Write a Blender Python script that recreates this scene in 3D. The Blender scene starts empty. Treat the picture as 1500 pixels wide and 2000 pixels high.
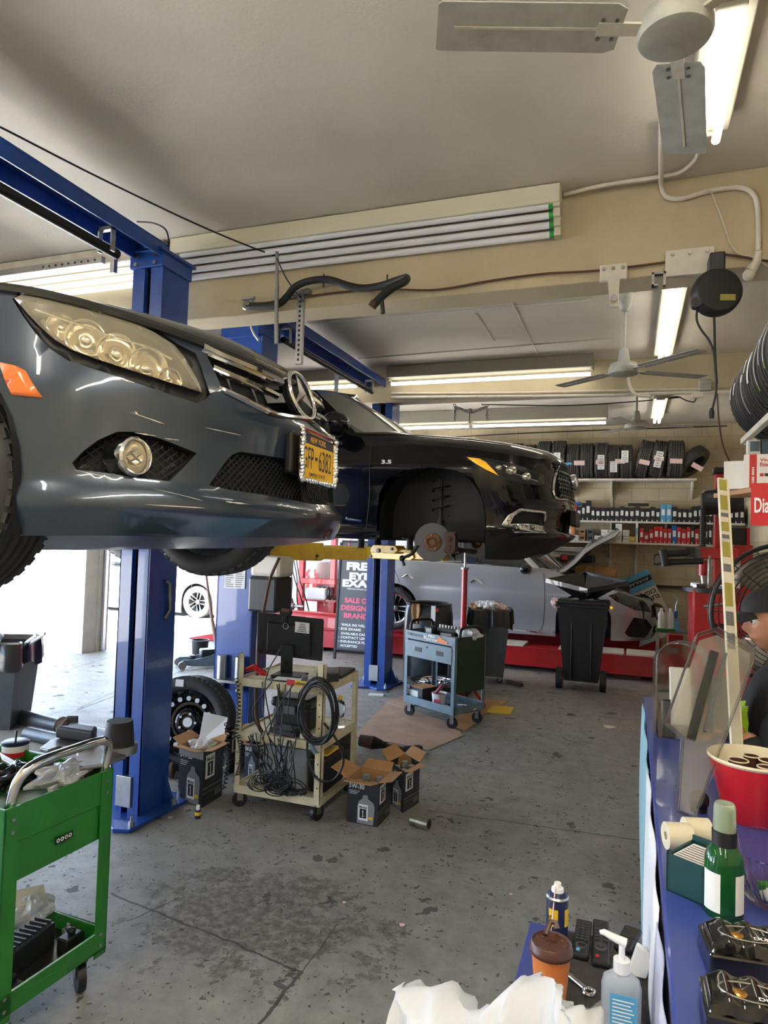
import bpy, bmesh, math, random
from mathutils import Vector, Matrix
from mathutils.geometry import delaunay_2d_cdt
V = Vector; TR = Matrix.Translation; RO = Matrix.Rotation; DG = Matrix.Diagonal; PI = math.pi; cos = math.cos; sin = math.sin
random.seed(7)
scene = bpy.context.scene
COL = scene.collection

# ---------------------------------------------------------------- camera
FPX = 1330.0
EYE = V((0, 0, 1.7))
_y = V((482, 65, FPX)).normalized()
_x = V((3650, 62, -FPX)); _x = (_x - _y * _x.dot(_y)).normalized()
_z = _x.cross(_y)
if _z.y > 0: _z = -_z
RW = Matrix((_x, _y, _z))            # image axes (right, down, forward) -> world
def ray(px, py):
    return RW @ V((px - 750, py - 1000, FPX))
def at(px, py, X=None, Y=None, Z=None):
    "the point of the place seen at a pixel, on the plane X=, Y= or Z="
    d = ray(px, py)
    t = X / d.x if X is not None else Y / d.y if Y is not None else (Z - EYE.z) / d.z
    return EYE + d * t
def proj(p):
    q = RW.transposed() @ (V(p) - EYE)
    return 750 + FPX * q.x / q.z, 1000 + FPX * q.y / q.z, q.z

cam_data = bpy.data.cameras.new('camera')
cam = bpy.data.objects.new('camera', cam_data); COL.objects.link(cam)
cam_data.sensor_fit = 'VERTICAL'; cam_data.sensor_height = 36.0
cam_data.lens = 36.0 * FPX / 2000.0
cam_data.clip_start = 0.02; cam_data.clip_end = 200
right = RW @ V((1, 0, 0)); up = RW @ V((0, -1, 0)); back = RW @ V((0, 0, -1))
mw = Matrix((right, up, back)).transposed().to_4x4(); mw.translation = EYE
cam.matrix_world = mw
scene.camera = cam

# ---------------------------------------------------------------- light and exposure
scene.view_settings.view_transform = 'Standard'
scene.view_settings.look = 'None'
scene.view_settings.gamma = 1.0
scene.view_settings.use_curve_mapping = False
scene.view_settings.exposure = 1.75
world = bpy.data.worlds.new('daylight'); scene.world = world
world.use_nodes = True
bgn = world.node_tree.nodes['Background']
bgn.inputs[0].default_value = (0.56, 0.73, 1.0, 1); bgn.inputs[1].default_value = 3.4
sun_d = bpy.data.lights.new('sun', 'SUN'); sun_d.energy = 26; sun_d.angle = 0.01; sun_d.color = (1, .96, .9)
sun = bpy.data.objects.new('sun', sun_d); COL.objects.link(sun)
sun.rotation_euler = (math.radians(38), math.radians(-8), math.radians(10))
TUBE_POWER = 16.0

# ---------------------------------------------------------------- objects
def tag(o, label=None, cat=None, group=None, kind=None):
    if label: o['label'] = label
    if cat: o['category'] = cat
    if group: o['group'] = group
    if kind: o['kind'] = kind
    return o
def thing(name, label, cat, loc=(0, 0, 0), rz=0, group=None):
    o = bpy.data.objects.new(name, None); COL.objects.link(o)
    o.location = loc; o.rotation_euler = (0, 0, rz); o.empty_display_size = .1
    return tag(o, label, cat, group)
def wmat(o):
    m = TR(o.location) @ o.rotation_euler.to_matrix().to_4x4()
    return wmat(o.parent) @ m if o.parent else m
def copy_tree(o, parent=None):
    c = o.copy(); COL.objects.link(c)
    if parent: c.parent = parent
    for ch in [x for x in COL.objects if x.parent == o]:
        copy_tree(ch, c)
    return c
def clone(o, loc=None, rot=None, label=None, group=None, scale=None):
    c = copy_tree(o)
    if loc is not None: c.location = loc
    if rot is not None: c.rotation_euler = rot
    if scale is not None: c.scale = scale
    if label: c['label'] = label
    if group: c['group'] = group
    return c

def spline(pts, n=6, closed=False):
    P = [V(p) for p in pts]; out = []; N = len(P)
    rng = range(N if closed else N - 1)
    for i in rng:
        p0 = P[(i - 1) % N] if closed or i > 0 else P[i] * 2 - P[i + 1]
        p1 = P[i]; p2 = P[(i + 1) % N]
        p3 = P[(i + 2) % N] if closed or i + 2 < N else P[i + 1] * 2 - P[i]
        for k in range(n):
            t = k / n
            out.append(.5 * (2 * p1 + (p2 - p0) * t + (2 * p0 - 5 * p1 + 4 * p2 - p3) * t * t + (3 * p1 - p0 - 3 * p2 + p3) * t ** 3))
    if not closed: out.append(P[-1])
    return out
def lerp_tab(tab, x):
    if x <= tab[0][0]: return tab[0][1]
    for (a, fa), (b, fb) in zip(tab, tab[1:]):
        if x <= b: 
            t = (x - a) / (b - a)
            return fa + (fb - fa) * t
    return tab[-1][1]
def smooth_tab(tab):
    "smooth interpolation (monotone cubic) through a table"
    xs = [t[0] for t in tab]; ys = [t[1] for t in tab]; n = len(xs)
    d = [(ys[i + 1] - ys[i]) / (xs[i + 1] - xs[i]) for i in range(n - 1)]
    m = [d[0]] + [0 if d[i - 1] * d[i] <= 0 else 2 * d[i - 1] * d[i] / (d[i - 1] + d[i]) for i in range(1, n - 1)] + [d[-1]]
    def f(x):
        if x <= xs[0]: return ys[0] + m[0] * (x - xs[0]) * 0
        if x >= xs[-1]: return ys[-1]
        i = max(k for k in range(n - 1) if xs[k] <= x)
        h = xs[i + 1] - xs[i]; t = (x - xs[i]) / h
        return (ys[i] * (1 + 2 * t) * (1 - t) ** 2 + h * m[i] * t * (1 - t) ** 2 + ys[i + 1] * t * t * (3 - 2 * t) + h * m[i + 1] * t * t * (t - 1))
    return f

class MB:
    "collects shapes into ONE mesh"
    def __init__(s): s.v = []; s.f = []; s.m = []; s.sm = []; s.mi = 0; s.nrm = None
    def add(s, vs, fs, smooth=False, M=None):
        b = len(s.v)
        s.v += [(M @ V(p)) if M else V(p) for p in vs]
        for f in fs: s.f.append([b + i for i in f]); s.m.append(s.mi); s.sm.append(smooth)
        return s
    def mat(s, i): s.mi = i; return s
    def box(s, c, d, rz=0, M=None, r=None):
        hx, hy, hz = d[0] / 2, d[1] / 2, d[2] / 2
        vs = [(x, y, z) for x in (-hx, hx) for y in (-hy, hy) for z in (-hz, hz)]
        fs = [(0, 1, 3, 2), (4, 6, 7, 5), (0, 4, 5, 1), (2, 3, 7, 6), (0, 2, 6, 4), (1, 5, 7, 3)]
        T = TR(c) @ (r.to_4x4() if r else RO(rz, 4, 'Z'))
        return s.add(vs, fs, False, (M @ T) if M else T)
    def b2(s, a, b, M=None):
        "box between two corners"
        c = [(p + q) / 2 for p, q in zip(a, b)]; d = [abs(q - p) for p, q in zip(a, b)]
        return s.box(c, d, 0, M)
    def cyl(s, a, b, r, n=16, r2=None, cap=True, smooth=True, M=None):
        a = V(a); b = V(b); r2 = r if r2 is None else r2
        d = (b - a).normalized(); u = d.orthogonal().normalized(); w = d.cross(u)
        vs = []
        for p, q in ((a, r), (b, r2)):
            for i in range(n):
                t = 2 * PI * i / n
                vs.append(p + (u * cos(t) + w * sin(t)) * q)
        s.add(vs, [(i, (i + 1) % n, n + (i + 1) % n, n + i) for i in range(n)], smooth, M)
        if cap: s.add(vs, [list(range(n))[::-1], list(range(n, 2 * n))], False, M)
        return s
    def tube(s, pts, r, n=8, M=None, cap=True, flat=1.0, rs=None):
        P = [V(p) for p in pts]; vs = []; N = len(P)
        t0 = (P[1] - P[0]).normalized(); u = t0.orthogonal().normalized()
        for i, p in enumerate(P):
            t = (P[min(i + 1, N - 1)] - P[max(i - 1, 0)])
            t = t.normalized() if t.length > 1e-9 else t0
            u = (u - t * u.dot(t)); u = u.normalized() if u.length > 1e-6 else t.orthogonal().normalized()
            w = t.cross(u); rr = rs[i] if rs else r
            for k in range(n):
                a = 2 * PI * k / n
                vs.append(p + (u * cos(a) + w * sin(a) * flat) * rr)
        fs = [(i * n + k, i * n + (k + 1) % n, (i + 1) * n + (k + 1) % n, (i + 1) * n + k) for i in range(N - 1) for k in range(n)]
        s.add(vs, fs, True, M)
        if cap: s.add(vs, [list(range(n))[::-1], list(range((N - 1) * n, N * n))], False, M)
        return s
    def lathe(s, prof, n=24, M=None, a0=0, a1=2 * PI, smooth=True):
        "profile (r, z) about the z axis"
        full = abs(a1 - a0 - 2 * PI) < 1e-6; cols = n if full else n + 1
        vs = [(r * cos(a0 + (a1 - a0) * k / n), r * sin(a0 + (a1 - a0) * k / n), z) for r, z in prof for k in range(cols)]
        fs = []
        for i in range(len(prof) - 1):
            for k in range(n):
                k2 = (k + 1) % cols
                q = [i * cols + k, i * cols + k2, (i + 1) * cols + k2, (i + 1) * cols + k]
                if prof[i][0] < 1e-7: q = [q[0], q[2], q[3]]
                elif prof[i + 1][0] < 1e-7: q = [q[0], q[1], q[2]]
                fs.append(q)
        return s.add(vs, fs, smooth, M)
    def prism(s, poly, z0, z1, M=None):
        n = len(poly)
        vs = [(x, y, z0) for x, y in poly] + [(x, y, z1) for x, y in poly]
        fs = [list(range(n))[::-1], list(range(n, 2 * n))] + [(i, (i + 1) % n, n + (i + 1) % n, n + i) for i in range(n)]
        return s.add(vs, fs, False, M)
    def grid(s, fn, nu, nv, smooth=True, M=None, wrapu=False):
        vs = [fn(i / nu, j / nv) for j in range(nv + 1) for i in range(nu + 1)]
        fs = [(j * (nu + 1) + i, j * (nu + 1) + i + 1, (j + 1) * (nu + 1) + i + 1, (j + 1) * (nu + 1) + i) for j in range(nv) for i in range(nu)]
        return s.add(vs, fs, smooth, M)
    def loft(s, rings, closed=True, cap=True, smooth=True, M=None):
        n = len(rings[0]); vs = [p for r in rings for p in r]
        m = n if closed else n - 1
        fs = [(i * n + k, i * n + (k + 1) % n, (i + 1) * n + (k + 1) % n, (i + 1) * n + k) for i in range(len(rings) - 1) for k in range(m)]
        s.add(vs, fs, smooth, M)
        if cap: s.add(rings[0], [list(range(n))[::-1]], False, M); s.add(rings[-1], [list(range(n))], False, M)
        return s
    def ball(s, c, r, n=12, sc=(1, 1, 1), M=None):
        prof = [(sin(PI * i / (n // 2 + 2)) * r, -cos(PI * i / (n // 2 + 2)) * r) for i in range(n // 2 + 3)]
        prof[0] = (0, -r); prof[-1] = (0, r)
        T = TR(c) @ DG((*sc, 1))
        return s.lathe(prof, n, (M @ T) if M else T)
    def torus(s, c, R, r, n=32, k=8, M=None, r2=None):
        T = TR(c)
        prof = [(R + r * cos(2 * PI * i / k), (r2 or r) * sin(2 * PI * i / k)) for i in range(k + 1)]
        return s.lathe(prof, n, (M @ T) if M else T)
    def build(s, name, mats, parent=None, bevel=0, W=False, solid=0, sub=0, seg=2):
        me = bpy.data.meshes.new(name)
        vs = s.v
        if W and parent:
            inv = wmat(parent).inverted(); vs = [inv @ p for p in vs]
        me.from_pydata([tuple(p) for p in vs], [], s.f)
        mats = mats if isinstance(mats, (list, tuple)) else [mats]
        for m in mats: me.materials.append(MT[m] if isinstance(m, str) else m)
        me.polygons.foreach_set('material_index', s.m)
        me.polygons.foreach_set('use_smooth', s.sm)
        bm = bmesh.new(); bm.from_mesh(me)
        bmesh.ops.remove_doubles(bm, verts=bm.verts, dist=1e-5)
        if s.nrm is None: bmesh.ops.recalc_face_normals(bm, faces=bm.faces)
        bm.to_mesh(me); bm.free()
        me.update()
        if s.nrm is None and any(s.sm): me.set_sharp_from_angle(angle=math.radians(38))
        o = bpy.data.objects.new(name, me); COL.objects.link(o)
        if parent: o.parent = parent
        if solid:
            q = o.modifiers.new('solid', 'SOLIDIFY'); q.thickness = solid; q.offset = -1
        if bevel:
            q = o.modifiers.new('bevel', 'BEVEL'); q.width = bevel; q.segments = seg; q.limit_method = 'ANGLE'; q.angle_limit = math.radians(40)
            q.harden_normals = False
        if sub:
            q = o.modifiers.new('sub', 'SUBSURF'); q.levels = sub; q.render_levels = sub
        return o

def each(name, mbs, mats, parent=None, **k):
    "one object for every shape of a list"
    return [m.build(name, mats, parent, **k) for m in mbs]
def frame(o, u, v, nrm=None):
    "matrix with origin o, x along u, y along v"
    u = V(u).normalized(); v = V(v); w = u.cross(v).normalized(); v = w.cross(u)
    m = Matrix((u, v, w)).transposed().to_4x4(); m.translation = V(o); return m

_tc = {}
def text_geo(body, bold=0.0):
    key = (body, bold)
    if key in _tc: return _tc[key]
    cu = bpy.data.curves.new('t', 'FONT'); cu.body = body; cu.size = 1; cu.offset = bold; cu.resolution_u = 3
    ob = bpy.data.objects.new('t', cu); COL.objects.link(ob)
    dg = bpy.context.evaluated_depsgraph_get(); dg.update()
    me = ob.evaluated_get(dg).to_mesh()
    vs = [v.co.copy() for v in me.vertices]; fs = [tuple(p.vertices) for p in me.polygons]
    ob.evaluated_get(dg).to_mesh_clear()
    bpy.data.objects.remove(ob); bpy.data.curves.remove(cu)
    if vs:
        x0 = min(v.x for v in vs); x1 = max(v.x for v in vs); y0 = min(v.y for v in vs); y1 = max(v.y for v in vs)
        vs = [V(((v.x - x0) / max(1e-6, x1 - x0), (v.y - y0) / max(1e-6, y1 - y0), 0)) for v in vs]
    _tc[key] = (vs, fs); return vs, fs
def put_text(mb, body, M, x, y, w, h, bold=0.0, z=.001):
    "text fitted into the rectangle x,y,w,h of the plane M"
    vs, fs = text_geo(body, bold)
    return mb.add([(x + v.x * w, y + v.y * h, z) for v in vs], fs, False, M)

def inpoly(p, poly):
    x, y = p[0], p[1]; c = False; n = len(poly); j = n - 1
    for i in range(n):
        xi, yi = poly[i][0], poly[i][1]; xj, yj = poly[j][0], poly[j][1]
        if (yi > y) != (yj > y) and x < (xj - xi) * (y - yi) / (yj - yi) + xi: c = not c
        j = i
    return c
def densify(poly, d, closed=True):
    out = []; n = len(poly)
    for i in range(n if closed else n - 1):
        a = poly[i]; b = poly[(i + 1) % n]; L = math.hypot(b[0] - a[0], b[1] - a[1]); k = max(1, int(L / d))
        out += [(a[0] + (b[0] - a[0]) * t / k, a[1] + (b[1] - a[1]) * t / k) for t in range(k)]
    return out
def split_panel(outline, regions, du, dv=None):
    """triangulate outline in (u, v); regions = list of (name, polygon), later ones win.
    returns {name: (uv list, triangles)} with 'body' for the rest"""
    dv = dv or du
    pts = []; edges = []
    for poly in [outline] + [r[1] for r in regions]:
        q = densify(poly, min(du, dv)); b = len(pts)
        pts += [V((x, y)) for x, y in q]; edges += [(b + i, b + (i + 1) % len(q)) for i in range(len(q))]
    us = [p[0] for p in outline]; vs_ = [p[1] for p in outline]
    nu = int((max(us) - min(us)) / du) + 1; nv = int((max(vs_) - min(vs_)) / dv) + 1
    for i in range(nu + 1):
        for j in range(nv + 1):
            p = (min(us) + (i + (.5 if j % 2 else 0)) * du, min(vs_) + j * dv)
            if inpoly(p, outline): pts.append(V(p))
    r = delaunay_2d_cdt(pts, edges, [], 0, 1e-6)
    ov, of = r[0], r[2]; out = {}
    for f in of:
        c = sum((ov[i] for i in f), V((0, 0))) / 3
        if not inpoly(c, outline): continue
        nm = 'body'
        for n, poly in regions:
            if inpoly(c, poly): nm = n
        out.setdefault(nm, []).append(f)
    res = {}
    for n, fs in out.items():
        used = sorted({i for f in fs for i in f}); mp = {i: k for k, i in enumerate(used)}
        res[n] = ([tuple(ov[i]) for i in used], [[mp[i] for i in f] for f in fs])
    return res
# ---------------------------------------------------------------- materials
MT = {}
class NT:
    def __init__(s, m): s.t = m.node_tree; s.n = s.t.nodes; s.l = s.t.links
    def new(s, ty, **k):
        n = s.n.new(ty)
        for a, b in k.items(): setattr(n, a, b)
        return n
    def link(s, a, b): s.l.new(a, b)
    def noise(s, vec, scale, detail=4, rough=.55, dist=0):
        n = s.new('ShaderNodeTexNoise'); n.inputs['Scale'].default_value = scale; n.inputs['Detail'].default_value = detail
        n.inputs['Roughness'].default_value = rough; n.inputs['Distortion'].default_value = dist
        if vec: s.link(vec, n.inputs['Vector'])
        return n.outputs[0]
    def ramp(s, fac, stops):
        n = s.new('ShaderNodeValToRGB'); s.link(fac, n.inputs[0]); e = n.color_ramp.elements
        while len(e) < len(stops): e.new(.5)
        for q, (p, c) in zip(e, stops): q.position = p; q.color = (*c, 1) if len(c) == 3 else c
        return n.outputs[0]
    def math(s, op, a, b=0.0, c=None):
        n = s.new('ShaderNodeMath', operation=op)
        for i, x in enumerate((a, b) if c is None else (a, b, c)):
            if isinstance(x, (int, float)): n.inputs[i].default_value = x
            else: s.link(x, n.inputs[i])
        return n.outputs[0]
    def mix(s, fac, a, b):
        n = s.new('ShaderNodeMix', data_type='RGBA')
        for i, x in ((0, fac), (6, a), (7, b)):
            if isinstance(x, (int, float)): n.inputs[i].default_value = x
            elif isinstance(x, tuple): n.inputs[i].default_value = (*x, 1)
            else: s.link(x, n.inputs[i])
        return n.outputs[2]
    def bump(s, h, strength=.3, dist=.01):
        n = s.new('ShaderNodeBump'); n.inputs['Strength'].default_value = strength; n.inputs['Distance'].default_value = dist
        s.link(h, n.inputs['Height']); return n.outputs[0]
def mat(name, col, rough=.5, metal=0, coat=0, coatr=.03, trans=0, ior=1.45, emis=0, ecol=None, alpha=1, spec=None,
        dirt=None, dscale=6, damt=.5, bump=0, bscale=80, sheen=0):
    m = bpy.data.materials.new(name); m.use_nodes = True; t = NT(m); p = t.n['Principled BSDF']
    p.inputs['Base Color'].default_value = (*col, 1); p.inputs['Roughness'].default_value = rough
    p.inputs['Metallic'].default_value = metal; p.inputs['Coat Weight'].default_value = coat
    p.inputs['Coat Roughness'].default_value = coatr; p.inputs['Transmission Weight'].default_value = trans
    p.inputs['IOR'].default_value = ior; p.inputs['Alpha'].default_value = alpha
    if sheen: p.inputs['Sheen Weight'].default_value = sheen
    if spec is not None: p.inputs['Specular IOR Level'].default_value = spec
    if emis:
        p.inputs['Emission Color'].default_value = (*(ecol or col), 1); p.inputs['Emission Strength'].default_value = emis
    tc = t.new('ShaderNodeTexCoord').outputs['Object']
    if dirt:
        f = t.noise(tc, dscale, 6, .65); f = t.ramp(f, [(.42, (0, 0, 0)), (.42 + .35, (1, 1, 1))])
        f = t.math('MULTIPLY', f, damt)
        t.link(t.mix(f, col, dirt), p.inputs['Base Color'])
    if bump:
        t.link(t.bump(t.noise(tc, bscale, 3), bump, .005), p.inputs['Normal'])
    MT[name] = m; return m
mat('black_plastic', (.012, .012, .013), .45, bump=.05)
mat('dark_plastic', (.02, .021, .023), .35)
mat('grey_plastic', (.12, .125, .13), .45)
mat('white_plastic', (.72, .72, .7), .4)
mat('cream_plastic', (.62, .58, .5), .45)
mat('chrome', (.82, .82, .82), .07, 1)
mat('steel', (.45, .45, .45), .28, 1)
mat('dull_steel', (.32, .31, .3), .45, 1, dirt=(.1, .08, .07), dscale=12)
mat('galvanised', (.42, .42, .42), .42, .9, dirt=(.25, .25, .26), dscale=20)
mat('rust', (.21, .095, .045), .7, .35, dirt=(.06, .04, .03), dscale=25, bump=.2)
mat('dark_rust', (.09, .05, .035), .7, .3, dirt=(.02, .02, .02), dscale=25, bump=.2)
mat('rubber', (.014, .014, .015), .62, bump=.1, bscale=200)
mat('tire', (.022, .022, .023), .58, dirt=(.045, .042, .038), dscale=14, bump=.1)
mat('shelf_tire', (.05, .046, .042), .6, dirt=(.1, .09, .08), dscale=14)
mat('blue_paint', (.012, .065, .32), .33, coat=.4, dirt=(.008, .03, .13), dscale=5, damt=.6)
mat('dark_blue', (.008, .03, .12), .4, dirt=(.01, .01, .02), dscale=8)
mat('yellow_paint', (.62, .38, .01), .4, coat=.3, dirt=(.2, .13, .03), dscale=12, damt=.5)
mat('red_paint', (.46, .012, .016), .35, coat=.3, dirt=(.12, .01, .01), dscale=7, damt=.5)
mat('green_paint', (.018, .17, .02), .3, coat=.3, dirt=(.01, .08, .01), dscale=5, damt=.5)
mat('slate_paint', (.13, .2, .25), .42, dirt=(.06, .08, .09), dscale=9, damt=.5)
mat('cream_paint', (.62, .56, .38), .5, dirt=(.28, .23, .13), dscale=10, damt=.7)
mat('fixture_paint', (.6, .56, .46), .5, dirt=(.3, .26, .18), dscale=8, damt=.6)
mat('strip_paint', (.3, .28, .22), .6)
mat('off_white', (.66, .62, .54), .55, dirt=(.4, .36, .3), dscale=8)
mat('fan_white', (.42, .42, .37), .5, dirt=(.2, .18, .15), dscale=9, damt=.6)
mat('paper', (.75, .75, .76), .8)
mat('pink_label', (.7, .5, .46), .8)
mat('white_label', (.72, .72, .7), .7)
mat('cardboard', (.45, .25, .11), .85, dirt=(.3, .16, .07), dscale=8, damt=.5)
mat('floor_card', (.42, .27, .19), .85, dirt=(.2, .12, .08), dscale=5, damt=.6)
mat('carton_black', (.02, .021, .024), .42)
mat('carton_grey', (.2, .21, .22), .4)
mat('red', (.5, .015, .02), .4); mat('blue', (.02, .12, .42), .4); mat('light_blue', (.1, .35, .55), .45)
mat('yellow', (.7, .45, .02), .5); mat('orange', (.75, .2, .03), .5); mat('pink', (.75, .1, .16), .5)
mat('black', (.006, .006, .007), .5); mat('white', (.8, .8, .79), .5); mat('brown', (.1, .045, .025), .6)
mat('wood', (.4, .22, .1), .6, dirt=(.2, .1, .04), dscale=4)
mat('dark_wood', (.07, .05, .04), .8)
mat('glass', (.85, .9, .87), .05, trans=1, ior=1.2)
mat('clear_plastic', (.93, .93, .9), .12, trans=1, ior=1.15)
mat('green_glass', (.04, .4, .08), .06, trans=.85, ior=1.45)
mat('dark_glass', (.02, .025, .025), .03, coat=1)
mat('grease', (.015, .014, .013), .3)
mat('bag_plastic', (.62, .63, .65), .3, trans=.25, bump=.5, bscale=18)
mat('black_bag', (.012, .012, .013), .22, bump=.4, bscale=14)
mat('tube_off', (.74, .75, .8), .25)
mat('tube_lit', (1, 1, 1), .5, emis=TUBE_POWER, ecol=(1, .94, .82))
mat('tube_dim', (1, 1, 1), .5, emis=TUBE_POWER * .022, ecol=(.93, 1, .93))
mat('tube_mid', (1, 1, 1), .5, emis=TUBE_POWER * .2, ecol=(1, .94, .82))
mat('green_ring', (.03, .35, .08), .4)
mat('cream_tube', (.66, .63, .5), .5)
mat('sign_grey', (.085, .09, .1), .5); mat('sign_pink', (.75, .12, .2), .5); mat('disc_metal', (.13, .13, .13), .4, .8)
# ---------------------------------------------------------------- the room
CEIL = 3.6; XL = -7.0; XR = 1.6; YB = 11.4; YF = -3.2
def shell_mats():
    # floor: grey painted concrete, pitted and chipped, with saw cuts and one broken-up patch
    m = mat('floor', (.2, .2, .195), .5, spec=.3); t = NT(m); p = t.n['Principled BSDF']
    tc = t.new('ShaderNodeTexCoord').outputs['Object']
    base = t.ramp(t.noise(tc, .55, 7, .6), [(.3, (.18, .173, .16)), (.5, (.26, .25, .23)), (.72, (.33, .32, .29))])
    fine = t.ramp(t.noise(tc, 9, 6, .7), [(.3, (.72, .72, .72)), (.7, (1.15, 1.14, 1.12))])
    mm = t.new('ShaderNodeMix', data_type='RGBA', blend_type='MULTIPLY'); mm.inputs[0].default_value = 1
    t.link(base, mm.inputs[6]); t.link(fine, mm.inputs[7]); col = mm.outputs[2]
    # pits: cells of a stretched voronoi, only where a noise allows
    vo = t.new('ShaderNodeTexVoronoi'); vo.inputs['Scale'].default_value = 9; vo.inputs['Randomness'].default_value = 1
    nd = t.new('ShaderNodeTexNoise'); nd.inputs['Scale'].default_value = 14; nd.inputs['Detail'].default_value = 4; t.link(tc, nd.inputs['Vector'])
    va = t.new('ShaderNodeVectorMath', operation='MULTIPLY_ADD'); t.link(nd.outputs[1], va.inputs[0]); va.inputs[1].default_value = (.12, .12, .12); t.link(tc, va.inputs[2])
    t.link(va.outputs[0], vo.inputs['Vector'])
    sz = t.math('MULTIPLY', t.noise(tc, 3.1, 3), .31)
    pit = t.math('LESS_THAN', t.math('ADD', vo.outputs['Distance'], .0), t.math('SUBTRACT', sz, .055))
    gate = t.math('GREATER_THAN', t.noise(tc, 1.1, 2), .42)
    pit = t.math('MULTIPLY', pit, gate)
    v2 = t.new('ShaderNodeTexVoronoi'); v2.inputs['Scale'].default_value = 27; t.link(va.outputs[0], v2.inputs['Vector'])
    p2 = t.math('LESS_THAN', v2.outputs['Distance'], t.math('SUBTRACT', t.math('MULTIPLY', t.noise(tc, 6, 3), .58), .13))
    pit = t.math('MAXIMUM', pit, t.math('MULTIPLY', p2, t.math('GREATER_THAN', t.noise(tc, .8, 3), .38)))
    # second, larger chips
    chip = t.math('GREATER_THAN', t.noise(tc, 4.3, 7, .62), .64)
    pit = t.math('MAXIMUM', pit, chip)
    # broken patch around (-1.05, 2.75)
    sep = t.new('ShaderNodeSeparateXYZ'); t.link(tc, sep.inputs[0]); X, Y = sep.outputs[0], sep.outputs[1]
    PC = at(505, 1790, Z=0)
    dx = t.math('MULTIPLY', t.math('SUBTRACT', X, PC.x), 1.15); dy = t.math('MULTIPLY', t.math('SUBTRACT', Y, PC.y), 1.7)
    d = t.math('SQRT', t.math('ADD', t.math('MULTIPLY', dx, dx), t.math('MULTIPLY', dy, dy)))
    d = t.math('ADD', d, t.math('MULTIPLY', t.math('SUBTRACT', t.noise(tc, 5, 8, .68), .5), 2.4))
    patch = t.math('LESS_THAN', d, .62)
    pcol = t.ramp(t.noise(tc, 22, 7, .7), [(.36, (.05, .044, .038)), (.5, (.13, .118, .1)), (.62, (.24, .225, .2))])
    col = t.mix(t.math('MULTIPLY', patch, .8), col, pcol)
    # dark stains
    st = t.ramp(t.noise(tc, 2.2, 5, .6), [(.58, (0, 0, 0)), (.7, (1, 1, 1))])
    col = t.mix(t.math('MULTIPLY', st, .45), col, (.06, .058, .05))
    pitc = t.math('MULTIPLY', pit, .8)
    col = t.mix(pitc, col, (.055, .052, .048))
    # saw cuts and cracks
    lines = [((215, 1745), (590, 1897), .006), ((590, 1897), (500, 2010), .007), ((590, 1897), (660, 1805), .003), ((835, 1583), (1255, 1642), .005),
             ((150, 1387), (640, 1205), .012), ((60, 1330), (345, 1245), .008), ((150, 1385), (420, 1262), .006), ((250, 1800), (350, 1752), .004)]
    cr = None
    nv = t.math('MULTIPLY', t.math('SUBTRACT', t.noise(tc, 7, 5), .5), .05)
    for a, b, w in lines:
        A = at(*a, Z=0); B = at(*b, Z=0); e = (B - A); L = e.length; e.normalize()
        al = t.math('ADD', t.math('MULTIPLY', t.math('SUBTRACT', X, A.x), e.x), t.math('MULTIPLY', t.math('SUBTRACT', Y, A.y), e.y))
        ac = t.math('ADD', t.math('MULTIPLY', t.math('SUBTRACT', X, A.x), -e.y), t.math('MULTIPLY', t.math('SUBTRACT', Y, A.y), e.x))
        ac = t.math('ABSOLUTE', t.math('ADD', ac, nv))
        q = t.math('MULTIPLY', t.math('LESS_THAN', ac, w), t.math('MULTIPLY', t.math('GREATER_THAN', al, 0), t.math('LESS_THAN', al, L)))
        cr = q if cr is None else t.math('MAXIMUM', cr, q)
    col = t.mix(t.math('MULTIPLY', cr, .8), col, (.03, .028, .025))
    t.link(col, p.inputs['Base Color'])
    rg = t.math('ADD', t.math('MULTIPLY', t.noise(tc, 3, 5), .3), .36); rg = t.math('ADD', rg, t.math('MULTIPLY', pitc, .25))
    t.link(rg, p.inputs['Roughness'])
    h = t.math('SUBTRACT', t.math('MULTIPLY', t.noise(tc, 30, 6, .7), .35), t.math('MAXIMUM', t.math('MULTIPLY', pit, .8), cr))
    h = t.math('SUBTRACT', h, t.math('MULTIPLY', patch, .7))
    t.link(t.bump(h, .55, .006), p.inputs['Normal'])
    # ceiling: off-white painted board with soot
    m = mat('ceiling', (.42, .39, .34), .55, spec=.3); t = NT(m); p = t.n['Principled BSDF']; tc = t.new('ShaderNodeTexCoord').outputs['Object']
    t.link(t.ramp(t.noise(tc, .6, 4, .5), [(.35, (.5, .455, .385)), (.62, (.66, .61, .53))]), p.inputs['Base Color'])
    t.link(t.bump(t.noise(tc, 45, 5, .7), .22, .01), p.inputs['Normal'])
    m = mat('beam_paint', (.55, .47, .32), .55, spec=.3, dirt=(.36, .3, .2), dscale=1.3, damt=.7, bump=.15, bscale=30)
    # blockwork
    m = mat('blockwork', (.55, .46, .3), .7, spec=.2); t = NT(m); p = t.n['Principled BSDF']; tc = t.new('ShaderNodeTexCoord').outputs['Object']
    mp = t.new('ShaderNodeMapping'); mp.inputs['Rotation'].default_value = (PI / 2, 0, 0); t.link(tc, mp.inputs[0])
    br = t.new('ShaderNodeTexBrick'); t.link(mp.outputs[0], br.inputs[0]); br.inputs['Scale'].default_value = 1
    br.inputs['Brick Width'].default_value = .4; br.inputs['Row Height'].default_value = .2; br.inputs['Mortar Size'].default_value = .006
    br.inputs['Mortar Smooth'].default_value = .3
    c = t.ramp(t.noise(tc, 1.4, 5), [(.35, (.4, .33, .22)), (.65, (.6, .51, .35))])
    c = t.mix(t.math('MULTIPLY', br.outputs['Fac'], .5), c, (.3, .24, .15)); t.link(c, p.inputs['Base Color'])
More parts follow.
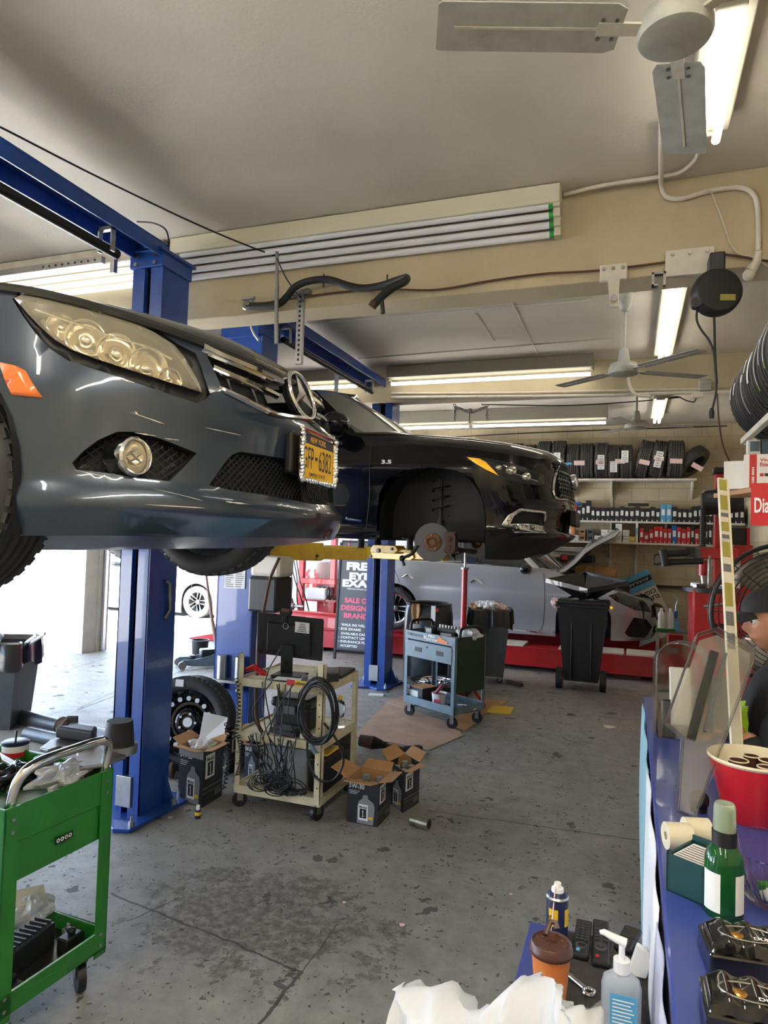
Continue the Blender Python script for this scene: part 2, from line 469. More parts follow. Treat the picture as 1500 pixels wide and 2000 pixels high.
    t.link(t.bump(t.math('SUBTRACT', t.math('MULTIPLY', t.noise(tc, 40, 4), .3), br.outputs['Fac']), .5, .01), p.inputs['Normal'])
    m = mat('white_block', (.62, .62, .6), .7)
    m = mat('outside_concrete', (.62, .6, .56), .8, dirt=(.5, .48, .45), dscale=.8)
    mat('jamb_paint', (.5, .5, .47), .6, dirt=(.3, .28, .25), dscale=5)
shell_mats()
def struct(name, mb, m, parent=None, **k):
    o = mb.build(name, m, parent, **k)
    if not parent: o['kind'] = 'structure'
    return o
struct('floor', MB().b2((XL - .25, YF, -.2), (XR + .2, YB + .2, 0)), 'floor')
struct('ground', MB().b2((-60, -30, -.25), (XL - .25, 60, -.03)), 'outside_concrete')
struct('ceiling', MB().b2((XL - .25, YF, CEIL), (XR + .2, YB + .2, CEIL + .2)), 'ceiling')
struct('wall_back', MB().b2((-3.7, YB, 0), (XR + .2, YB + .2, CEIL)), 'blockwork')
struct('wall_back_left', MB().b2((XL - .25, YB, 0), (-3.7, YB + .2, CEIL)), 'white_block')
struct('wall_right', MB().b2((XR, YF, 0), (XR + .2, YB, CEIL)), 'blockwork')
struct('wall_front', MB().b2((XL - .25, YF - .2, 0), (XR + .2, YF, CEIL)), 'beam_paint')
wl = MB(); DH = 3.0
wl.b2((XL - .25, YF, DH), (XL, YB, CEIL)); wl.b2((XL - .25, YF, 0), (XL, -2.2, DH)); wl.b2((XL - .25, 7.38, 0), (XL, 7.66, DH))
wl.b2((XL - .25, 2.7, 0), (XL, 2.95, DH)); wl.b2((XL - .25, 10.9, 0), (XL, YB, DH))
struct('wall_left', wl, 'jamb_paint')
for i, (y, z) in enumerate(((3.74, 3.1), (7.3, 3.26))):
    struct('trim_%d' % (i + 1), MB().b2((XL, y, z), (XR, y + .22, CEIL)), 'beam_paint', bevel=.006)
# thin ceiling seams of the middle bay
sm = MB()
for a, b in (((595, 632), (1160, 585)), ((700, 700), (1200, 660)), ((1000, 590), (1055, 700)), ((930, 612), (965, 665))):
    A = at(*a, Z=CEIL); B = at(*b, Z=CEIL); sm.tube([A, B], .008, 5)
struct('trim_4', sm, 'ceiling')
# door jamb steel, track and chain beside the opening
def door_frame(n, y0, y1):
    o = MB().b2((XL - .12, y0 - .02, 0), (XL + .03, y0 + .02, DH)).b2((XL - .12, y1 - .02, 0), (XL + .03, y1 + .02, DH)).b2((XL - .12, y0, DH - .04), (XL + .03, y1, DH))
    d = struct('door_%d' % n, o, 'jamb_paint')
    k = MB()
    k.b2((XL + .01, y0 + .02, 0), (XL + .06, y0 + .05, DH)).b2((XL + .01, y0 + .09, 0), (XL + .07, y0 + .12, DH))
    k.build('track', 'galvanised', d)
    # the raised door panels under the ceiling
    p = MB()
    for i in range(5): p.b2((XL + .2 + i * .52, y0 + .1, 3.15), (XL + .7 + i * .52, y1 - .1, 3.19))
    p.build('raised_panel', 'off_white', d, bevel=.005)
    r = MB().b2((XL + .1, y0 + .05, 3.1), (XL + 3.0, y0 + .09, 3.2)).b2((XL + .1, y1 - .09, 3.1), (XL + 3.0, y1 - .05, 3.2)); r.build('horizontal_track', 'galvanised', d)
door_frame(1, 2.95, 7.38); door_frame(2, 7.66, 10.9); door_frame(3, -2.2, 2.7)
# ---------------------------------------------------------------- portals and lamps
def portal(y0, y1):
    l = bpy.data.lights.new('portal', 'AREA'); l.shape = 'RECTANGLE'; l.size = DH; l.size_y = y1 - y0; l.cycles.is_portal = True
    o = bpy.data.objects.new('portal', l); COL.objects.link(o); o.location = (XL - .3, (y0 + y1) / 2, DH / 2); o.rotation_euler = (0, math.radians(-90), 0)
portal(2.95, 7.42); portal(7.62, 10.9); portal(-2.2, 2.7)
# ---------------------------------------------------------------- fluorescent fixtures
def beam_fixture(x0, x1, y, label, lit, lit_mat='tube_dim', ztop=3.595, group=None):
    t = thing('fluorescent_fixture', label, 'ceiling light', ((x0 + x1) / 2, y, ztop), group=group)
    L = (x1 - x0)
    h = MB().b2((-L / 2, -.14, -.075), (L / 2, 0, 0)).b2((-L / 2, -.14, -.1), (L / 2, -.11, -.07))
    h.build('housing', 'cream_tube' if not lit else 'fixture_paint', t, bevel=.004)
    for s in (-1, 1):
        e = MB()
        for k in range(4):
            e.b2((s * L / 2, -.1 + k * .024 - .03, -.1 - k * .042 - .02), (s * (L / 2 - .035), -.1 + k * .024 + .055, -.1 - k * .042 + .022))
        e.build('end_bracket', 'fixture_paint', t)
    for k in range(4):
        y_ = -.1 + k * .024; z = -.1 - k * .042
        tb = MB().cyl((-L / 2 + .06, y_, z), (L / 2 - .06, y_, z), .019, 14).build('tube', lit_mat if lit else 'tube_off', t)
        for s in (-1, 1): MB().cyl((s * (L / 2 - .06), y_, z), (s * (L / 2 - .035), y_, z), .0195, 14).build('end_cap', 'green_ring', tb)
    return t
beam_fixture(-2.84, -.38, 3.735, 'cream four-tube fixture with unlit tubes on the near beam', False)
beam_fixture(-5.35, -2.9, 3.735, 'four-tube fixture with lit tubes behind the tall blue lift post', True)
def strip_light(a, b, label, w=.16, n=1, hz=.075, lit='tube_lit', group=None):
    a = V(a); b = V(b); c = (a + b) / 2; L = (b - a).length; ang = math.atan2(b.y - a.y, b.x - a.x)
    t = thing('strip_light', label, 'ceiling light', c, ang, group)
    MB().b2((-L / 2 - .02, -w / 2, 0), (L / 2 + .02, w / 2, hz)).b2((-L / 2 - .02, -w * .3, -.02), (-L / 2, w * .3, 0)).b2((L / 2 + .02, -w * .3, -.02), (L / 2, w * .3, 0)).build('housing', 'strip_paint', t, bevel=.006)
    for k in range(n):
        y = 0 if n == 1 else (-.03 + .06 * k)
        MB().cyl((-L / 2 + .01, y, -.055), (L / 2 - .01, y, -.055), .018, 14).build('tube', lit, t)
    return t
strip_light((.288, 2.46, 3.52), (.288, 3.2, 3.52), 'bright twin-tube strip light beside the near ceiling fan', .17, 2, lit='tube_mid')
strip_light((.262, 4.5, 3.52), (.262, 6.95, 3.52), 'long lit strip light beyond the beam, left of the cord reel', .17, 2, lit='tube_mid')
strip_light((.32, 9.0, 3.52), (.32, 10.4, 3.52), 'small far strip light right of the farthest fan', .17, 2, lit='tube_mid')
strip_light((-2.55, 7.1, 3.47), (-.4, 7.1, 3.47), 'lit strip light on the second beam, its right end near the middle fan', .18, 1, .128, lit='tube_mid')
strip_light((-5.2, 7.1, 3.47), (-2.95, 7.1, 3.47), 'lit strip light on the second beam behind the far blue post', .18, 1, .128, lit='tube_mid')
strip_light((-2.2, 9.72, 3.42), (-.34, 9.72, 3.42), 'lit strip light on the far beam above the tire shelf', .2, 1, .178, lit='tube_mid')
strip_light((-4.9, 9.72, 3.42), (-2.25, 9.72, 3.42), 'far lit strip light low behind the black hood', .2, 1, .178, lit='tube_mid')
# more fixtures of the same room, behind the camera
for x, y, w in ((-4.2, .5, 'on the garage door side of the near bay'), (-1.6, -.6, 'in the middle of the near bay'), (.4, .2, 'above the service counter'), (.4, -1.9, 'by the front wall')):
    strip_light((x, y - 1.2, 3.52), (x, y + 1.2, 3.52), 'ceiling strip light ' + w, .17, 2, group='near bay strip lights')
# ---------------------------------------------------------------- two-post lifts
def lift_post(t, y, face, ztop, w=.29, d=.26, x=-2.76, bs=1):
    """one column; face = +1 when the open side looks to +y, -1 when it looks to -y"""
    T = TR((x, y, 0)) @ RO(0 if face < 0 else PI, 4, 'Z')
    m = MB(); th = .012
    # C section open towards -y (local), lips folded in
    m.b2((-w / 2, d / 2 - th, 0), (w / 2, d / 2, ztop), T)
    for s in (-1, 1):
        m.b2((s * w / 2, -d / 2, 0), (s * (w / 2 - th), d / 2, ztop), T)
        m.b2((s * w / 2, -d / 2, 0), (s * (w / 2 - .075), -d / 2 + th, ztop), T)
        m.b2((s * (w / 2 - .075), -d / 2, 0), (s * (w / 2 - .087), -d / 2 + .03, ztop), T)
    p = m.build('post', 'blue_paint', t, W=True, bevel=.004)
    i = MB()
    i.b2((-w / 2 + .02, -.02, .02), (w / 2 - .02, d / 2 - .02, ztop - .05), T)
    i.build('slide_channel', 'dark_blue', p, W=True)
    for cx, cr in ((-.045, .009), (.04, .011)):
        MB().tube([T @ V((cx, -d / 2 + .05, .25)), T @ V((cx, -d / 2 + .05, ztop - .1))], cr, 8).build('cable', 'dull_steel', p, W=True)
    MB().b2((-.06, -d / 2 - .012, .06), (.05, -d / 2 + .03, .24), T).build('anchor_plate', 'galvanised', p, W=True, bevel=.003)
    b = MB(); b.prism([(q * bs, r) for q, r in ((-.24, -.3), (-.12, -.33), (0, -.27), (.12, -.33), (.24, -.3), (.27, .2), (.2, .27), (-.2, .27), (-.27, .2))], 0, .022, T)
    for s in (-1, 1): b.add([T @ V((s * w / 2, d / 2 - .02, .022)), T @ V((s * (w / 2 + .09 * bs), d / 2 - .02, .022)), T @ V((s * w / 2, d / 2 - .02, .2)), T @ V((s * (w / 2), d / 2 - .04, .022)), T @ V((s * (w / 2 + .09 * bs), d / 2 - .04, .022)), T @ V((s * w / 2, d / 2 - .04, .2))], [(0, 1, 2), (5, 4, 3), (0, 2, 5, 3), (1, 4, 5, 2)])
    b.build('base_plate', 'blue_paint', t, W=True, bevel=.004)
    for bx, by in ((-.21, -.26), (.21, -.26), (.23, .1), (-.23, .1), (.17, .22)):
        bx *= bs
        MB().cyl(T @ V((bx, by, .022)), T @ V((bx, by, .05)), .018, 6).cyl(T @ V((bx, by, .048)), T @ V((bx, by, .075)), .008, 8).build('anchor_bolt', 'galvanised', t, W=True)
    return p, T
def post_top(t, T, w, d, z):
    m = MB()
    m.b2((-w / 2 - .012, -d / 2 - .02, z - .1), (w / 2 + .012, d / 2 + .012, z), T)
    m.b2((-w / 2 - .03, -d / 2 - .05, z - .015), (w / 2 + .03, d / 2 + .03, z + .005), T)
    c = m.build('top_cap', 'blue_paint', t, W=True, bevel=.004)
    for sx in (-1, 1):
        for k in (0, 1): MB().cyl(T @ V((sx * (w / 2 - .04), -d / 2 - .015, z - .03 - k * .05)), T @ V((sx * (w / 2 - .04), -d / 2 - .035, z - .03 - k * .05)), .012, 8).build('bolt', 'steel', c, W=True)
def overhead(t, y0, y1, x, z):
    m = MB(); m.b2((x - .1, y0, z + .08), (x + .1, y1, z + .09)); m.b2((x - .1, y0, z), (x - .088, y1, z + .08)); m.b2((x + .088, y0, z), (x + .1, y1, z + .08)); 
    m.build('overhead_beam', 'blue_paint', t, W=True, bevel=.003)
    MB().cyl((x + .02, y0 + .1, z - .1), (x + .02, y1 - .35, z - .1), .028, 12).build('padded_shutoff_bar', 'black_plastic', t, W=True)
    for y in (y0 + .12, y1 - .45):
        MB().b2((x - .03, y, z - .12), (x - .02, y + .03, z + .02)).b2((x + .06, y, z - .12), (x + .07, y + .03, z + .02)).b2((x - .03, y, z), (x + .07, y + .03, z + .02)).build('bar_bracket', 'galvanised', t, W=True)
def carriage_arm(t, piv, tip, z, w=.14, h=.12):
    "telescoping arm from the carriage pivot out to the lifting pad"
    piv = V((piv[0], piv[1], z)); tip = V((tip[0], tip[1], z)); d = (tip - piv); L = d.length; d.normalize(); ang = math.atan2(d.y, d.x)
    T = TR(piv) @ RO(ang, 4, 'Z')
    m = MB()
    a = .62 * L; n = [(-.1, -h / 2), (a, -h / 2), (a + .05, -h / 2 + .03), (a + .01, h / 2 - .0), (a - .09, h / 2), (-.06, h / 2), (-.1, 0)]
    vs = [(x, s * w / 2, zz) for s in (-1, 1) for x, zz in n]; k = len(n)
    m.add([V(v) for v in vs], [list(range(k))[::-1], list(range(k, 2 * k))] + [(i, (i + 1) % k, k + (i + 1) % k, k + i) for i in range(k)], False, T)
    m.b2((a - .1, -w / 2 + .02, -h / 2 + .015), (L + .05, w / 2 - .02, h / 2 - .03), T)
    ar = m.build('arm', 'yellow_paint', t, W=True, bevel=.006)
    p = MB(); p.cyl(T @ V((L, 0, h / 2 - .03)), T @ V((L, 0, h / 2 + .06)), .028, 12); p.cyl(T @ V((L, 0, h / 2 + .06)), T @ V((L, 0, h / 2 + .085)), .07, 20)
    p.build('lift_pad', 'rubber', ar, W=True)
    for qx, qz, qr in ((.02, .02, .02), (a - .03, .04, .013)):
        MB().cyl(T @ V((qx, -w / 2 - .012, -h / 2 + qz)), T @ V((qx, -w / 2, -h / 2 + qz)), qr, 12).build('pin', 'black_plastic', ar, W=True)
    return ar, T
t = thing('two_post_lift', 'blue two-post lift holding up the grey sedan', 'car lift', (-2.76, 3.46, 0))
p, T = lift_post(t, 3.48, -1, 3.4, .22, .26, -2.8, .78); post_top(t, T, .22, .26, 3.4)
p2, T2 = lift_post(t, .8, 1, 3.4, .22, .26, -2.8, .78); post_top(t, T2, .22, .26, 3.4)
overhead(t, .8, 3.4, -2.79, 3.36)
MB().b2((-2.9, 3.22, 1.64), (-2.62, 3.38, 2.0)).build('carriage', 'dark_blue', t, W=True)
for tip in ((-2.55, 2.75), (-3.6, 2.8)): carriage_arm(t, (-2.76, 3.2), tip, 1.63, .12, .08)
for tip in ((-2.55, 1.75), (-3.6, 1.7)): carriage_arm(t, (-2.76, 1.05), tip, 1.63, .12, .08)
g = MB(); g.tube([at(323, 1135, X=-2.68), at(331, 1140, X=-2.67), at(332, 1190, X=-2.67), at(322, 1208, X=-2.68)], .012, 8); g.build('release_handle', 'dull_steel', t, W=True)

t = thing('two_post_lift', 'blue two-post lift with yellow arms holding up the black SUV', 'car lift', (-2.76, 7.5, 0))
p, T = lift_post(t, 7.5, -1, 3.4, .25, .26, -2.74, .9); post_top(t, T, .25, .26, 3.4)
MB().b2((-.13, -.155, 3.28), (.13, -.14, 3.38), T).build('cover_plate', 'dark_plastic', t, W=True)
p2, T2 = lift_post(t, 4.85, 1, 3.4, .32, .26, -2.96); post_top(t, T2, .32, .26, 3.4)
# plate with instructions on the back of the near post
pl = MB(); M_ = frame(at(438, 1148, Y=4.715), (1, 0, 0), (0, 0, 1))
MB().b2((0, 0, 0), (.19, .2, .003), M_).build('instruction_plate', 'white_label', t, W=True)
tx = MB(); random.seed(2)
for c in range(2):
    for k in range(11): tx.b2((.012 + c * .09, .012 + k * .017, .003), (.012 + c * .09 + random.uniform(.05, .075), .018 + k * .017, .0036), M_)
tx.build('printed_text', 'grey_plastic', t, W=True)
# motor / power unit box beside the near post
pu = MB().b2((-2.77, 4.6, 1.1), (-2.52, 4.86, 1.37)); pu.build('power_unit_tank', 'dark_plastic', t, W=True, bevel=.02)
MB().b2((-2.765, 4.61, 1.37), (-2.5, 4.85, 1.53)).build('power_unit_motor', 'cream_plastic', t, W=True, bevel=.03)
overhead(t, 4.9, 7.42, -2.78, 3.43)
pb = MB().b2((-3.17, 4.7, 3.28), (-2.82, 4.99, 3.52)); pb.build('cable_shroud', 'blue_paint', t, W=True, bevel=.004)
for x in (-3.03, -2.87): 
    mm = MB().cyl((x, 4.69, .52), (x, 4.69, .73), .038, 16).cyl((x, 4.69, .46), (x, 4.69, .52), .026, 16); mm.build('height_adapter', 'galvanised', t, W=True)
MB().b2((-3.09, 4.63, .53), (-2.8, 4.72, .55)).build('adapter_bracket', 'dull_steel', t, W=True)
ar, T = carriage_arm(t, (-2.95, 5.02), at(705, 1070, Y=5.35).xy, 1.565, .15, .15)
carriage_arm(t, (-2.95, 5.05), (-4.2, 5.35), 1.53, .15, .13)
carriage_arm(t, (-2.74, 7.25), (-1.85, 6.9), 1.53, .15, .13)
carriage_arm(t, (-2.74, 7.25), (-4.2, 6.9), 1.53, .15, .13)
# outer yellow arm that crosses towards the viewer, right of the post
A = at(722, 1072, Y=5.9); 
carriage_arm(t, at(745, 1085, Y=5.7).xy, at(800, 1085, Y=5.5).xy, 1.6, .1, .07)
# ---------------------------------------------------------------- car bodies
def solve_hit(S, px, py, ur, vr, nu=48, nv=16, front=True):
    "surface parameters of the point of S seen at a pixel"
    best = None
    for i in range(nu + 1):
        for j in range(nv + 1):
            u = ur[0] + (ur[1] - ur[0]) * i / nu; v = vr[0] + (vr[1] - vr[0]) * j / nv
            q = proj(S(u, v)); e = math.hypot(q[0] - px, q[1] - py) + q[2] * 6
            if best is None or e < best[0]: best = (e, u, v)
    u, v = best[1:]
    for _ in range(25):
        q = proj(S(u, v)); ex, ey = px - q[0], py - q[1]
        if abs(ex) + abs(ey) < .05: break
        h = 1e-4
        a = proj(S(u + h, v)); b = proj(S(u, v + h))
        j11, j21 = (a[0] - q[0]) / h, (a[1] - q[1]) / h; j12, j22 = (b[0] - q[0]) / h, (b[1] - q[1]) / h
        det = j11 * j22 - j12 * j21
        if abs(det) < 1e-6: break
        du = (ex * j22 - ey * j12) / det; dv = (ey * j11 - ex * j21) / det
        m = max(abs(du) / .25, abs(dv) / .2, 1); u += du / m; v += dv / m
        u = min(max(u, ur[0]), ur[1]); v = min(max(v, vr[0]), vr[1])
    return u, v

class Car:
    def __init__(c, name, label, x0, yc, z0, plan, front, side, zs, inner, yaw=0, rear=None, cat='car'):
        c.x0, c.yc, c.yaw = x0, yc, yaw
        c.root = thing(name, label, cat, (x0 - 2.3 * cos(yaw), yc - 2.3 * sin(yaw), z0), yaw)
        c.M = TR((x0, yc, 0)) @ RO(yaw, 4, 'Z') @ DG((1, -1, 1, 1))
        P = spline([(x, y, 0) for x, y in plan], 10); L = [0]
        for a, b in zip(P, P[1:]): L.append(L[-1] + (b - a).length)
        c.P, c.L, c.smax = P, L, L[-1]
        c.ff, c.fs, c.fr = smooth_tab(front), smooth_tab(side), smooth_tab(rear or front)
        c.zs = smooth_tab(zs); c.inner = inner
        c.bulge = None
    def plan(c, s):
        s = min(max(s, 0), c.smax - 1e-6); L = c.L
        lo, hi = 0, len(L) - 1
        while hi - lo > 1:
            m = (lo + hi) // 2
            if L[m] <= s: lo = m
            else: hi = m
        t = (s - L[lo]) / (L[hi] - L[lo]); p = c.P[lo].lerp(c.P[hi], t)
        def tan(i):
            a = c.P[max(i - 1, 0)]; b = c.P[min(i + 1, len(c.P) - 1)]; return (b - a).normalized()
        d = tan(lo).lerp(tan(hi), t).normalized()
        if s < 1e-3 : d = V((0, 1, 0))
        n = V((d.y, -d.x, 0))
        return p, n
    def SL(c, s, z):
        "skirt surface in car coordinates (x forward from the nose, y to the near side, z up)"
        p, n = c.plan(s); w = n.x
        wf = max(0, w) ** 1.2; wr = max(0, -w) ** 1.2
        off = c.fs(z) * (1 - wf - wr) + c.ff(z) * wf + c.fr(z) * wr
        if c.bulge: off += c.bulge(s, z, p)
        q = p + n * off
        if q.y < 0 : q.y = 0
        if s < 1e-3: q.y = 0
        return V((q.x, q.y, z))
    def S(c, s, z): return c.M @ c.SL(s, z)
    def inn(c, s):
        T = c.inner
        if s <= T[0][0]: return V(T[0][1])
        for (a, pa), (b, pb) in zip(T, T[1:]):
            if s <= b: return V(pa).lerp(V(pb), (s - a) / (b - a))
        return V(T[-1][1])
    def TL(c, s, r):
        "top surface from the shoulder (r=0) to the centre line or the window belt (r=1)"
        o = c.SL(s, c.zs(s)); i = c.inn(s)
        k = V((o.x * .8 + i.x * .2, o.y * .8 + i.y * .2, o.z + (i.z - o.z) * .92))
        return o * (1 - r) ** 2 + k * 2 * r * (1 - r) + i * r * r
    def T(c, s, r): return c.M @ c.TL(s, r)
    def hit(c, px, py, ur=None, vr=None): return solve_hit(c.S, px, py, ur or (0, 2.4), vr or (c.zr0, c.zr1))
    def poly(c, pts, **k): return [c.hit(x, y, **k) for x, y in pts]
    def place(c, name, vs, fs, m, parent=None, normals=None, mirror=True, solid=0, smooth=True):
        "vs in car coordinates; mirrored about the centre plane when asked"
        mb = MB(); mb.nrm = 1
        mb.add([c.M @ p for p in vs], fs, smooth)
        if mirror:
            mb.add([c.M @ V((p.x, -p.y, p.z)) for p in vs], [f[::-1] for f in fs], smooth)
        o = mb.build(name, m, parent or c.root, W=True, solid=solid)
        return o
    def skin(c, fn, res, mats, names=None, mirror=True, off=None):
        """make the parts of a split panel; fn(u, v) -> car coordinates; off = {name: (depth inward)}"""
        out = {}
        for n, (uv, tris) in res.items():
            if mats.get(n) is None: continue
            d = (off or {}).get(n, 0)
            def pt(u, v, d=d):
                p = fn(u, v)
                if not d: return p
                h = .004; a = fn(u + h, v) - fn(u - h, v); b = fn(u, v + h) - fn(u, v - h)
                nn = a.cross(b)
                if nn.length < 1e-12: return p
                return p - nn.normalized() * d
            vs = [pt(u, v) for u, v in uv]
            m = mats[n]; par = None
            if isinstance(m, tuple): m, par = m
            nm = (names or {}).get(n, n)
            e = {}
            if d:                                   # walls of the recess
                ed = {}
                for t in tris:
                    for k in range(3):
                        a, b = t[k], t[(k + 1) % 3]; ed[(a, b)] = ed.get((a, b), 0) + 1
                be = [(a, b) for (a, b) in ed if (b, a) not in ed]
                base = len(vs); idx = {}
                extra = []
                for a, b in be:
                    for q in (a, b):
                        if q not in idx: idx[q] = base + len(extra); extra.append(fn(*uv[q]))
                vs = vs + extra; fs = [list(t) for t in tris] + [[b, a, idx[a], idx[b]] for a, b in be]
            else: fs = [list(t) for t in tris]
            out[n] = c.place(nm, vs, fs, m, out.get(par) if par else None, mirror=mirror)
        return out
def split_sides(o, far=None):
    "a mesh that lies on both sides of a car but not across its middle becomes two parts"
    for ch in [x for x in COL.objects if x.parent == o]:
        me = ch.data
        if 'plate' in ch.name or 'badge' in ch.name or 'emblem' in ch.name: continue
        ys = [v.co.y for v in me.vertices] if me else []
        if me and ys and min(abs(y) for y in ys) > .004 and min(ys) < 0 < max(ys) and not any(min(ys[i] for i in p.vertices) < 0 < max(ys[i] for i in p.vertices) for p in me.polygons):
            c2_ = ch.copy(); c2_.data = me.copy(); COL.objects.link(c2_); c2_.parent = far or o
            for ob, sg in ((ch, 1), (c2_, -1)):
                bm = bmesh.new(); bm.from_mesh(ob.data)
                bmesh.ops.delete(bm, geom=[v for v in bm.verts if v.co.y * sg > 0], context='VERTS'); bm.to_mesh(ob.data); bm.free()
            split_sides(ch, c2_)
        elif far and ys and min(ys) > 0: ch.parent = far
        else: split_sides(ch, None)
def s_of_x(c, x):
    return min((abs(c.plan(s)[0].x - x), s) for s in [c.smax * .75 * k / 800 for k in range(800)])[1]
def car_shell(c, belt, roof, segs, roofz, top_split, mats, zbot, wells, hoodmat, s_top=0):
    "hood, deck, greenhouse, underbody and wheel wells shared by the cars"
    nS, nR = 110, 14
    for nm, s0, s1 in (('hood', s_top, top_split), ('rear_deck', top_split, c.smax)):
        vs = [c.TL(s0 + (s1 - s0) * i / nS, j / nR) for j in range(nR + 1) for i in range(nS + 1)]
        fs = [[j * (nS + 1) + i, j * (nS + 1) + i + 1, (j + 1) * (nS + 1) + i + 1, (j + 1) * (nS + 1) + i] for j in range(nR) for i in range(nS)]
        if nm == 'hood' and hoodmat is None: continue
        c.place(nm, vs, fs, hoodmat or mats[0])
    B = spline(belt, 5); R_ = spline(roof, 5); c.B, c.R = B, R_
    for nm, a, b, mt in segs:
        P = B[a:b + 1]; Q = R_[a:b + 1]; n = len(P)
        vs = P + [(p + q) / 2 + V((0, .02, .015)) * (1 if p.y > .1 else 0) for p, q in zip(P, Q)] + Q
        c.place(nm, vs, [[j * n + i, j * n + i + 1, (j + 1) * n + i + 1, (j + 1) * n + i] for j in range(2) for i in range(n - 1)], mt)
    n = len(R_)
    vs = [q.lerp(V((q.x, 0, roofz if 0 < k < len(R_) - 1 else q.z)), r) for r in (0, .3, 1) for k, q in enumerate(R_)]
    c.place('roof', vs, [[j * n + i, j * n + i + 1, (j + 1) * n + i + 1, (j + 1) * n + i] for j in range(2) for i in range(n - 1)], mats[0])
    ub = [c.SL(s, zbot) for s in [c.smax * k / 60 for k in range(61)]]; mb = MB(); n = len(ub)
    low = [c.M @ V((p.x - .05 if p.x > -1 else p.x + .05, sg * p.y * .9, zbot + .015)) for sg in (1, -1) for p in ub]
    mb.add(low, [(i, i + 1, n + i + 1, n + i) for i in range(n - 1)]); mb.build('underbody', 'car1_black', c.root, W=True)
    for sx, zc, r, yo in wells:
        for sy in (1, -1):
            P = [V((sx + r * cos(a), 0, zc + r * sin(a))) for a in [PI * k / 16 for k in range(17)]]
            P = [V((sx + r, 0, zbot - .01))] + P + [V((sx - r, 0, zbot - .01))]
            vs = [c.M @ V((p.x, sy * y, p.z)) for y in (yo, yo - .33) for p in P]; m_ = len(P); w = MB()
            w.add(vs, [(i, i + 1, m_ + i + 1, m_ + i) for i in range(m_ - 1)], True); w.add(vs[m_:], [list(range(m_))])
            w.build('wheel_well', 'car1_black', c.root, W=True)
def mirror(c, p, sy=1, size=(.1, .12, .08), m='car1_hood'):
    p = V(p)
    for s in (1, -1):
        q = V((p.x, s * p.y, p.z)); b = MB(); b.ball((0, 0, 0), 1, 16, size, M=c.M @ TR(q))
        b.tube([c.M @ (q + V((.0, -s * .05, -.03))), c.M @ (q + V((.03, -s * .17, -.06)))], .025, 8)
        b.build('door_mirror', m, c.root, W=True)
def arch_poly(s0, z0, r, zb, n=20, rx=None):
    rx = rx or r
    pts = [(s0 + rx * cos(a), z0 + r * sin(a)) for a in [PI * k / n for k in range(n + 1)]]
    return [(s0 + rx, zb - .1)] + pts + [(s0 - rx, zb - .1)]

# ---------------------------------------------------------------- wheels and tires
def tire_prof(R, w, rr, grooves=4, gd=.008):
    "profile (r, y): bead, sidewall, tread with grooves, sidewall, bead"
    h = w / 2; p = [(rr - .005, -h * .72), (rr + .012, -h * .86), (rr + (R - rr) * .35, -h), (rr + (R - rr) * .62, -h * 1.0), (R - .022, -h * .93), (R - .006, -h * .8)]
    n = grooves; gw = w * .035; tw = h * .76
    ys = [-tw + 2 * tw * (k + 1) / (n + 1) for k in range(n)]
    p.append((R - .002, -tw))
    for y in ys:
        cr = R - .006 * (y / h) ** 2
        p += [(cr, y - gw), (cr - gd, y - gw * .7), (cr - gd, y + gw * .7), (cr, y + gw)]
    p += [(R - .002, tw)]
    p += [(a, -b) for a, b in p[:6]][::-1]
    return p
def tire_mb(R=.33, w=.2, rr=.2, n=56, lugs=0, M=None, grooves=4):
    m = MB(); T = (M or Matrix()) @ RO(PI / 2, 4, 'X')
    m.lathe(tire_prof(R, w, rr, grooves), n, T)
    m.lathe([(rr - .005, -w * .36), (rr + .02, -w * .3), (rr + (R - rr) * .6, -w * .42), (R - .03, 0), (rr + (R - rr) * .6, w * .42), (rr + .02, w * .3), (rr - .005, w * .36)], n, T)
    if lugs:
        for k in range(lugs):
            a = 2 * PI * k / lugs; R_ = T @ RO(a, 4, 'Z')
            for s in (-1, 1):
                m.box((R - .0115, 0, s * w * .37), (.016, 2 * PI * R / lugs * .6, w * .15), M=R_)
    return m
def rim_mb(rr, w, spokes=5, M=None, style='alloy'):
    m = MB(); T = (M or Matrix()) @ RO(PI / 2, 4, 'X')      # outer face at -y -> local z is +... face = +z after rotation
    h = w / 2
    m.lathe([(rr, h * .86), (rr + .008, h * .9), (rr + .006, h * .8), (rr - .012, h * .7), (rr - .02, h * .3), (rr - .04, -h * .4), (rr - .012, -h * .8), (rr + .006, -h * .9)], 48, T)
    if style == 'alloy':
        for k in range(spokes):
            R_ = T @ RO(2 * PI * k / spokes, 4, 'Z')
            for sg in (-1, 1):
                m.add([(.03, sg * .012, h * .55), (rr - .012, sg * .05, h * .8), (rr - .012, sg * .028, h * .8), (.03, sg * .03, h * .55),
                       (.03, sg * .012, h * .35), (rr - .016, sg * .05, h * .6), (rr - .016, sg * .028, h * .6), (.03, sg * .03, h * .35)],
                      [(0, 1, 2, 3), (4, 7, 6, 5), (0, 4, 5, 1), (3, 2, 6, 7), (0, 3, 7, 4), (1, 5, 6, 2)], False, R_)
        m.lathe([(0, h * .62), (.03, h * .62), (.045, h * .55), (.05, h * .3), (.05, 0)], 20, T)
    return m
def wheel(parent, c, R=.32, w=.22, rr=.215, spokes=7, face=-1, rim='chrome', steer=0, n=64, lugs=44, name='wheel'):
    "wheel as a part: tire mesh with the rim as sub-part; face -1 = outer side towards -y"
    M = TR(c) @ RO(steer, 4, 'Z')
    if face > 0: M = M @ RO(PI, 4, 'Z')
    t = tire_mb(R, w, rr, n, lugs, M).build(name, 'tire', parent, W=True)
    rim_mb(rr, w, spokes, M).build('rim', rim, t, W=True)
    return t
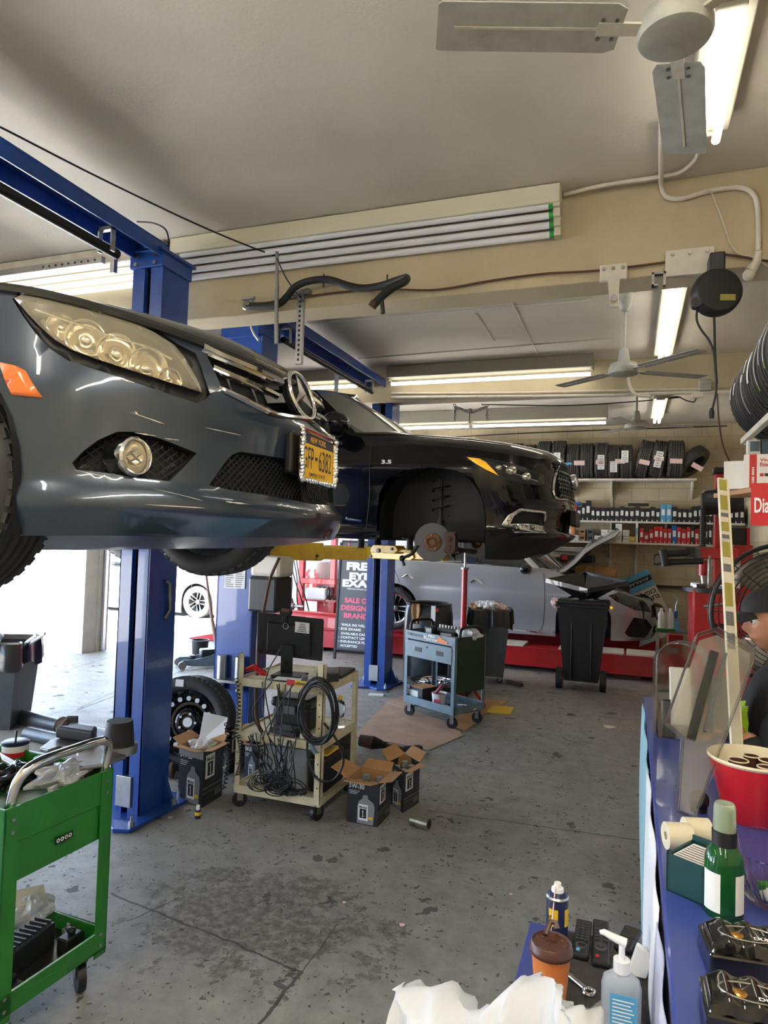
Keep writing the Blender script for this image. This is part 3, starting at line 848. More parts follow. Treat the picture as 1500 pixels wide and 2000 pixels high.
# ---------------------------------------------------------------- the grey-blue sedan on the near lift
mat('car1_paint', (.022, .038, .062), .28, .35, coat=1, coatr=.04, dirt=(.04, .055, .075), dscale=2.5, damt=.6)
mat('shield_plastic', (.06, .06, .065), .35)
mat('car1_hood', (.012, .013, .014), .25, .3, coat=1, coatr=.05)
mat('car1_black', (.008, .008, .009), .5)
mat('haze_lens', (.9, .82, .62), .2, trans=.8, ior=1.15, dirt=(.75, .66, .45), dscale=9, damt=.35)
mat('amber_lens', (.75, .16, .02), .25, coat=1)
mat('reflector', (.75, .72, .66), .12, 1)
mat('scratch', (.6, .56, .48), .6)
plan = [(0, 0), (-.008, .15), (-.028, .3), (-.07, .46), (-.13, .6), (-.22, .72), (-.35, .81), (-.52, .86), (-.8, .885), (-1.3, .89), (-2.3, .89), (-3.4, .885),
        (-3.9, .87), (-4.2, .83), (-4.42, .7), (-4.53, .5), (-4.58, .25), (-4.6, 0)]
front = [(1.55, -.12), (1.62, -.05), (1.69, .01), (1.75, .04), (1.79, .05), (1.805, .02), (1.84, .002), (1.95, -.008), (2.06, 0), (2.1, -.008), (2.16, -.03), (2.24, -.07), (2.33, -.12), (2.45, -.2)]
side = [(1.55, -.09), (1.62, -.045), (1.7, -.01), (1.78, .008), (1.8, -.002), (1.95, .006), (2.1, .0), (2.2, -.012), (2.3, -.035), (2.4, -.075), (2.5, -.14)]
rear = [(1.55, -.12), (1.65, -.03), (1.9, 0), (2.1, -.01), (2.45, -.08)]
zs = [(0, 2.24), (.3, 2.25), (.5, 2.255), (.7, 2.27), (.9, 2.295), (1.1, 2.325), (1.4, 2.36), (2.0, 2.41), (3.2, 2.42), (4.6, 2.42), (5.6, 2.40)]
inner = [(0, (-.13, 0, 2.315)), (.5, (-.24, 0, 2.365)), (.9, (-.42, 0, 2.4)), (1.3, (-.7, 0, 2.43)), (1.8, (-1.15, 0, 2.46)), (1.95, (-1.3, .4, 2.46)), (2.1, (-1.5, .64, 2.46)),
         (2.4, (-1.75, .78, 2.46)), (3.0, (-2.35, .8, 2.47)), (4.0, (-3.35, .78, 2.48)), (4.5, (-3.8, .62, 2.49)), (4.65, (-3.85, .3, 2.49)), (4.8, (-3.9, 0, 2.49)), (5.3, (-4.5, 0, 2.46))]
c1 = Car('sedan', 'dark grey-blue sedan raised high in front, with a fogged headlight and yellow plate', -1.09, 2.19, 1.62, plan, front, side, zs, inner, yaw=math.radians(4), rear=rear)
c1.zr0, c1.zr1 = 1.58, 2.42
def build_car1():
    c = c1; H = c.poly
    lamp = H([(29, 584), (45, 577), (69, 576), (107, 583), (149, 592), (203, 608), (256, 629), (301, 651), (339, 675), (357, 696), (373, 723), (387, 749), (393, 767), (347, 752), (267, 727), (187, 701), (139, 683), (107, 664), (80, 640), (53, 611)])
    gap = H([(24, 584), (40, 572), (69, 568), (107, 574), (152, 583), (206, 599), (262, 621), (308, 645), (347, 672), (382, 690), (400, 735), (412, 768), (404, 778), (385, 787), (347, 776), (267, 748), (187, 722), (132, 704), (98, 681), (70, 652), (45, 618)])  # black band: real lamp gap plus hood overhang shade put into the colour
    filler = H([(385, 688), (397, 700), (404, 707), (416, 733), (428, 762), (410, 768), (398, 735)])
    grille = [q for q in H([(391, 668), (467, 699), (555, 726), (578, 736)])]
    g_bot = H([(578, 830), (537, 812), (490, 791), (436, 763), (420, 728), (408, 703)])
    grille = [(0, grille[-1][1])] + grille[::-1] + g_bot[::-1] + [(0, g_bot[0][1])]
    grille = [(0, 2.262), *[p for p in H([(500, 706), (440, 686), (391, 668)])], *H([(408, 703), (420, 728), (436, 763), (490, 789), (537, 810)]), (0, 2.125)]
    fog = H([(141, 904), (160, 883), (192, 859), (229, 843), (267, 843), (320, 859), (384, 885), (360, 912), (331, 940), (267, 933), (203, 923), (149, 917)])
    intake = [(0, 1.955)] + H([(551, 895), (470, 882), (453, 888), (438, 905), (408, 948), (450, 957), (517, 967)]) + [(0, 1.812)]
    marker = H([(0, 708), (32, 715), (51, 725), (64, 749), (84, 777), (24, 772), (11, 744)])
    top = [(s, c.zs(s)) for s in [c.smax * k / 60 for k in range(61)]]
    zb = smooth_tab([(0, 1.69), (.7, 1.685), (1.2, 1.67), (1.5, 1.66), (5.6, 1.68)])
    bot = [(s, zb(s)) for s in [c.smax * k / 60 for k in range(60, -1, -1)]]
    wf = arch_poly(s_of_x(c, -.8), 1.84, .36, 1.66); wr = arch_poly(s_of_x(c, -3.56), 1.84, .36, 1.66)
    outline = top + bot
    regs = [('front_arch', wf), ('rear_arch', wr), ('gap', gap), ('headlight', lamp), ('filler', filler), ('grille', grille), ('fog_recess', fog), ('intake', intake), ('marker', marker)]
    res = split_panel(outline, regs, .04, .03)
    out = c.skin(c.SL, res, dict(body='car1_paint', gap='car1_black', headlight='haze_lens', filler='car1_paint', grille='car1_black', fog_recess='car1_black', intake='car1_black', marker='amber_lens'),
           dict(body='bumper_and_fenders', gap='headlight_gap_shade', filler='corner_panel', grille='grille', fog_recess='fog_light_recess', intake='lower_intake', marker='side_marker'),
           off=dict(gap=.02, grille=.06, fog_recess=.05, intake=.05, headlight=-.004, marker=-.004))
    out['headlight'].name = 'headlight'; out['headlight']['label'] = 'yellowed hazy headlight lens'
    out['marker']['label'] = 'orange side marker lamp'
    # inside of the lamp: bowl, reflectors and rings
    vs, fs = res['headlight']
    def inset(u, v, d):
        p = c.SL(u, v); h = .004; n = (c.SL(u + h, v) - c.SL(u - h, v)).cross(c.SL(u, v + h) - c.SL(u, v - h)).normalized(); return p - n * d, n
    mb = MB(); mb.nrm = 1
    def bowl(u, v, r, d=.055, sc=1.0):
        for sy in (1, -1):
            p, n = inset(u, v, d); M = c.M if sy > 0 else c.M @ DG((1, -1, 1, 1))
            F = frame(M @ p, (M.to_3x3() @ n).cross(V((0, 0, 1))), V((0, 0, 1)))
            if (F.to_3x3() @ V((0, 0, 1))).dot(M.to_3x3() @ n) < 0: F = F @ RO(PI, 4, 'X')
            mb.lathe([(0, -.03), (r * .4, -.028), (r * .75, -.01), (r, .02), (r * 1.08, .022)], 24, F)
            mb.lathe([(0, .02), (r * .3, .015), (r * .38, -.005), (r * .38, -.03)], 16, F)
    for (x, y), r in (((232, 668), .05), ((300, 700), .055), ((345, 725), .035), ((165, 640), .05), ((110, 615), .035)):
        u, v = c.hit(x, y); bowl(u, v, r)
    mb.build('reflector_bowl', 'reflector', out['headlight'], W=True)
    vs2 = [inset(u, v, .085)[0] for u, v in vs]
    c.place('lamp_housing', vs2, fs, 'cream_plastic', out['headlight'])
    # trim lines in the lamp
    def strip(name, pts, r, m, d=-.004, parent=None, flat=1, mirror=True, n=6, sub=6):
        P = [V((*p, 0)) for p in pts]; P = spline(P, sub)
        L = [inset(p.x, p.y, d)[0] for p in P]
        mb = MB(); mb.tube([c.M @ p for p in L], r, n, flat=flat)
        if mirror: mb.tube([c.M @ V((p.x, -p.y, p.z)) for p in L], r, n, flat=flat)
        return mb.build(name, m, parent or c.root, W=True)
    strip('lamp_trim', H([(60, 592), (150, 622), (230, 648), (300, 668), (345, 690)]), .003, 'chrome', .02, out['headlight'])
    # grille: chrome surround, slats
    for k, (pp, rr) in enumerate(((((393, 680), (430, 698), (500, 727), (548, 749)), .017), (((417, 716), (450, 730), (500, 751), (545, 772)), .013), (((428, 757), (470, 775), (530, 803), (566, 822)), .012))):
        pts = H(pp)
        strip('grille_slat', pts, rr, 'chrome', .008 if k else -.002, out['grille'], flat=.7)
    strip('grille_surround', [(0, 2.268)] + H([(500, 708), (440, 686), (391, 668)]), .009, 'chrome', -.004, out['grille'], sub=3)
    strip('grille_surround', H([(436, 763), (490, 789), (537, 810)]) + [(0, 2.118)], .009, 'chrome', -.004, out['grille'], sub=3)
    # grey louvre faces beside the star
    for s_ in (1, -1):
        for z0, z1 in ((2.165, 2.198), (2.215, 2.242)):
            a = [inset(.1, z0, .02)[0], inset(.17, z0, .055)[0], inset(.17, z1, .055)[0], inset(.1, z1, .02)[0]]
            mb = MB(); mb.add([c.M @ V((p.x, s_ * p.y, p.z)) for p in a], [(0, 1, 2, 3)]); mb.build('star_mount', 'grey_plastic', out['grille'], W=True, solid=.004)
    # grille vertical ribs
    for s_ in (.25, .38): strip('grille_rib', [(s_, 2.13), (s_, 2.18), (s_, 2.24)], .004, 'grey_plastic', .05, out['grille'])
    # three-pointed emblem
    Mi = c.M.inverted(); o_ = Mi @ EYE; d_ = (Mi.to_3x3() @ ray(579, 773)); t_ = -o_.y / d_.y; EMX = (o_ + d_ * t_).x + .02; EMZ = (o_ + d_ * t_).z; print('emblem', EMX, EMZ)
    p, n = inset(0.0, 2.185, -.012); F = frame(c.M @ V((EMX, 0, EMZ)), V((0, 1, 0)), V((-.32, 0, 1)))
    n_ = F.to_3x3() @ V((0, 0, 1))
    e = MB(); e.torus((0, 0, 0), .088, .009, 48, 10, F)
    em = e.build('emblem_ring', 'chrome', c.root, W=True)
    e = MB()
    for k in range(3):
        a = PI / 2 + k * 2 * PI / 3; t = V((cos(a) * .086, sin(a) * .086, 0)); b1 = V((cos(a + 1.047) * .017, sin(a + 1.047) * .017, 0)); b2 = V((cos(a - 1.047) * .017, sin(a - 1.047) * .017, 0))
        e.add([t, b1, V((0, 0, .018)), b2, V((0, 0, -.004))], [(0, 1, 2), (0, 2, 3), (0, 4, 1), (0, 3, 4)], False, F)
    e.build('emblem_star', 'chrome', em, W=True)
    MB().lathe([(0, -.012), (.088, -.012), (.088, -.03)], 32, F).build('emblem_backing', 'car1_black', em, W=True)
    # fog lamp
    u, v = c.hit(262, 892)
    for sy in (1, -1):
        p, n = inset(u, v, .0); M = c.M if sy > 0 else c.M @ DG((1, -1, 1, 1))
        nw = V((1, .0, 0)); nw = (c.M.to_3x3() @ V((1, .25 * sy, 0))).normalized()
        F = frame(M @ p, nw.cross(V((0, 0, 1))) * -1, V((0, 0, 1)))
        if (F.to_3x3() @ V((0, 0, 1))).dot(nw) < 0: F = F @ RO(PI, 4, 'Y')
        b = MB(); b.lathe([(.053, -.06), (.054, .008), (.048, .014), (.044, .008), (.044, -.01)], 32, F); bz = b.build('fog_light', 'chrome', c.root, W=True)
        MB().lathe([(0, .006), (.03, .004), (.044, -.002)], 28, F).build('fog_lens', 'haze_lens', bz, W=True)
        MB().lathe([(0, -.035), (.02, -.03), (.044, -.006)], 24, F).build('fog_reflector', 'reflector', bz, W=True)
    # honeycomb in the openings
    def honey(name, poly, du, dv, parent, d, r=.0022):
        us = [q[0] for q in poly]; vs_ = [q[1] for q in poly]; mb = MB()
        nu = int((max(us) - min(us)) / du) + 2; nv = int((max(vs_) - min(vs_)) / dv) + 2
        for i in range(-nv, nu + nv):
            for sg in (1, -1):
                prev = None
                for j in range(nv * 2 + 1):
                    q = (min(us) + i * du + sg * j * du / 2 + (0 if sg > 0 else nv * du / 2), min(vs_) + j * dv / 2)
                    ok = q[0] >= 0 and inpoly(q, poly)
                    if ok and prev:
                        a = inset(*prev, d)[0]; b = inset(*q, d)[0]
                        mb.cyl(c.M @ a, c.M @ b, r, 4, cap=False, smooth=False); mb.cyl(c.M @ V((a.x, -a.y, a.z)), c.M @ V((b.x, -b.y, b.z)), r, 4, cap=False, smooth=False)
                    prev = q if ok else None
        return mb.build(name, 'dark_plastic', parent, W=True)
    honey('intake_mesh', intake, .026, .02, out['intake'], .022)
    honey('fog_mesh', fog, .03, .022, out['fog_recess'], .03)
    MB().box((0, 0, 0), (.03, .36, .14), M=c.M @ TR((-.0, 0, 1.975))).build('plate_holder', 'car1_black', c.root, W=True, bevel=.01)
    belt = [(-1.15, 0, 2.46), (-1.3, .4, 2.46), (-1.5, .64, 2.46), (-1.75, .78, 2.46), (-2.4, .8, 2.47), (-3.35, .78, 2.48), (-3.8, .62, 2.49), (-3.88, .3, 2.49), (-3.92, 0, 2.49)]
    roof = [(-1.95, 0, 2.86), (-1.98, .3, 2.855), (-2.05, .52, 2.84), (-2.15, .6, 2.83), (-2.5, .63, 2.85), (-3.0, .61, 2.85), (-3.25, .5, 2.83), (-3.3, .25, 2.84), (-3.3, 0, 2.85)]
    car_shell(c, belt, roof, (('windshield', 0, 10, 'dark_glass'), ('windshield_pillar', 10, 15, 'car1_hood'), ('side_window', 15, 26, 'dark_glass'), ('rear_pillar', 26, 31, 'car1_hood'), ('rear_window', 31, 40, 'dark_glass')),
              2.91, 2.05, ['car1_hood'], 1.69, ((-.8, 1.84, .36, .87), (-3.56, 1.84, .36, .87)), 'car1_hood')
    edge = [c.SL(s, c.zs(s)) for s in [1.5 * k / 40 for k in range(41)]]
    mb = MB(); mb.tube([c.M @ (p + V((.004, 0, .006))) for p in edge], .015, 8); mb.tube([c.M @ V((p.x + .004, -p.y, p.z + .006)) for p in edge], .015, 8)
    mb.build('hood_lip', 'car1_hood', c.root, W=True)
    mb = MB(); mb.loft([[c.M @ V(p) for p in ((x, -.72, 1.69), (x, -.55, z), (x, .55, z), (x, .72, 1.69))] for x, z in ((-.12, 1.69), (-.25, 1.66), (-.5, 1.635), (-.8, 1.625), (-1.1, 1.65))], closed=False, cap=False)
    mb.build('splash_shield', 'shield_plastic', c.root, W=True)
    for sx in (-.8, -3.56):
        for sy in (1, -1):
            q = c.M @ V((sx, sy * .775, 1.81)); wheel(c.root, q, .325, .22, .215, 7, -sy, 'steel', c.yaw + (.1 if sx > -2 else 0))
    # registration plate with ornate frame
    yaw = c.yaw; F = frame(c.M @ V((.034, 0, 1.975)), (c.M.to_3x3() @ V((0, -1, 0))), V((0, 0, 1)))
    pl = MB().box((0, 0, 0), (.305, .152, .003), M=F).build('license_plate', 'plate_yellow', c.root, W=True); pl['label'] = 'yellow and navy registration plate in a chrome frame'
    MB().box((0, .058, .0017), (.3, .034, .001), M=F).build('plate_header', 'navy', pl, W=True)
    tx = MB(); put_text(tx, 'NEW YORK', F, -.075, .047, .15, .022, .02, .003); tx.build('plate_state_text', 'plate_yellow', pl, W=True)
    tx = MB(); put_text(tx, 'GFP', F, -.135, -.045, .095, .075, .0, .0025); put_text(tx, '6382', F, .01, -.045, .125, .075, .0, .0025)
    tx.box((-.015, -.005, .0025), (.02, .012, .001), M=F); tx.build('plate_number', 'navy', pl, W=True)
    tx = MB(); put_text(tx, 'EMPIRE STATE', F, -.075, -.07, .15, .013, .01, .0025); tx.build('plate_motto', 'navy', pl, W=True)
    fr = MB(); random.seed(4)
    for a, b in (((-.16, -.085), (.16, -.085)), ((.16, -.085), (.16, .085)), ((.16, .085), (-.16, .085)), ((-.16, .085), (-.16, -.085))):
        fr.tube([F @ V((*a, .006)), F @ V((*b, .006))], .0085, 8)
    for k in range(15):
        t = random.random(); x = -.162; y = -.08 + .012 * k if k < 14 else 0
        for x_, y_ in ((-.162, -.085 + .0115 * k), (.162, -.085 + .0115 * k), (-.16 + .0225 * k, -.088)):
            fr.ball(F @ V((x_ + random.uniform(-.004, .004), y_, .011)), random.uniform(.007, .0125), 8)
    fr.build('plate_frame', 'chrome', pl, W=True)
    # scrapes on the bumper edges
    random.seed(9)
    sc = MB()
    for (xa, ya, xb, yb), k in (((262, 845, 305, 852), .7), ((320, 856, 350, 860), .5), ((255, 805, 320, 828), .8), ((400, 835, 470, 850), .5), ((285, 985, 400, 992), 1), ((440, 980, 486, 985), 1), ((590, 1003, 600, 1005), 1), ((300, 955, 395, 978), .4), ((145, 918, 230, 936), .5), ((235, 740, 262, 748), .9), ((262, 803, 272, 812), 1.2)):
        n = 7; up_ = []; dn = []
        for i in range(n):
            t = i / (n - 1); x = xa + (xb - xa) * t; y = ya + (yb - ya) * t; h = (1.5 * k * sin(PI * t) + .2) * random.uniform(.4, 1.3)
            up_.append(c.M @ inset(*c.hit(x, y - h), -.0015)[0]); dn.append(c.M @ inset(*c.hit(x, y + h), -.0015)[0])
        sc.add(up_ + dn, [(i, i + 1, n + i + 1, n + i) for i in range(n - 1)])
    sc.build('scrape', 'scratch', out['body'], W=True)['kind'] = 'stuff'
mat('plate_yellow', (.85, .48, .02), .4); mat('navy', (.01, .015, .06), .4)
build_car1(); split_sides(c1.root)
# ---------------------------------------------------------------- the black SUV on the far lift
mat('car2_paint', (.004, .004, .006), .14, coat=.45, coatr=.02, spec=.3)
mat('car2_glass', (.3, .36, .3), .04, trans=.7, ior=1.2)
mat('clear_lens', (.9, .92, .92), .05, trans=.95, ior=1.15)
plan = [(0, 0), (-.012, .2), (-.04, .38), (-.1, .56), (-.2, .72), (-.36, .855), (-.58, .935), (-.9, .965), (-1.5, .975), (-3, .98), (-4, .97), (-4.5, .93), (-4.8, .8), (-4.93, .5), (-4.98, .2), (-5, 0)]
front = [(1.52, -.34), (1.58, -.26), (1.64, -.17), (1.71, -.06), (1.76, .01), (1.775, .0), (1.79, -.05), (1.9, -.035), (2.0, .0), (2.07, -.02), (2.2, -.045), (2.33, -.075), (2.42, -.11), (2.5, -.17), (2.6, -.25)]
side = [(1.52, -.07), (1.62, -.02), (1.74, -.01), (1.78, -.045), (1.95, -.04), (2.15, -.0), (2.27, .008), (2.34, -.012), (2.42, -.03), (2.5, -.055), (2.6, -.1)]
rear = [(1.55, -.2), (1.75, 0), (2.1, 0), (2.6, -.1)]
zs = [(0, 2.40), (.5, 2.385), (.8, 2.365), (1.0, 2.375), (1.4, 2.42), (2.0, 2.48), (2.4, 2.525), (3.0, 2.54), (6, 2.58)]
inner = [(0, (-.1, 0, 2.43)), (.5, (-.28, 0, 2.495)), (.9, (-.6, 0, 2.555)), (1.3, (-.95, 0, 2.6)), (1.8, (-1.41, 0, 2.645)), (2.0, (-1.5, .5, 2.63)), (2.3, (-1.75, .84, 2.585)), (2.8, (-2.3, .885, 2.57)), (3.5, (-3, .89, 2.58)),
         (4.9, (-4.35, .87, 2.6)), (5.3, (-4.7, .7, 2.6)), (5.8, (-4.88, .3, 2.6)), (6.1, (-4.92, 0, 2.6))]
c2 = Car('suv', 'black SUV raised on the yellow-armed lift with its front wheel off', -.46, 6.15, 1.56, plan, front, side, zs, inner, rear=rear)
c2.zr0, c2.zr1 = 1.54, 2.55
mat('hole_light', (.75, .78, .8), .4)
def build_car2():
    c = c2; H = c.poly
    lamp = H([(902, 892), (915, 889), (956, 895), (1001, 905), (1036, 917), (1062, 928), (1063, 945), (1050, 948), (1005, 941), (984, 934), (963, 926), (932, 910)])
    amber = H([(912, 893), (937, 896), (949, 903), (974, 929), (949, 917), (930, 906)])
    fogo = H([(978, 1026), (991, 1007), (1015, 993), (1065, 999), (1066, 1012), (1067, 1042), (1027, 1037), (993, 1031)])
    fogi = H([(996, 1023), (1004, 1007), (1019, 998), (1063, 1003), (1063, 1028), (1045, 1024), (1020, 1023)])
    arch = H([(947, 1110), (947, 1075), (945, 1000), (938, 960), (925, 936), (890, 918), (840, 913), (790, 918), (757, 935), (740, 965), (735, 1010), (737, 1070), (737, 1110)])
    arch = [(q[0], min(q[1], 1.5) if k in (0, 12) else q[1]) for k, q in enumerate(arch)]
    ge = H([(1083, 930), (1083, 972)])
    gril = [(0, 2.37), (.3, 2.37), (ge[0][0], ge[0][1]), (ge[1][0], ge[1][1]), (.28, 2.06), (0, 2.05)]
    low_in = [(0, 1.97), (.45, 1.95), (.4, 1.80), (0, 1.79)]
    sA = s_of_x(c, -1.03); zt = 1.735
    low = [(0, zt), (sA, zt), (sA, 1.0), (0, 1.0)]
    n = 70; top = [(s, c.zs(s)) for s in [c.smax * k / n for k in range(n + 1)]]
    zb = smooth_tab([(0, 1.62), (.4, 1.6), (.8, 1.555), (1.6, 1.555), (2.0, 1.68), (6, 1.7)])
    bot = [(s, zb(s)) for s in [c.smax * k / n for k in range(n, -1, -1)]]
    wr = arch_poly(s_of_x(c, -3.95), 1.86, .43, 1.6)
    res = split_panel(top + bot, [('lower_fascia', low), ('front_arch', arch), ('rear_arch', wr), ('headlight', lamp), ('amber', amber), ('fog_trim', fogo), ('fog_recess', fogi), ('grille', gril), ('lower_intake', low_in)], .045, .035)
    out = c.skin(c.SL, res, dict(body='car2_paint', lower_fascia='car1_black', headlight='clear_lens', amber='amber_yellow', fog_trim='chrome', fog_recess='car1_black', grille='car1_black', lower_intake='car1_black'),
                 dict(body='bumper_and_sides', amber='turn_signal', fog_trim='fog_light_trim', fog_recess='fog_light_recess'), off=dict(fog_recess=.04, grille=.03, lower_intake=.05, fog_trim=-.006, amber=-.003))
    out['amber']['label'] = 'amber turn signal lens'
    # lamp interior
    def inset(u, v, d):
        p = c.SL(u, v); h = .004; nn = (c.SL(u + h, v) - c.SL(u - h, v)).cross(c.SL(u, v + h) - c.SL(u, v - h)).normalized(); return p - nn * d, nn
    uv, fs = res['headlight']; c.place('lamp_housing', [inset(u, v, .06)[0] for u, v in uv], fs, 'car1_black', out['headlight'])
    mb = MB()
    for x, y, r in ((1000, 918, .05), (1030, 930, .045), (975, 912, .03)):
        u, v = c.hit(x, y)
        for sg in (1, -1):
            p = inset(u, v, .03)[0]; mb.ball(c.M @ V((p.x, sg * p.y, p.z)), r, 14, (1, .8, .9))
    mb.build('projector', 'reflector', out['headlight'], W=True)
    def strip(name, pts, r, m, d=-.002, parent=None, flat=1, n=6, sub=6, both=True):
        L = [inset(p.x, p.y, d)[0] for p in spline([V((*p, 0)) for p in pts], sub)]; mb = MB(); mb.tube([c.M @ p for p in L], r, n, flat=flat)
        if both: mb.tube([c.M @ V((p.x, -p.y, p.z)) for p in L], r, n, flat=flat)
        return mb.build(name, m, parent or c.root, W=True)
    strip('lamp_bar', H([(985, 905), (1010, 925), (1055, 940)]), .006, 'chrome', .02, out['headlight'])
    strip('grille_surround', [(0, 2.375), (.3, 2.372), ge[0], ge[1], (.28, 2.06), (0, 2.045)], .011, 'chrome', -.004, out['grille'], sub=3)
    # wavy grille mesh
    mb = MB()
    for k in range(9):
        z = 2.08 + k * .034
        pts = []
        for i in range(41):
            u = (ge[0][0] - .03) * i / 40; p, nn = inset(u, z + .012 * sin(i * PI / 2 + (k % 2) * PI), -.008); pts.append(p)
        for sg in (1, -1): mb.tube([c.M @ V((p.x, sg * p.y, p.z)) for p in pts], .008, 5)
    mb.build('grille_mesh', 'dark_plastic', out['grille'], W=True)
    F = frame(c.M @ V((-.01, 0, 2.235)), V((0, 1, 0)), V((-.15, 0, 1)))
    MB().lathe([(0, .03), (.05, .028), (.085, .015), (.09, 0), (.085, -.03)], 28, F @ DG((1.2, .8, 1, 1))).build('emblem', 'chrome', c.root, W=True)
    MB().box((0, 0, 0), (.05, .5, .13), M=c.M @ TR((.0, 0, 1.91))).build('plate_holder', 'car1_black', c.root, W=True, bevel=.01)
    strip('door_gap', H([(725, 862), (723, 900), (722, 950), (720, 990), (713, 1035)]), .003, 'car1_black', -.001)
    strip('body_crease', H([(722, 929), (690, 931), (640, 928)]), .0025, 'car2_paint', -.002)
    strip('sill_trim', [(q[0] + .0, q[1]) for q in H([(706, 1017), (680, 1014), (640, 1010)])], .012, 'chrome', -.004, flat=.6)
    u, v = c.hit(757, 904); p, nn = inset(u, v, -.012); F = frame(c.M @ p + V((-.05, 0, -.012)), V((1, 0, 0)), V((0, 0, 1)))
    tb = MB(); put_text(tb, '3.5', F, 0, 0, .085, .032, .03, 0); tb.build('engine_badge', 'hole_light', c.root, W=True, solid=.004)
    belt = [(-1.41, 0, 2.645), (-1.5, .5, 2.63), (-1.75, .84, 2.585), (-2.1, .885, 2.57), (-3, .89, 2.58), (-4.35, .87, 2.6), (-4.75, .65, 2.6), (-4.86, .3, 2.6), (-4.9, 0, 2.6)]
    roof = [(-2.1, 0, 3.05), (-2.13, .4, 3.04), (-2.25, .62, 3.02), (-2.5, .68, 3.03), (-3.1, .7, 3.06), (-4.1, .68, 3.04), (-4.5, .55, 2.98), (-4.55, .25, 3.0), (-4.56, 0, 3.0)]
    car_shell(c, belt, roof, (('windshield', 0, 10, 'car2_glass'), ('windshield_pillar', 10, 14, 'car2_paint'), ('side_window', 14, 27, 'dark_glass'), ('rear_pillar', 27, 31, 'car2_paint'), ('rear_window', 31, 40, 'dark_glass')),
              3.1, 2.2, ['car2_paint'], 1.69, ((-1.03, 1.87, .43, .96), (-3.95, 1.87, .43, .96)), 'car2_paint')
    # bright trims at the window and pillar
    for nm, L in (('window_trim', [(-1.92, .888, 2.585), (-2.2, .899, 2.58), (-3, .905, 2.59), (-4.3, .885, 2.61)]), ('pillar_trim', [(-1.92, .888, 2.585), (-2.1, .86, 2.72), (-2.35, .785, 2.91), (-2.6, .715, 3.03), (-3.1, .71, 3.065), (-4.1, .69, 3.05)])):
        mb = MB()
        for sg in (1, -1): mb.tube([c.M @ V((x, sg * y, z)) for x, y, z in spline(L, 6)], .011, 6)
        mb.build(nm, 'chrome', c.root, W=True)
    mb = MB(); e = [p + V((0, 0, .005)) for p in [c.TL(s, .32) for s in [1.0 + 1.3 * k / 20 for k in range(21)]]]
    for sg in (1, -1): mb.tube([c.M @ V((p.x, sg * p.y, p.z)) for p in e], .004, 5)
    mb.build('hood_gap', 'car1_black', c.root, W=True)
    mirror(c, (-1.83, 1.08, 2.62), size=(.12, .14, .1), m='car2_paint')
    # brake assembly where the wheel is off
    for sg in (1, -1):
        hc = c.M @ V((-1.04, sg * .86, 1.675)); o = -sg
        M = TR(hc) @ RO(PI / 2 * (1 if o < 0 else -1), 4, 'X')
        d = MB().lathe([(.075, .0), (.155, .0), (.157, -.008), (.157, -.024), (.15, -.03), (.06, -.03)], 48, M).build('brake_disc', 'disc_metal', c.root, W=True)
        MB().lathe([(0, .02), (.028, .02), (.032, .012), (.036, .03), (.04, .03), (.042, .012), (.07, .01), (.074, .005), (.078, -.02)], 32, M).build('hub', 'rust', d, W=True)
        for k in range(5):
            a = 2 * PI * k / 5 + .3
            MB().cyl(M @ V((cos(a) * .057, sin(a) * .057, .01)), M @ V((cos(a) * .057, sin(a) * .057, .035)), .006, 8).build('wheel_stud', 'steel', d, W=True)
        cal = MB(); pts = [(.1, -.075), (.135, -.09), (.19, -.08), (.2, -.03), (.2, .04), (.185, .085), (.12, .095), (.1, .06), (.12, 0)]
        Mx = M if o < 0 else M @ Matrix.Scale(1, 4)
        cal.prism(pts, -.05, .045, Mx @ (Matrix.Identity(4) if o < 0 else DG((1, 1, 1, 1))))
        cal.cyl(Mx @ V((.14, .08, .03)), Mx @ V((.2, .085, .03)), .012, 8); cal.cyl(Mx @ V((.15, -.04, .045)), Mx @ V((.15, -.04, .055)), .018, 12); cal.cyl(Mx @ V((.15, .03, .045)), Mx @ V((.15, .03, .055)), .018, 12)
        cal.build('brake_caliper', 'dark_rust', c.root, W=True, bevel=.008)
        y = hc.y - o * .22; s_ = MB(); s_.cyl((hc.x - .0, y, 1.7), (hc.x - .0, y, 1.86), .03, 12).cyl((hc.x, y, 1.86), (hc.x, y, 2.2), .012, 8); s_.build('strut', 'dark_plastic', c.root, W=True)
        sp = MB(); sp.tube([(hc.x + .07 * cos(a * .5), y + .07 * sin(a * .5), 1.9 + a * .0066) for a in range(46)], .008, 6); sp.build('coil_spring', 'black', c.root, W=True)
        a_ = MB(); a_.tube([(hc.x - .3, y - o * .4, 1.66), (hc.x - .1, y - o * .1, 1.6), (hc.x, hc.y - o * .08, 1.58)], .03, 8, flat=.5); a_.build('control_arm', 'dark_rust', c.root, W=True)
        l_ = MB(); l_.tube([hc + V((-.12, 0, -.03)), hc + V((-.17, 0, -.1)), hc + V((-.26, .02, -.14)), hc + V((-.24, .02, -.2))], .014, 7).ball(hc + V((-.26, .02, -.14)), .026, 10); l_.build('tie_rod', 'black', c.root, W=True)
        wheel(c.root, c.M @ V((-3.95, sg * .86, 1.78)), .37, .24, .25, 7, o, 'chrome')
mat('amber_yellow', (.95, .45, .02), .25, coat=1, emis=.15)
build_car2(); split_sides(c2.root)
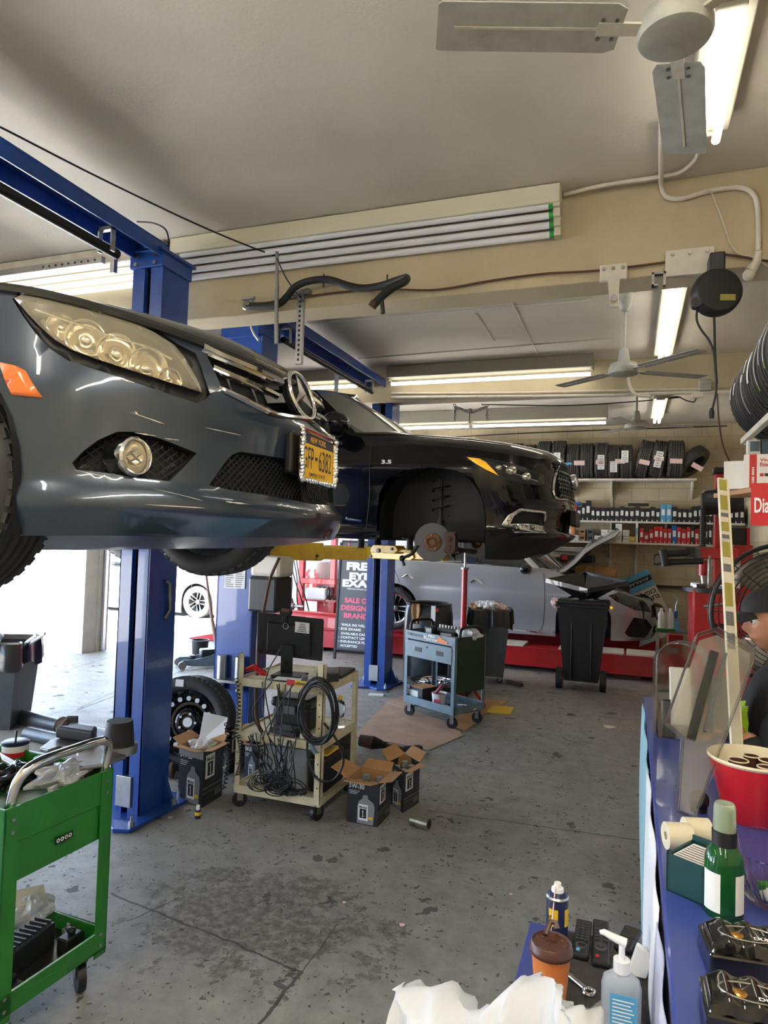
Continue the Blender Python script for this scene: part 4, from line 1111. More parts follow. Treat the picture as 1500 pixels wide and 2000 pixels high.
# ---------------------------------------------------------------- the silver sedan on the red rack
mat('car3_paint', (.42, .43, .46), .3, .55, coat=1, coatr=.04)
plan = [(0, 0), (-.012, .2), (-.04, .38), (-.1, .52), (-.19, .66), (-.32, .78), (-.5, .86), (-.8, .89), (-1.3, .9), (-2.5, .9), (-3.6, .89), (-4.1, .85), (-4.45, .7), (-4.58, .45), (-4.62, .2), (-4.63, 0)]
front = [(.35, -.12), (.42, -.05), (.5, 0), (.7, .0), (.85, -.02), (.95, -.06), (1.05, -.14), (1.15, -.25), (1.4, -.5)]
side = [(.35, -.07), (.45, -.03), (.55, -.04), (.8, -.01), (1.02, .008), (1.06, -.006), (1.2, -.03), (1.35, -.07)]
rear = [(.35, -.1), (.6, 0), (1.0, 0), (1.3, -.05)]
zs = [(0, .93), (.4, .94), (.7, .97), (.95, 1.04), (1.3, 1.13), (1.7, 1.22), (2.1, 1.32), (2.6, 1.34), (5.5, 1.38)]
inner = [(0, (-.1, 0, .95)), (.8, (-.4, 0, 1.05)), (1.4, (-.85, 0, 1.2)), (1.8, (-1.15, 0, 1.3)), (2.0, (-1.3, .5, 1.32)), (2.25, (-1.55, .74, 1.34)), (3.0, (-2.3, .8, 1.355)), (4.2, (-3.5, .78, 1.39)), (4.6, (-3.9, .6, 1.4)), (5.0, (-4.1, 0, 1.41)), (5.4, (-4.5, 0, 1.38))]
c3 = Car('sedan', 'silver sedan with its hood propped open on the red alignment rack', .36, 10.5, .36, plan, front, side, zs, inner, rear=rear)
c3.zr0, c3.zr1 = .36, 1.36
def build_car3():
    c = c3; H = c.poly
    lamp = H([(1188, 1163), (1212, 1155), (1240, 1160), (1262, 1178), (1272, 1196), (1240, 1192), (1205, 1176)])
    fog = H([(1220, 1236), (1238, 1206), (1262, 1210), (1274, 1225), (1258, 1246), (1228, 1244)])
    n = 60; top = [(s, c.zs(s)) for s in [c.smax * k / n for k in range(n + 1)]]
    bot = [(s, .42) for s in [c.smax * k / n for k in range(n, -1, -1)]]
    res = split_panel(top + bot, [('front_arch', arch_poly(s_of_x(c, -.95), .67, .36, .4)), ('rear_arch', arch_poly(s_of_x(c, -3.65), .67, .36, .4)), ('headlight', lamp), ('fog_recess', fog), ('grille', [(0, .9), (.45, .88), (.5, .72), (0, .7)]), ('intake', [(0, .6), (.4, .6), (.45, .46), (0, .46)])], .06, .05)
    out = c.skin(c.SL, res, dict(body='car3_paint', headlight='dark_glass', fog_recess='car1_black', grille='car1_black', intake='car1_black'), dict(body='bumper_and_sides', intake='lower_intake'), off=dict(fog_recess=.04, grille=.04, intake=.04))
    def strip(name, pts, r, m, d=.002, flat=1):
        L = [c.SL(p.x, p.y) + V((0, d, 0)) for p in spline([V((*p, 0)) for p in pts], 6)]; mb = MB(); 
        for sg in (1, -1): mb.tube([c.M @ V((p.x, sg * p.y, p.z)) for p in L], r, 6, flat=flat)
        return mb.build(name, m, c.root, W=True)
    for pts in ([(1062, 1120), (1064, 1165), (1060, 1220), (1050, 1236)], [(905, 1105), (903, 1160), (900, 1225)], [(770, 1110), (790, 1160), (802, 1200)]): strip('door_gap', H(pts, ur=(0, 5)), .004, 'car1_black', 0)
    for pts in ([(920, 1137), (930, 1132), (944, 1140)], [(786, 1128), (796, 1123), (808, 1130)]): strip('door_handle', H(pts, ur=(0, 5)), .014, 'chrome', .01)
    strip('sill_trim', H([(1060, 1236), (980, 1228), (900, 1220)], ur=(0, 5)), .009, 'chrome', .004)
    belt = [(-1.15, 0, 1.3), (-1.3, .5, 1.32), (-1.55, .74, 1.34), (-1.8, .79, 1.345), (-2.6, .8, 1.36), (-3.5, .78, 1.39), (-3.9, .6, 1.4), (-4.05, .3, 1.41), (-4.1, 0, 1.41)]
    roof = [(-1.85, 0, 1.72), (-1.88, .3, 1.715), (-1.98, .52, 1.7), (-2.15, .6, 1.7), (-2.6, .62, 1.74), (-3.1, .6, 1.73), (-3.4, .5, 1.68), (-3.5, .25, 1.68), (-3.52, 0, 1.68)]
    car_shell(c, belt, roof, (('windshield', 0, 10, 'dark_glass'), ('windshield_pillar', 10, 13, 'car3_paint'), ('side_window', 13, 27, 'dark_glass'), ('rear_pillar', 27, 31, 'car3_paint'), ('rear_window', 31, 40, 'dark_glass')),
              1.8, 1.95, ['car3_paint'], .44, ((-.95, .67, .36, .88), (-3.65, .67, .36, .88)), None)
    mirror(c, (-1.72, 1.0, 1.33), size=(.09, .12, .075), m='car2_paint')
    # engine bay
    mb = MB().box((-.65, 0, .8), (.95, 1.3, .3), M=c.M); mb.build('engine_bay', 'car1_black', c.root, W=True)
    random.seed(5)
    for k in range(14):
        x = random.uniform(-1.05, -.3); y = random.uniform(-.6, .6); MB().box((x, y, 1.0), (random.uniform(.08, .25), random.uniform(.08, .25), random.uniform(.08, .2)), random.uniform(0, 1), M=c.M).build('engine_part', random.choice(['black_plastic', 'dark_plastic', 'dull_steel', 'black']), c.root, W=True, bevel=.015)
    # near fender top strip so that the bay has a rim
    rim = [c.SL(s, c.zs(s)) for s in [.3 + 1.8 * k / 30 for k in range(31)]]
    vs = rim + [V((p.x - .03, p.y - .12, p.z + .03)) for p in rim]; m_ = len(rim)
    c.place('fender_top', vs, [[i, i + 1, m_ + i + 1, m_ + i] for i in range(m_ - 1)], 'car3_paint')
    # raised hood: hinge at the cowl, curved panel with thickness
    Yn = 9.75; prof = [at(x, y, Y=Yn) for x, y in ((1087, 1121), (1100, 1112), (1120, 1097), (1140, 1076), (1160, 1062), (1180, 1052), (1198, 1043), (1211, 1035))]
    low = [p + V((.02, 0, -.035)) for p in prof]; low[0] = prof[0] + V((.0, 0, -.005)); low[-1] = prof[-1] + V((0, 0, -.01))
    mb = MB(); n = len(prof)
    rings = []
    for t in (0, .08, .5, .92, 1):
        w = 1.46 * t; b = .05 * sin(PI * t)
        rings.append([p + V((-b, w, b)) for p in prof] + [p + V((-b, w, b)) for p in low[::-1]])
    mb.loft(rings); mb.build('open_hood', 'car3_paint', c.root, W=True, bevel=.006)
    A = at(1158, 1083, Y=9.9); B_ = at(1159, 1130, Y=9.9); MB().tube([A, B_], .006, 6).build('prop_rod', 'black', c.root, W=True)
    u, v = c.hit(1193, 1187); p = c.SL(u, v); MB().ball(c.M @ (p + V((.01, .01, 0))), .02, 10).build('side_marker', 'amber_yellow', c.root, W=True)
    for sx in (-.95, -3.65):
        for sg in (1, -1): wheel(c.root, c.M @ V((sx, sg * .79, .655)), .32, .21, .21, 5, -sg, 'steel')
build_car3(); split_sides(c3.root)
# ---------------------------------------------------------------- alignment rack under the silver car
t = thing('alignment_rack', 'red alignment rack with cream slip plates under the silver sedan', 'car lift', (-2, 9.5, 0))
for y0, y1 in ((9.2, 9.74), (10.98, 11.38)):
    r = MB().b2((-5.3, y0, .06), (.45, y1, .295)).b2((-5.3, y0, .295), (.45, y0 + .03, .31)); rw = r.build('runway', 'red_paint', t, W=True, bevel=.012)
    for x in (-4.6, -2.4, -.2): MB().b2((x, y0 + .06, 0), (x + .35, y1 - .06, .06)).build('foot', 'dark_rust', t, W=True)
    for k in range(7):
        x = -2.55 + k * .42
        if k in (3,): continue
        MB().b2((x, y0 + .02, .3), (x + (.39 if k < 6 else .4), y1 - .08, .33)).build('slip_plate', 'cream_plastic', rw, W=True, bevel=.008)
    MB().b2((-5.2, y0 - .0, .31), (-3.9, y0 + .05, .5)).b2((-5.2, y0, .5), (-3.9, y0 + .14, .56)).build('side_guard', 'red_paint', rw, W=True, bevel=.01)
    rp = MB(); rp.add([(-6.6, y0, .01), (-5.3, y0, .01), (-5.3, y0, .3), (-6.6, y1, .01), (-5.3, y1, .01), (-5.3, y1, .3)], [(0, 1, 2), (5, 4, 3), (0, 2, 5, 3), (0, 3, 4, 1), (1, 4, 5, 2)]); rp.build('ramp', 'red_paint', t, W=True)
MB().b2((.45, 9.1, .02), (.62, 9.4, .62)).build('control_box', 'red_paint', t, W=True, bevel=.01)
F = frame((.46, 9.095, .38), (1, 0, 0), (0, 0, 1)); tx = MB().box((.05, .05, 0), (.13, .09, .004), M=F); tx.build('number_plate', 'black', t, W=True)
tx = MB(); put_text(tx, '515', F, .0, .02, .1, .06, .02, .004); tx.build('number_text', 'white', t, W=True)

# ---------------------------------------------------------------- wall shelves
def shelf(name, label, x0, x1, z, d, m='off_white', brackets=()):
    t = thing(name, label, 'shelf', ((x0 + x1) / 2, YB - d, z - .03))
    MB().b2((x0, YB - d, z - .03), (x1, YB - .005, z)).build('board', m, t, W=True, bevel=.004)
    for x in brackets:
        b = MB(); b.add([(x - .012, YB - .01, z - .03), (x - .012, YB - d * .8, z - .03), (x - .012, YB - .01, z - .28), (x + .012, YB - .01, z - .03), (x + .012, YB - d * .8, z - .03), (x + .012, YB - .01, z - .28)], [(0, 1, 2), (5, 4, 3), (0, 3, 4, 1), (1, 4, 5, 2), (0, 2, 5, 3)])
        b.build('bracket', 'off_white', t, W=True)
    return t
ZT = 2.62; ZM = 2.07; ZL = 1.745
shelf('wall_shelf', 'top wall shelf holding the row of standing tires', -4.2, .9, 2.715, .42, brackets=(-3.2, -2.0, -.9, -.3, .86))
shelf('wall_shelf', 'middle wall shelf packed with black and white filter boxes', -1.6, 1.56, 2.07, .3, brackets=(-.3, .5))
shelf('wall_shelf', 'lower wall shelf with red boxes and small white cartons', -1.6, 1.2, 1.745, .3, brackets=(-1.2, -.3, .1))
sp = MB()
for x in (-.3,): sp.b2((x - .02, YB - .03, 1.0), (x + .02, YB, 3.0))
struct('trim_5', sp, 'off_white'); struct('trim_6', MB().b2((.06, YB - .03, 1.1), (.1, YB, 1.7)), 'off_white')
struct('trim_7', MB().b2((-3.5, YB - .04, 1.06), (XR, YB, 1.1)), 'dark_wood')
# tires on the top shelf: seen end on, tread to the front
tdef = []
def shelf_tire(px, top_y, wpx, label, tilt=0, lean=0, tags=(), turn=0, Y=11.15):
    zs_ = 2.715
    D = 1.7 + 0
    P = at(px, top_y, Y=Y - .02); R = (P.z - zs_) / 2 / (cos(tilt) if tilt < .6 else 1)
    w = wpx / FPX * 11.0 * .93
    return P, R, w
_proto = {}
def make_shelf_tire(px, top_y, wpx, label, tilt=0, cards=(), R=None, dx=0):
    P, R0, w = shelf_tire(px, top_y, wpx, label, tilt)
    R = R or R0; Y = 11.15
    t = thing('tire', label, 'tire', (P.x + dx, YB - .42 + .1, 2.715), group='tires on the top wall shelf')
    # stands on its tread, axle along x, sinking back into the shelf
    M = TR((P.x + dx, YB - .42 + R * .55 - .02, 2.715 + R)) 
    if tilt: M = TR((P.x + dx, YB - .42 + R * .55 - .02, 2.715 + abs(sin(tilt)) * w / 2 + R * cos(tilt))) @ RO(tilt, 4, 'Y')
    M = M @ RO(PI / 2, 4, 'Z')
    b = MB(); T = M @ RO(PI / 2, 4, 'X')
    b.lathe(tire_prof(R, w, R * .6, 4, .012), 48, T)
    for k in range(40):
        R_ = T @ RO(2 * PI * k / 40, 4, 'Z')
        for s in (-1, 1): b.box((R - .012, 0, s * w * .37), (.018, .02, w * .16), M=R_)
    b.build('tread', 'shelf_tire', t, W=True)
    for k, (cx, cz, cw, ch, m) in enumerate(cards):
        a = math.asin(max(-.95, min(.95, cz / R)))           # height above the axle
        C = M @ V((0, 0, 0))
        MT_ = TR((P.x + dx, YB - .42 + R * .55 - .02, 2.715 + R)) @ RO(tilt, 4, 'Y') @ RO(-a, 4, 'X') @ TR((cx, -R - .006, 0))
        MB().box((0, 0, 0), (cw, .004, ch), M=MT_).build('price_label', m, t, W=True)
        if ch > .12:
            q = MB()
            for j in range(6): q.box((0, -.003, -ch * .38 + j * ch * .15), (cw * random.uniform(.4, .8), .001, ch * .04), M=MT_)
            q.build('printed_text', 'grey_plastic', t, W=True)
random.seed(3)
rows = [(905, 858, 26, 'half-hidden tire on the top shelf above the SUV windshield base'), (957, 863, 26, 'tire on the top shelf, first to show above the black hood'), (987, 868, 24, 'low tire on the top shelf behind the hood line'),
        (1012, 866, 25, 'wide tire on the top shelf above the hood'), (1038, 869, 23, 'narrow tire on the top shelf above the hood, beside the taller pair')]
for r in rows: make_shelf_tire(*r)
make_shelf_tire(1066, 862, 27, 'tall unlabelled tire left of the tire with the blue-topped label')
make_shelf_tire(1094, 861, 28, 'tall tire with a narrow white label topped in blue', cards=((-.01, -.02, .1, .2, 'white_label'), (-.01, .06, .1, .03, 'light_blue')))
make_shelf_tire(1122, 868, 26, 'tire with a blue strip and a white card', cards=((-.06, -.06, .1, .035, 'light_blue'), (.1, -.05, .16, .07, 'pink_label')))
make_shelf_tire(1148, 866, 26, 'plain worn tire between the card-marked ones')
make_shelf_tire(1176, 865, 27, 'tire with a long printed label and a card across it', cards=((0, -.05, .1, .22, 'white_label'), (-.01, -.05, .13, .07, 'pink_label')))
make_shelf_tire(1200, 869, 23, 'narrow tire with a white label near the shelf', cards=((.0, -.1, .1, .17, 'white_label'),))
make_shelf_tire(1224, 869, 23, 'tire with a tall price label, last before the shelf gap', cards=((-.02, .05, .1, .19, 'white_label'), (-.09, -.02, .14, .07, 'pink_label')))
make_shelf_tire(1262, 864, 25, 'leaning tire with a pink card right of the gap', tilt=.24, cards=((.02, -.06, .15, .07, 'pink_label'),), dx=-.03)
make_shelf_tire(1290, 864, 27, 'leaning tire with a crumpled blue and white label', tilt=.2, cards=((0, -.02, .1, .24, 'white_label'), (0, .0, .14, .06, 'pink_label'), (0, .09, .1, .03, 'light_blue')), dx=-.03)
make_shelf_tire(1319, 861, 30, 'wide tire with a pink card beside the tilted end tire', tilt=.04, cards=((0, -.05, .17, .07, 'pink_label'),))
# last one, turned on its side and leaning
P = at(1352, 900, Y=11.1); t = thing('tire', 'end tire lying tilted with its open centre showing', 'tire', (P.x, 11.1, 2.715), group='tires on the top wall shelf')
M = TR((P.x, 11.12, 2.715 + .262)) @ RO(math.radians(-26), 4, 'Z') @ RO(math.radians(44), 4, 'Y') @ RO(PI / 2, 4, 'Z')
tire_mb(.27, .17, .165, 48, 0, M).build('tread', 'shelf_tire', t, W=True)
MB().box((0, 0, 0), (.16, .004, .07), M=TR(at(1362, 912, Y=10.8)) @ RO(.55, 4, 'Y')).build('price_label', 'pink_label', t, W=True)

# ---------------------------------------------------------------- filter boxes
def carton(x, y, z, w, d, h, m, label, group, band=None, rz=0, name='filter_box', txt=None):
    t = thing(name, label, 'box', (x, y, z), rz, group)
    MB().b2((-w / 2, 0, 0), (w / 2, d, h)).build('carton', m, t)
    if band:
        MB().b2((-w * .32, -.002, h * .38), (w * .3, 0, h * .72)).b2((-w * .25, -.002, h * .02), (-w * .05, 0, h * .12)).build('printed_panel', band, t)
    if txt:
        q = MB(); F = frame((-w * .1, -.003, h * .15), (0, 0, 1), (-1, 0, 0)); put_text(q, txt, F, 0, -w * .3, h * .7, w * .45, .02, 0); q.build('printed_text', 'white', t)
    return t
ONES = 'first second third fourth fifth sixth seventh eighth ninth tenth eleventh twelfth thirteenth fourteenth fifteenth sixteenth seventeenth eighteenth nineteenth'.split()
def nth(n):
    if n < 20: return ONES[n - 1]
    a, b = divmod(n, 10); return ('twentieth', 'thirtieth', 'fortieth')[a - 2] if b == 0 else ('twenty', 'thirty', 'forty')[a - 2] + '-' + ONES[b - 1]
random.seed(11); cnt = {}
def nx(k): cnt[k] = cnt.get(k, 0) + 1; return nth(cnt[k])
hm = MB(); X = -1.15; k = 0; n = 0
while X < 1.5:
    w = random.choice((.062, .07, .078)); h = random.choice((.2, .21, .225, .24)) + (.07 if -.78 < X < -.6 else .05 if 0.92 < X < 1.1 else 0)
    if .37 < X < .52: m, b, h, w = 'light_blue', 'white', .26, .08
    elif -.9 < X < -.83: m, b = 'red', 'white'
    elif X > 1.2: m, b = random.choice(('carton_black', 'dark_rust', 'black')), 'white_label'
    else: m, b = 'carton_black', 'white_label'
    carton(X + w / 2, YB - .29, 2.07, w - .006, .25, h, m, ('dark filter box, ' if m != 'light_blue' else 'blue and white filter box, ') + nx('mid') + ' box from the left end of the middle shelf', 'filter boxes on the middle shelf', b)
    X += w
X = .12; 
while X < 1.1:
    w = random.choice((.055, .065, .075)); h = random.choice((.22, .25, .27, .29)); c_ = random.random()
    m, b = ('red', 'white_label') if c_ < .6 else ('carton_black', 'white_label') if c_ < .93 else ('blue', 'white')
    if X < .3: h *= .7 if X > .18 else 1
    carton(X + w / 2, YB - .29, 1.745, w - .006, .25, h, m, {'red': 'red', 'carton_black': 'black and white', 'blue': 'blue'}[m] + ' parts box, ' + nx('low') + ' after the thin white box on the lower shelf', 'tall boxes on the lower shelf', b)
    X += w
carton(.085, YB - .29, 1.745, .03, .25, .31, 'white', 'thin white box upright at the start of the red row', None, 'light_blue')
k = 0
for x, n, m in ((-1.02, 2, 'white_label'), (-.92, 2, 'white_label'), (-.82, 1, 'white_label'), (-.72, 2, 'wood'), (-.6, 2, 'light_blue'), (-.49, 1, 'white_label'), (-.39, 2, 'white_label'), (-.28, 2, 'off_white'), (-.18, 3, 'white_label'), (-.07, 2, 'white_label'), (.02, 1, 'yellow')):
    for j in range(n):
        carton(x, YB - .28, 1.745 + j * .095, .092, .2, .09, 'grey_plastic' if m == 'light_blue' else m, 'small ' + {'white_label': 'white', 'wood': 'brown', 'light_blue': 'dark grey', 'off_white': 'cream', 'yellow': 'yellow'}[m] + ' carton, ' + ('bottom', 'middle', 'top')[j if n > 1 else 0].replace('bottom', 'bottom' if n > 1 else 'only') + ' one in the ' + nx('st' ) .replace('x', 'x') + ' place of the lower shelf cartons',
               'small cartons on the lower shelf', 'black' if m in ('wood', 'light_blue') else 'cream_plastic', name='small_carton')
t = tag(MB().box((-.9, YB - .2, 2.335), (.3, .1, .05), rz=.1).build('long_box', 'blue', bevel=.004), 'long blue box lying on top of the filter boxes', 'box')
t = tag(MB().box((.1, YB - .2, 2.33), (.3, .1, .04)).build('long_box', 'carton_black', bevel=.004), 'long black box lying across the filter boxes near the blue pair', 'box')
# orange strap, wall boxes, cardboard carton, sign, light bar
P = at(1120, 1010, Y=11.2); tag(MB().b2((P.x - .02, 11.1, P.z - .3), (P.x + .03, 11.14, P.z + .15)).build('hanging_strap', 'orange', bevel=.01), 'orange strap hanging from the middle shelf end', 'strap')
A = at(1069, 1074, Y=11.15); B_ = at(1145, 1083, Y=11.15)
t = thing('parts_case', 'long pale metal case on the wall under the lower shelf', 'case', A); MB().b2((A.x, 11.15, A.z - .12), (B_.x, 11.37, A.z + .0)).build('body', 'off_white', t, W=True, bevel=.03); MB().b2((A.x + .1, 11.08, A.z - .02), (B_.x - .03, 11.3, A.z + .06)).build('lid', 'galvanised', t, W=True, bevel=.015)
A = at(1094, 1083, Y=11.1); B_ = at(1162, 1100, Y=11.1)
t = thing('tail_light', 'dark bar-shaped tail light with a red lens on the back wall', 'tail light', A); MB().b2((A.x, 11.1, B_.z), (B_.x, 11.3, A.z)).build('body', 'dark_plastic', t, W=True, bevel=.02)
p = at(1101, 1089, Y=11.09); MB().b2((p.x - .03, 11.08, p.z - .03), (p.x + .05, 11.11, p.z + .03)).build('lens', 'red', t, W=True)
A = at(1145, 1104, Y=11.0); B_ = at(1205, 1137, Y=11.0)
t = thing('cardboard_box', 'open brown cardboard carton lying behind the raised silver hood', 'box', (A.x, 11, B_.z)); MB().b2((A.x, 10.98, B_.z), (B_.x, 11.3, A.z - .02)).build('carton', 'cardboard', t, W=True)
fl = MB(); fl.add([(A.x, 10.97, A.z), (B_.x, 10.97, A.z - .03), (B_.x - .03, 10.88, A.z - .15), (A.x - .02, 10.88, A.z - .13)], [(0, 1, 2, 3)]); fl.add([(A.x, 10.98, A.z), (A.x - .16, 10.95, A.z - .02), (A.x - .16, 10.95, A.z - .2), (A.x, 10.98, A.z - .17)], [(0, 1, 2, 3)]); fl.build('flap', 'cardboard', t, W=True, solid=.005)
# fallen sign
c_ = [at(x, y, Y=10.95) for x, y in ((1216, 1136), (1264, 1111), (1311, 1200), (1290, 1235))]
u = (c_[1] - c_[0]); u.y = 0; ux = V((.84, 0, .42)).normalized(); vx = V((-.42, -.0, .84)).normalized()
O = at(1264, 1111, Y=11.0)     # its outer lower corner is on top: the board stands on its head, turned
F = frame(O, V((-.86, .12, -.45)), V((.47, -.1, -.9)))     # x runs to the left, y runs down
t = thing('fallen_sign', 'blue and cream sign standing upside down behind the silver car nose', 'sign', at(1300, 1230, Y=10.9))
MB().b2((0, 0, -.02), (.62, 1.0, 0), F).build('board', 'cream_plastic', t, W=True)
MB().b2((0, 0, 0), (.62, .26, .004), F).build('blue_panel', 'light_blue', t, W=True)
MB().b2((.0, .09, .004), (.62, .17, .008), F).build('black_band', 'black', t, W=True)
F2 = F @ DG((1, 1, 1, 1))
def stxt(body, x, y, w, h, m, z):
    q = MB(); put_text(q, body, F @ TR((x, y, z)), 0, 0, w, h, .02, 0); q.build('sign_text', m, t, W=True)
stxt('AVAILABLE IN', .04, .11, .5, .045, 'cream_plastic', .01)
stxt('CIGARETTES', .03, .3, .5, .06, 'black', .006); stxt('ELECTRONIC', .02, .39, .5, .06, 'black', .006)
MB().torus((0, 0, 0), .1, .026, 32, 6, F @ TR((.17, .62, .004)) @ DG((1, 1, .1, 1))).build('sign_circle', 'brown', t, W=True)
# oil drums' worth of small things on a cabinet in front of the wall
def bottle(name, label, cat, p, r, h, m, capm='white', neck=.35, group=None, sq=1):
    t = thing(name, label, cat, p, group=group)
    MB().lathe([(0, 0), (r, 0), (r, h * .68), (r * .8, h * .8), (r * neck, h * .86), (r * neck, h * .9)], 18, DG((1, sq, 1, 1))).build('bottle_body', m, t)
    MB().cyl((0, 0, h * .88), (0, 0, h), r * neck * 1.2, 14).build('cap', capm, t); return t
cab = thing('tool_chest', 'red tool chest behind the clear display cases', 'tool chest', (.75, 9.3, 0))
MB().b2((.8, 9.15, .05), (1.3, 9.6, .98)).build('body', 'red_paint', cab, W=True, bevel=.01)
for z in (.2, .4, .6, .8): MB().b2((.83, 9.13, z - .08), (1.27, 9.15, z + .08)).build('drawer', 'red_paint', cab, W=True, bevel=.006)
MB().b2((.78, 9.12, .98), (1.32, 9.62, 1.02)).build('top', 'dark_plastic', cab, W=True)
sh = thing('tool_stand', 'grey stand with bottles and tools beside the silver car nose', 'stand', (.35, 8.9, 0))
MB().b2((.3, 8.75, .68), (.74, 9.05, .7)).build('shelf', 'grey_plastic', sh, W=True); 
for x, y in ((.32, 8.77), (.72, 8.77), (.32, 9.03), (.72, 9.03)): MB().b2((x - .015, y - .015, 0), (x + .015, y + .015, .68)).build('leg', 'dull_steel', sh, W=True)
p = at(1285, 1220, Y=8.9)
bottle('oil_bottle', 'grey plastic bottle, the left one of the pair by the fallen sign', 'bottle', (.36, 8.85, .7), .04, .26, 'cream_plastic')
bottle('oil_bottle', 'grey plastic bottle, the right one of the pair by the fallen sign', 'bottle', (.46, 8.87, .7), .04, .26, 'cream_plastic')
tag(MB().box((.4, 8.72, .72), (.22, .05, .03), rz=.2).build('hand_tool', 'green_paint', bevel=.01), 'small green-handled tool lying on the grey stand', 'tool')
P = at(1320, 1185, Y=8.9); t = thing('torch', 'blue gas torch standing beside the pair of grey bottles', 'torch', (P.x, 8.9, .7))
MB().cyl((P.x, 8.9, .7), (P.x, 8.9, .8), .045, 16).cyl((P.x, 8.9, .8), (P.x, 8.9, .84), .02, 12).build('cylinder', 'light_blue', t, W=True)
MB().cyl((P.x, 8.9, .84), (P.x, 8.9, .93), .022, 12).build('valve', 'blue', t, W=True); MB().tube([(P.x, 8.9, .93), (P.x, 8.9, 1.0), (P.x + .02, 8.9, 1.06), (P.x - .02, 8.9, 1.12)], .01, 8).build('nozzle', 'steel', t, W=True)

# ---------------------------------------------------------------- left of the back wall: press, sign, lathe
t = thing('shop_press', 'red shop press frame standing against the white back wall', 'press', (-5.2, 10.9, 0))
Y = 10.85
for x in (588, 650):
    A = at(x, 1100, Y=Y); MB().b2((A.x - .05, Y, 0), (A.x + .05, Y + .1, 2.1)).build('upright', 'red_paint', t, W=True, bevel=.008)
A = at(583, 1128, Y=Y - .02); B_ = at(655, 1143, Y=Y - .02); MB().b2((A.x, Y - .04, B_.z), (B_.x, Y + .12, A.z)).build('bed_beam', 'red_paint', t, W=True, bevel=.008)
MB().b2((A.x, Y, 2.0), (B_.x, Y + .1, 2.14)).build('head_beam', 'red_paint', t, W=True, bevel=.008); MB().b2((A.x, Y, .55), (B_.x, Y + .4, .6)).build('shelf', 'red_paint', t, W=True)
P = at(617, 1165, Y=11.15); t = thing('oil_drum', 'white drum with red lettering behind the shop press', 'drum', (P.x, 11.12, .6))
MB().lathe([(0, 0), (.24, 0), (.245, .02), (.24, .04), (.24, .6), (.245, .62), (.24, .64), (0, .64)], 32).build('body', 'white', t)
for k, (s_, dx) in enumerate((('el A', -.05), ('for', .1))):
    q = MB(); F = frame((dx + .05, -.245, .12), (0, 0, 1), (-1, 0, 0)); put_text(q, s_, F, 0, 0, .4, .1, .05, 0); q.build('lettering', 'red', t)
P = at(635, 1186, Y=10.7); t = thing('coil_spring', 'black coil spring lying on the press shelf', 'spring', (P.x, 10.75, .6))
MB().tube([(-.15 + a * .0075, .1 * cos(a * .6), .11 + .1 * sin(a * .6)) for a in range(42)], .013, 7).build('coil', 'dark_plastic', t)
tag(MB().box((at(612, 1192, Y=10.6).x, 10.7, .7), (.35, .2, .2), rz=.3).build('parts_tray', 'white', bevel=.03), 'white plastic tray beside the coil spring', 'tray')
t = thing('brake_lathe', 'brake lathe with a rotor on its spindle left of the press', 'machine', at(565, 1180, Y=10.4)); P = at(566, 1183, Y=10.4)
MB().cyl(P + V((-.04, 0, 0)), P + V((.0, 0, 0)), .15, 32).build('rotor', 'rust', t, W=True); MB().cyl(P, P + V((.26, 0, 0)), .025, 12).cyl(P, P + V((.08, 0, 0)), .05, 16).build('spindle', 'dull_steel', t, W=True)
MB().b2((P.x - .5, 10.3, .0), (P.x - .05, 10.6, P.z - .1)).b2((P.x - .3, 10.3, P.z - .1), (P.x - .04, 10.5, P.z + .1)).build('cabinet', 'white_plastic', t, W=True, bevel=.02)
random.seed(8)
for k in range(4):
    a = at(560 + k * 6, 1085, Y=10.5); b = at(570 + k * 5, 1130, Y=10.3); e = at(575 + k * 7, 1180, Y=10.5); MB().tube(spline([a, b, e + V((random.uniform(-.1, .1), 0, 0)), e + V((.1, 0, -.25))], 6), .012, 6).build('air_line', 'dark_plastic', t, W=True)
P0 = at(656, 1266, Y=8.75); P1 = at(672, 1085, Y=8.85)
t = thing('sidewalk_sign', 'dark grey folding sign advertising free eye exams', 'sign', (P0.x + .27, 8.75, 0))
z0 = P0.z; z1 = 1.62; W_ = .6
F = frame((P0.x, 8.75, z0), (1, 0, 0), (0, .07, 1)); Hh = z1 - z0
MB().b2((0, 0, -.02), (W_, Hh, 0), F).build('panel', 'sign_grey', t, W=True)
f_ = MB(); f_.b2((-.03, -.25, -.03), (0, Hh, .012), F).b2((W_, -.25, -.03), (W_ + .03, Hh, .012), F).b2((0, -.02, -.03), (W_, 0, .012), F).b2((0, Hh, -.03), (W_, Hh + .03, .012), F); f_.build('frame', 'black_plastic', t, W=True)
l_ = MB(); l_.tube([F @ V((0, Hh, -.02)), (P0.x, 9.35, .02)], .014, 6).tube([F @ V((W_, Hh, -.02)), (P0.x + W_, 9.35, .02)], .014, 6).tube([(P0.x, 9.35, .03), (P0.x + W_, 9.35, .03)], .014, 6); l_.build('rear_frame', 'black_plastic', t, W=True)
def st(body, x, y, w, h, m='white', b=.03):
    q = MB(); put_text(q, body, F, x, y, w, h, b, .003); q.build('sign_text', m, t, W=True)
k = Hh / 195.0            # metres per pixel of the panel
def yy(py): return (1266 - py) * k
st('FREE', .09, yy(1122), .42, .115, b=.06); st('EYE', .14, yy(1139), .32, .1, b=.06); st('EXAM', .04, yy(1153), .52, .105, b=.06); st('RESTRICTIONS APPLY', .12, yy(1157.5), .36, .018)
st('SALE ON', .09, yy(1182), .42, .075, 'sign_pink', .05); st('DESIGNER', .04, yy(1196), .52, .075, 'sign_pink', .05); st('BRANDS', .09, yy(1210), .42, .075, 'sign_pink', .05)
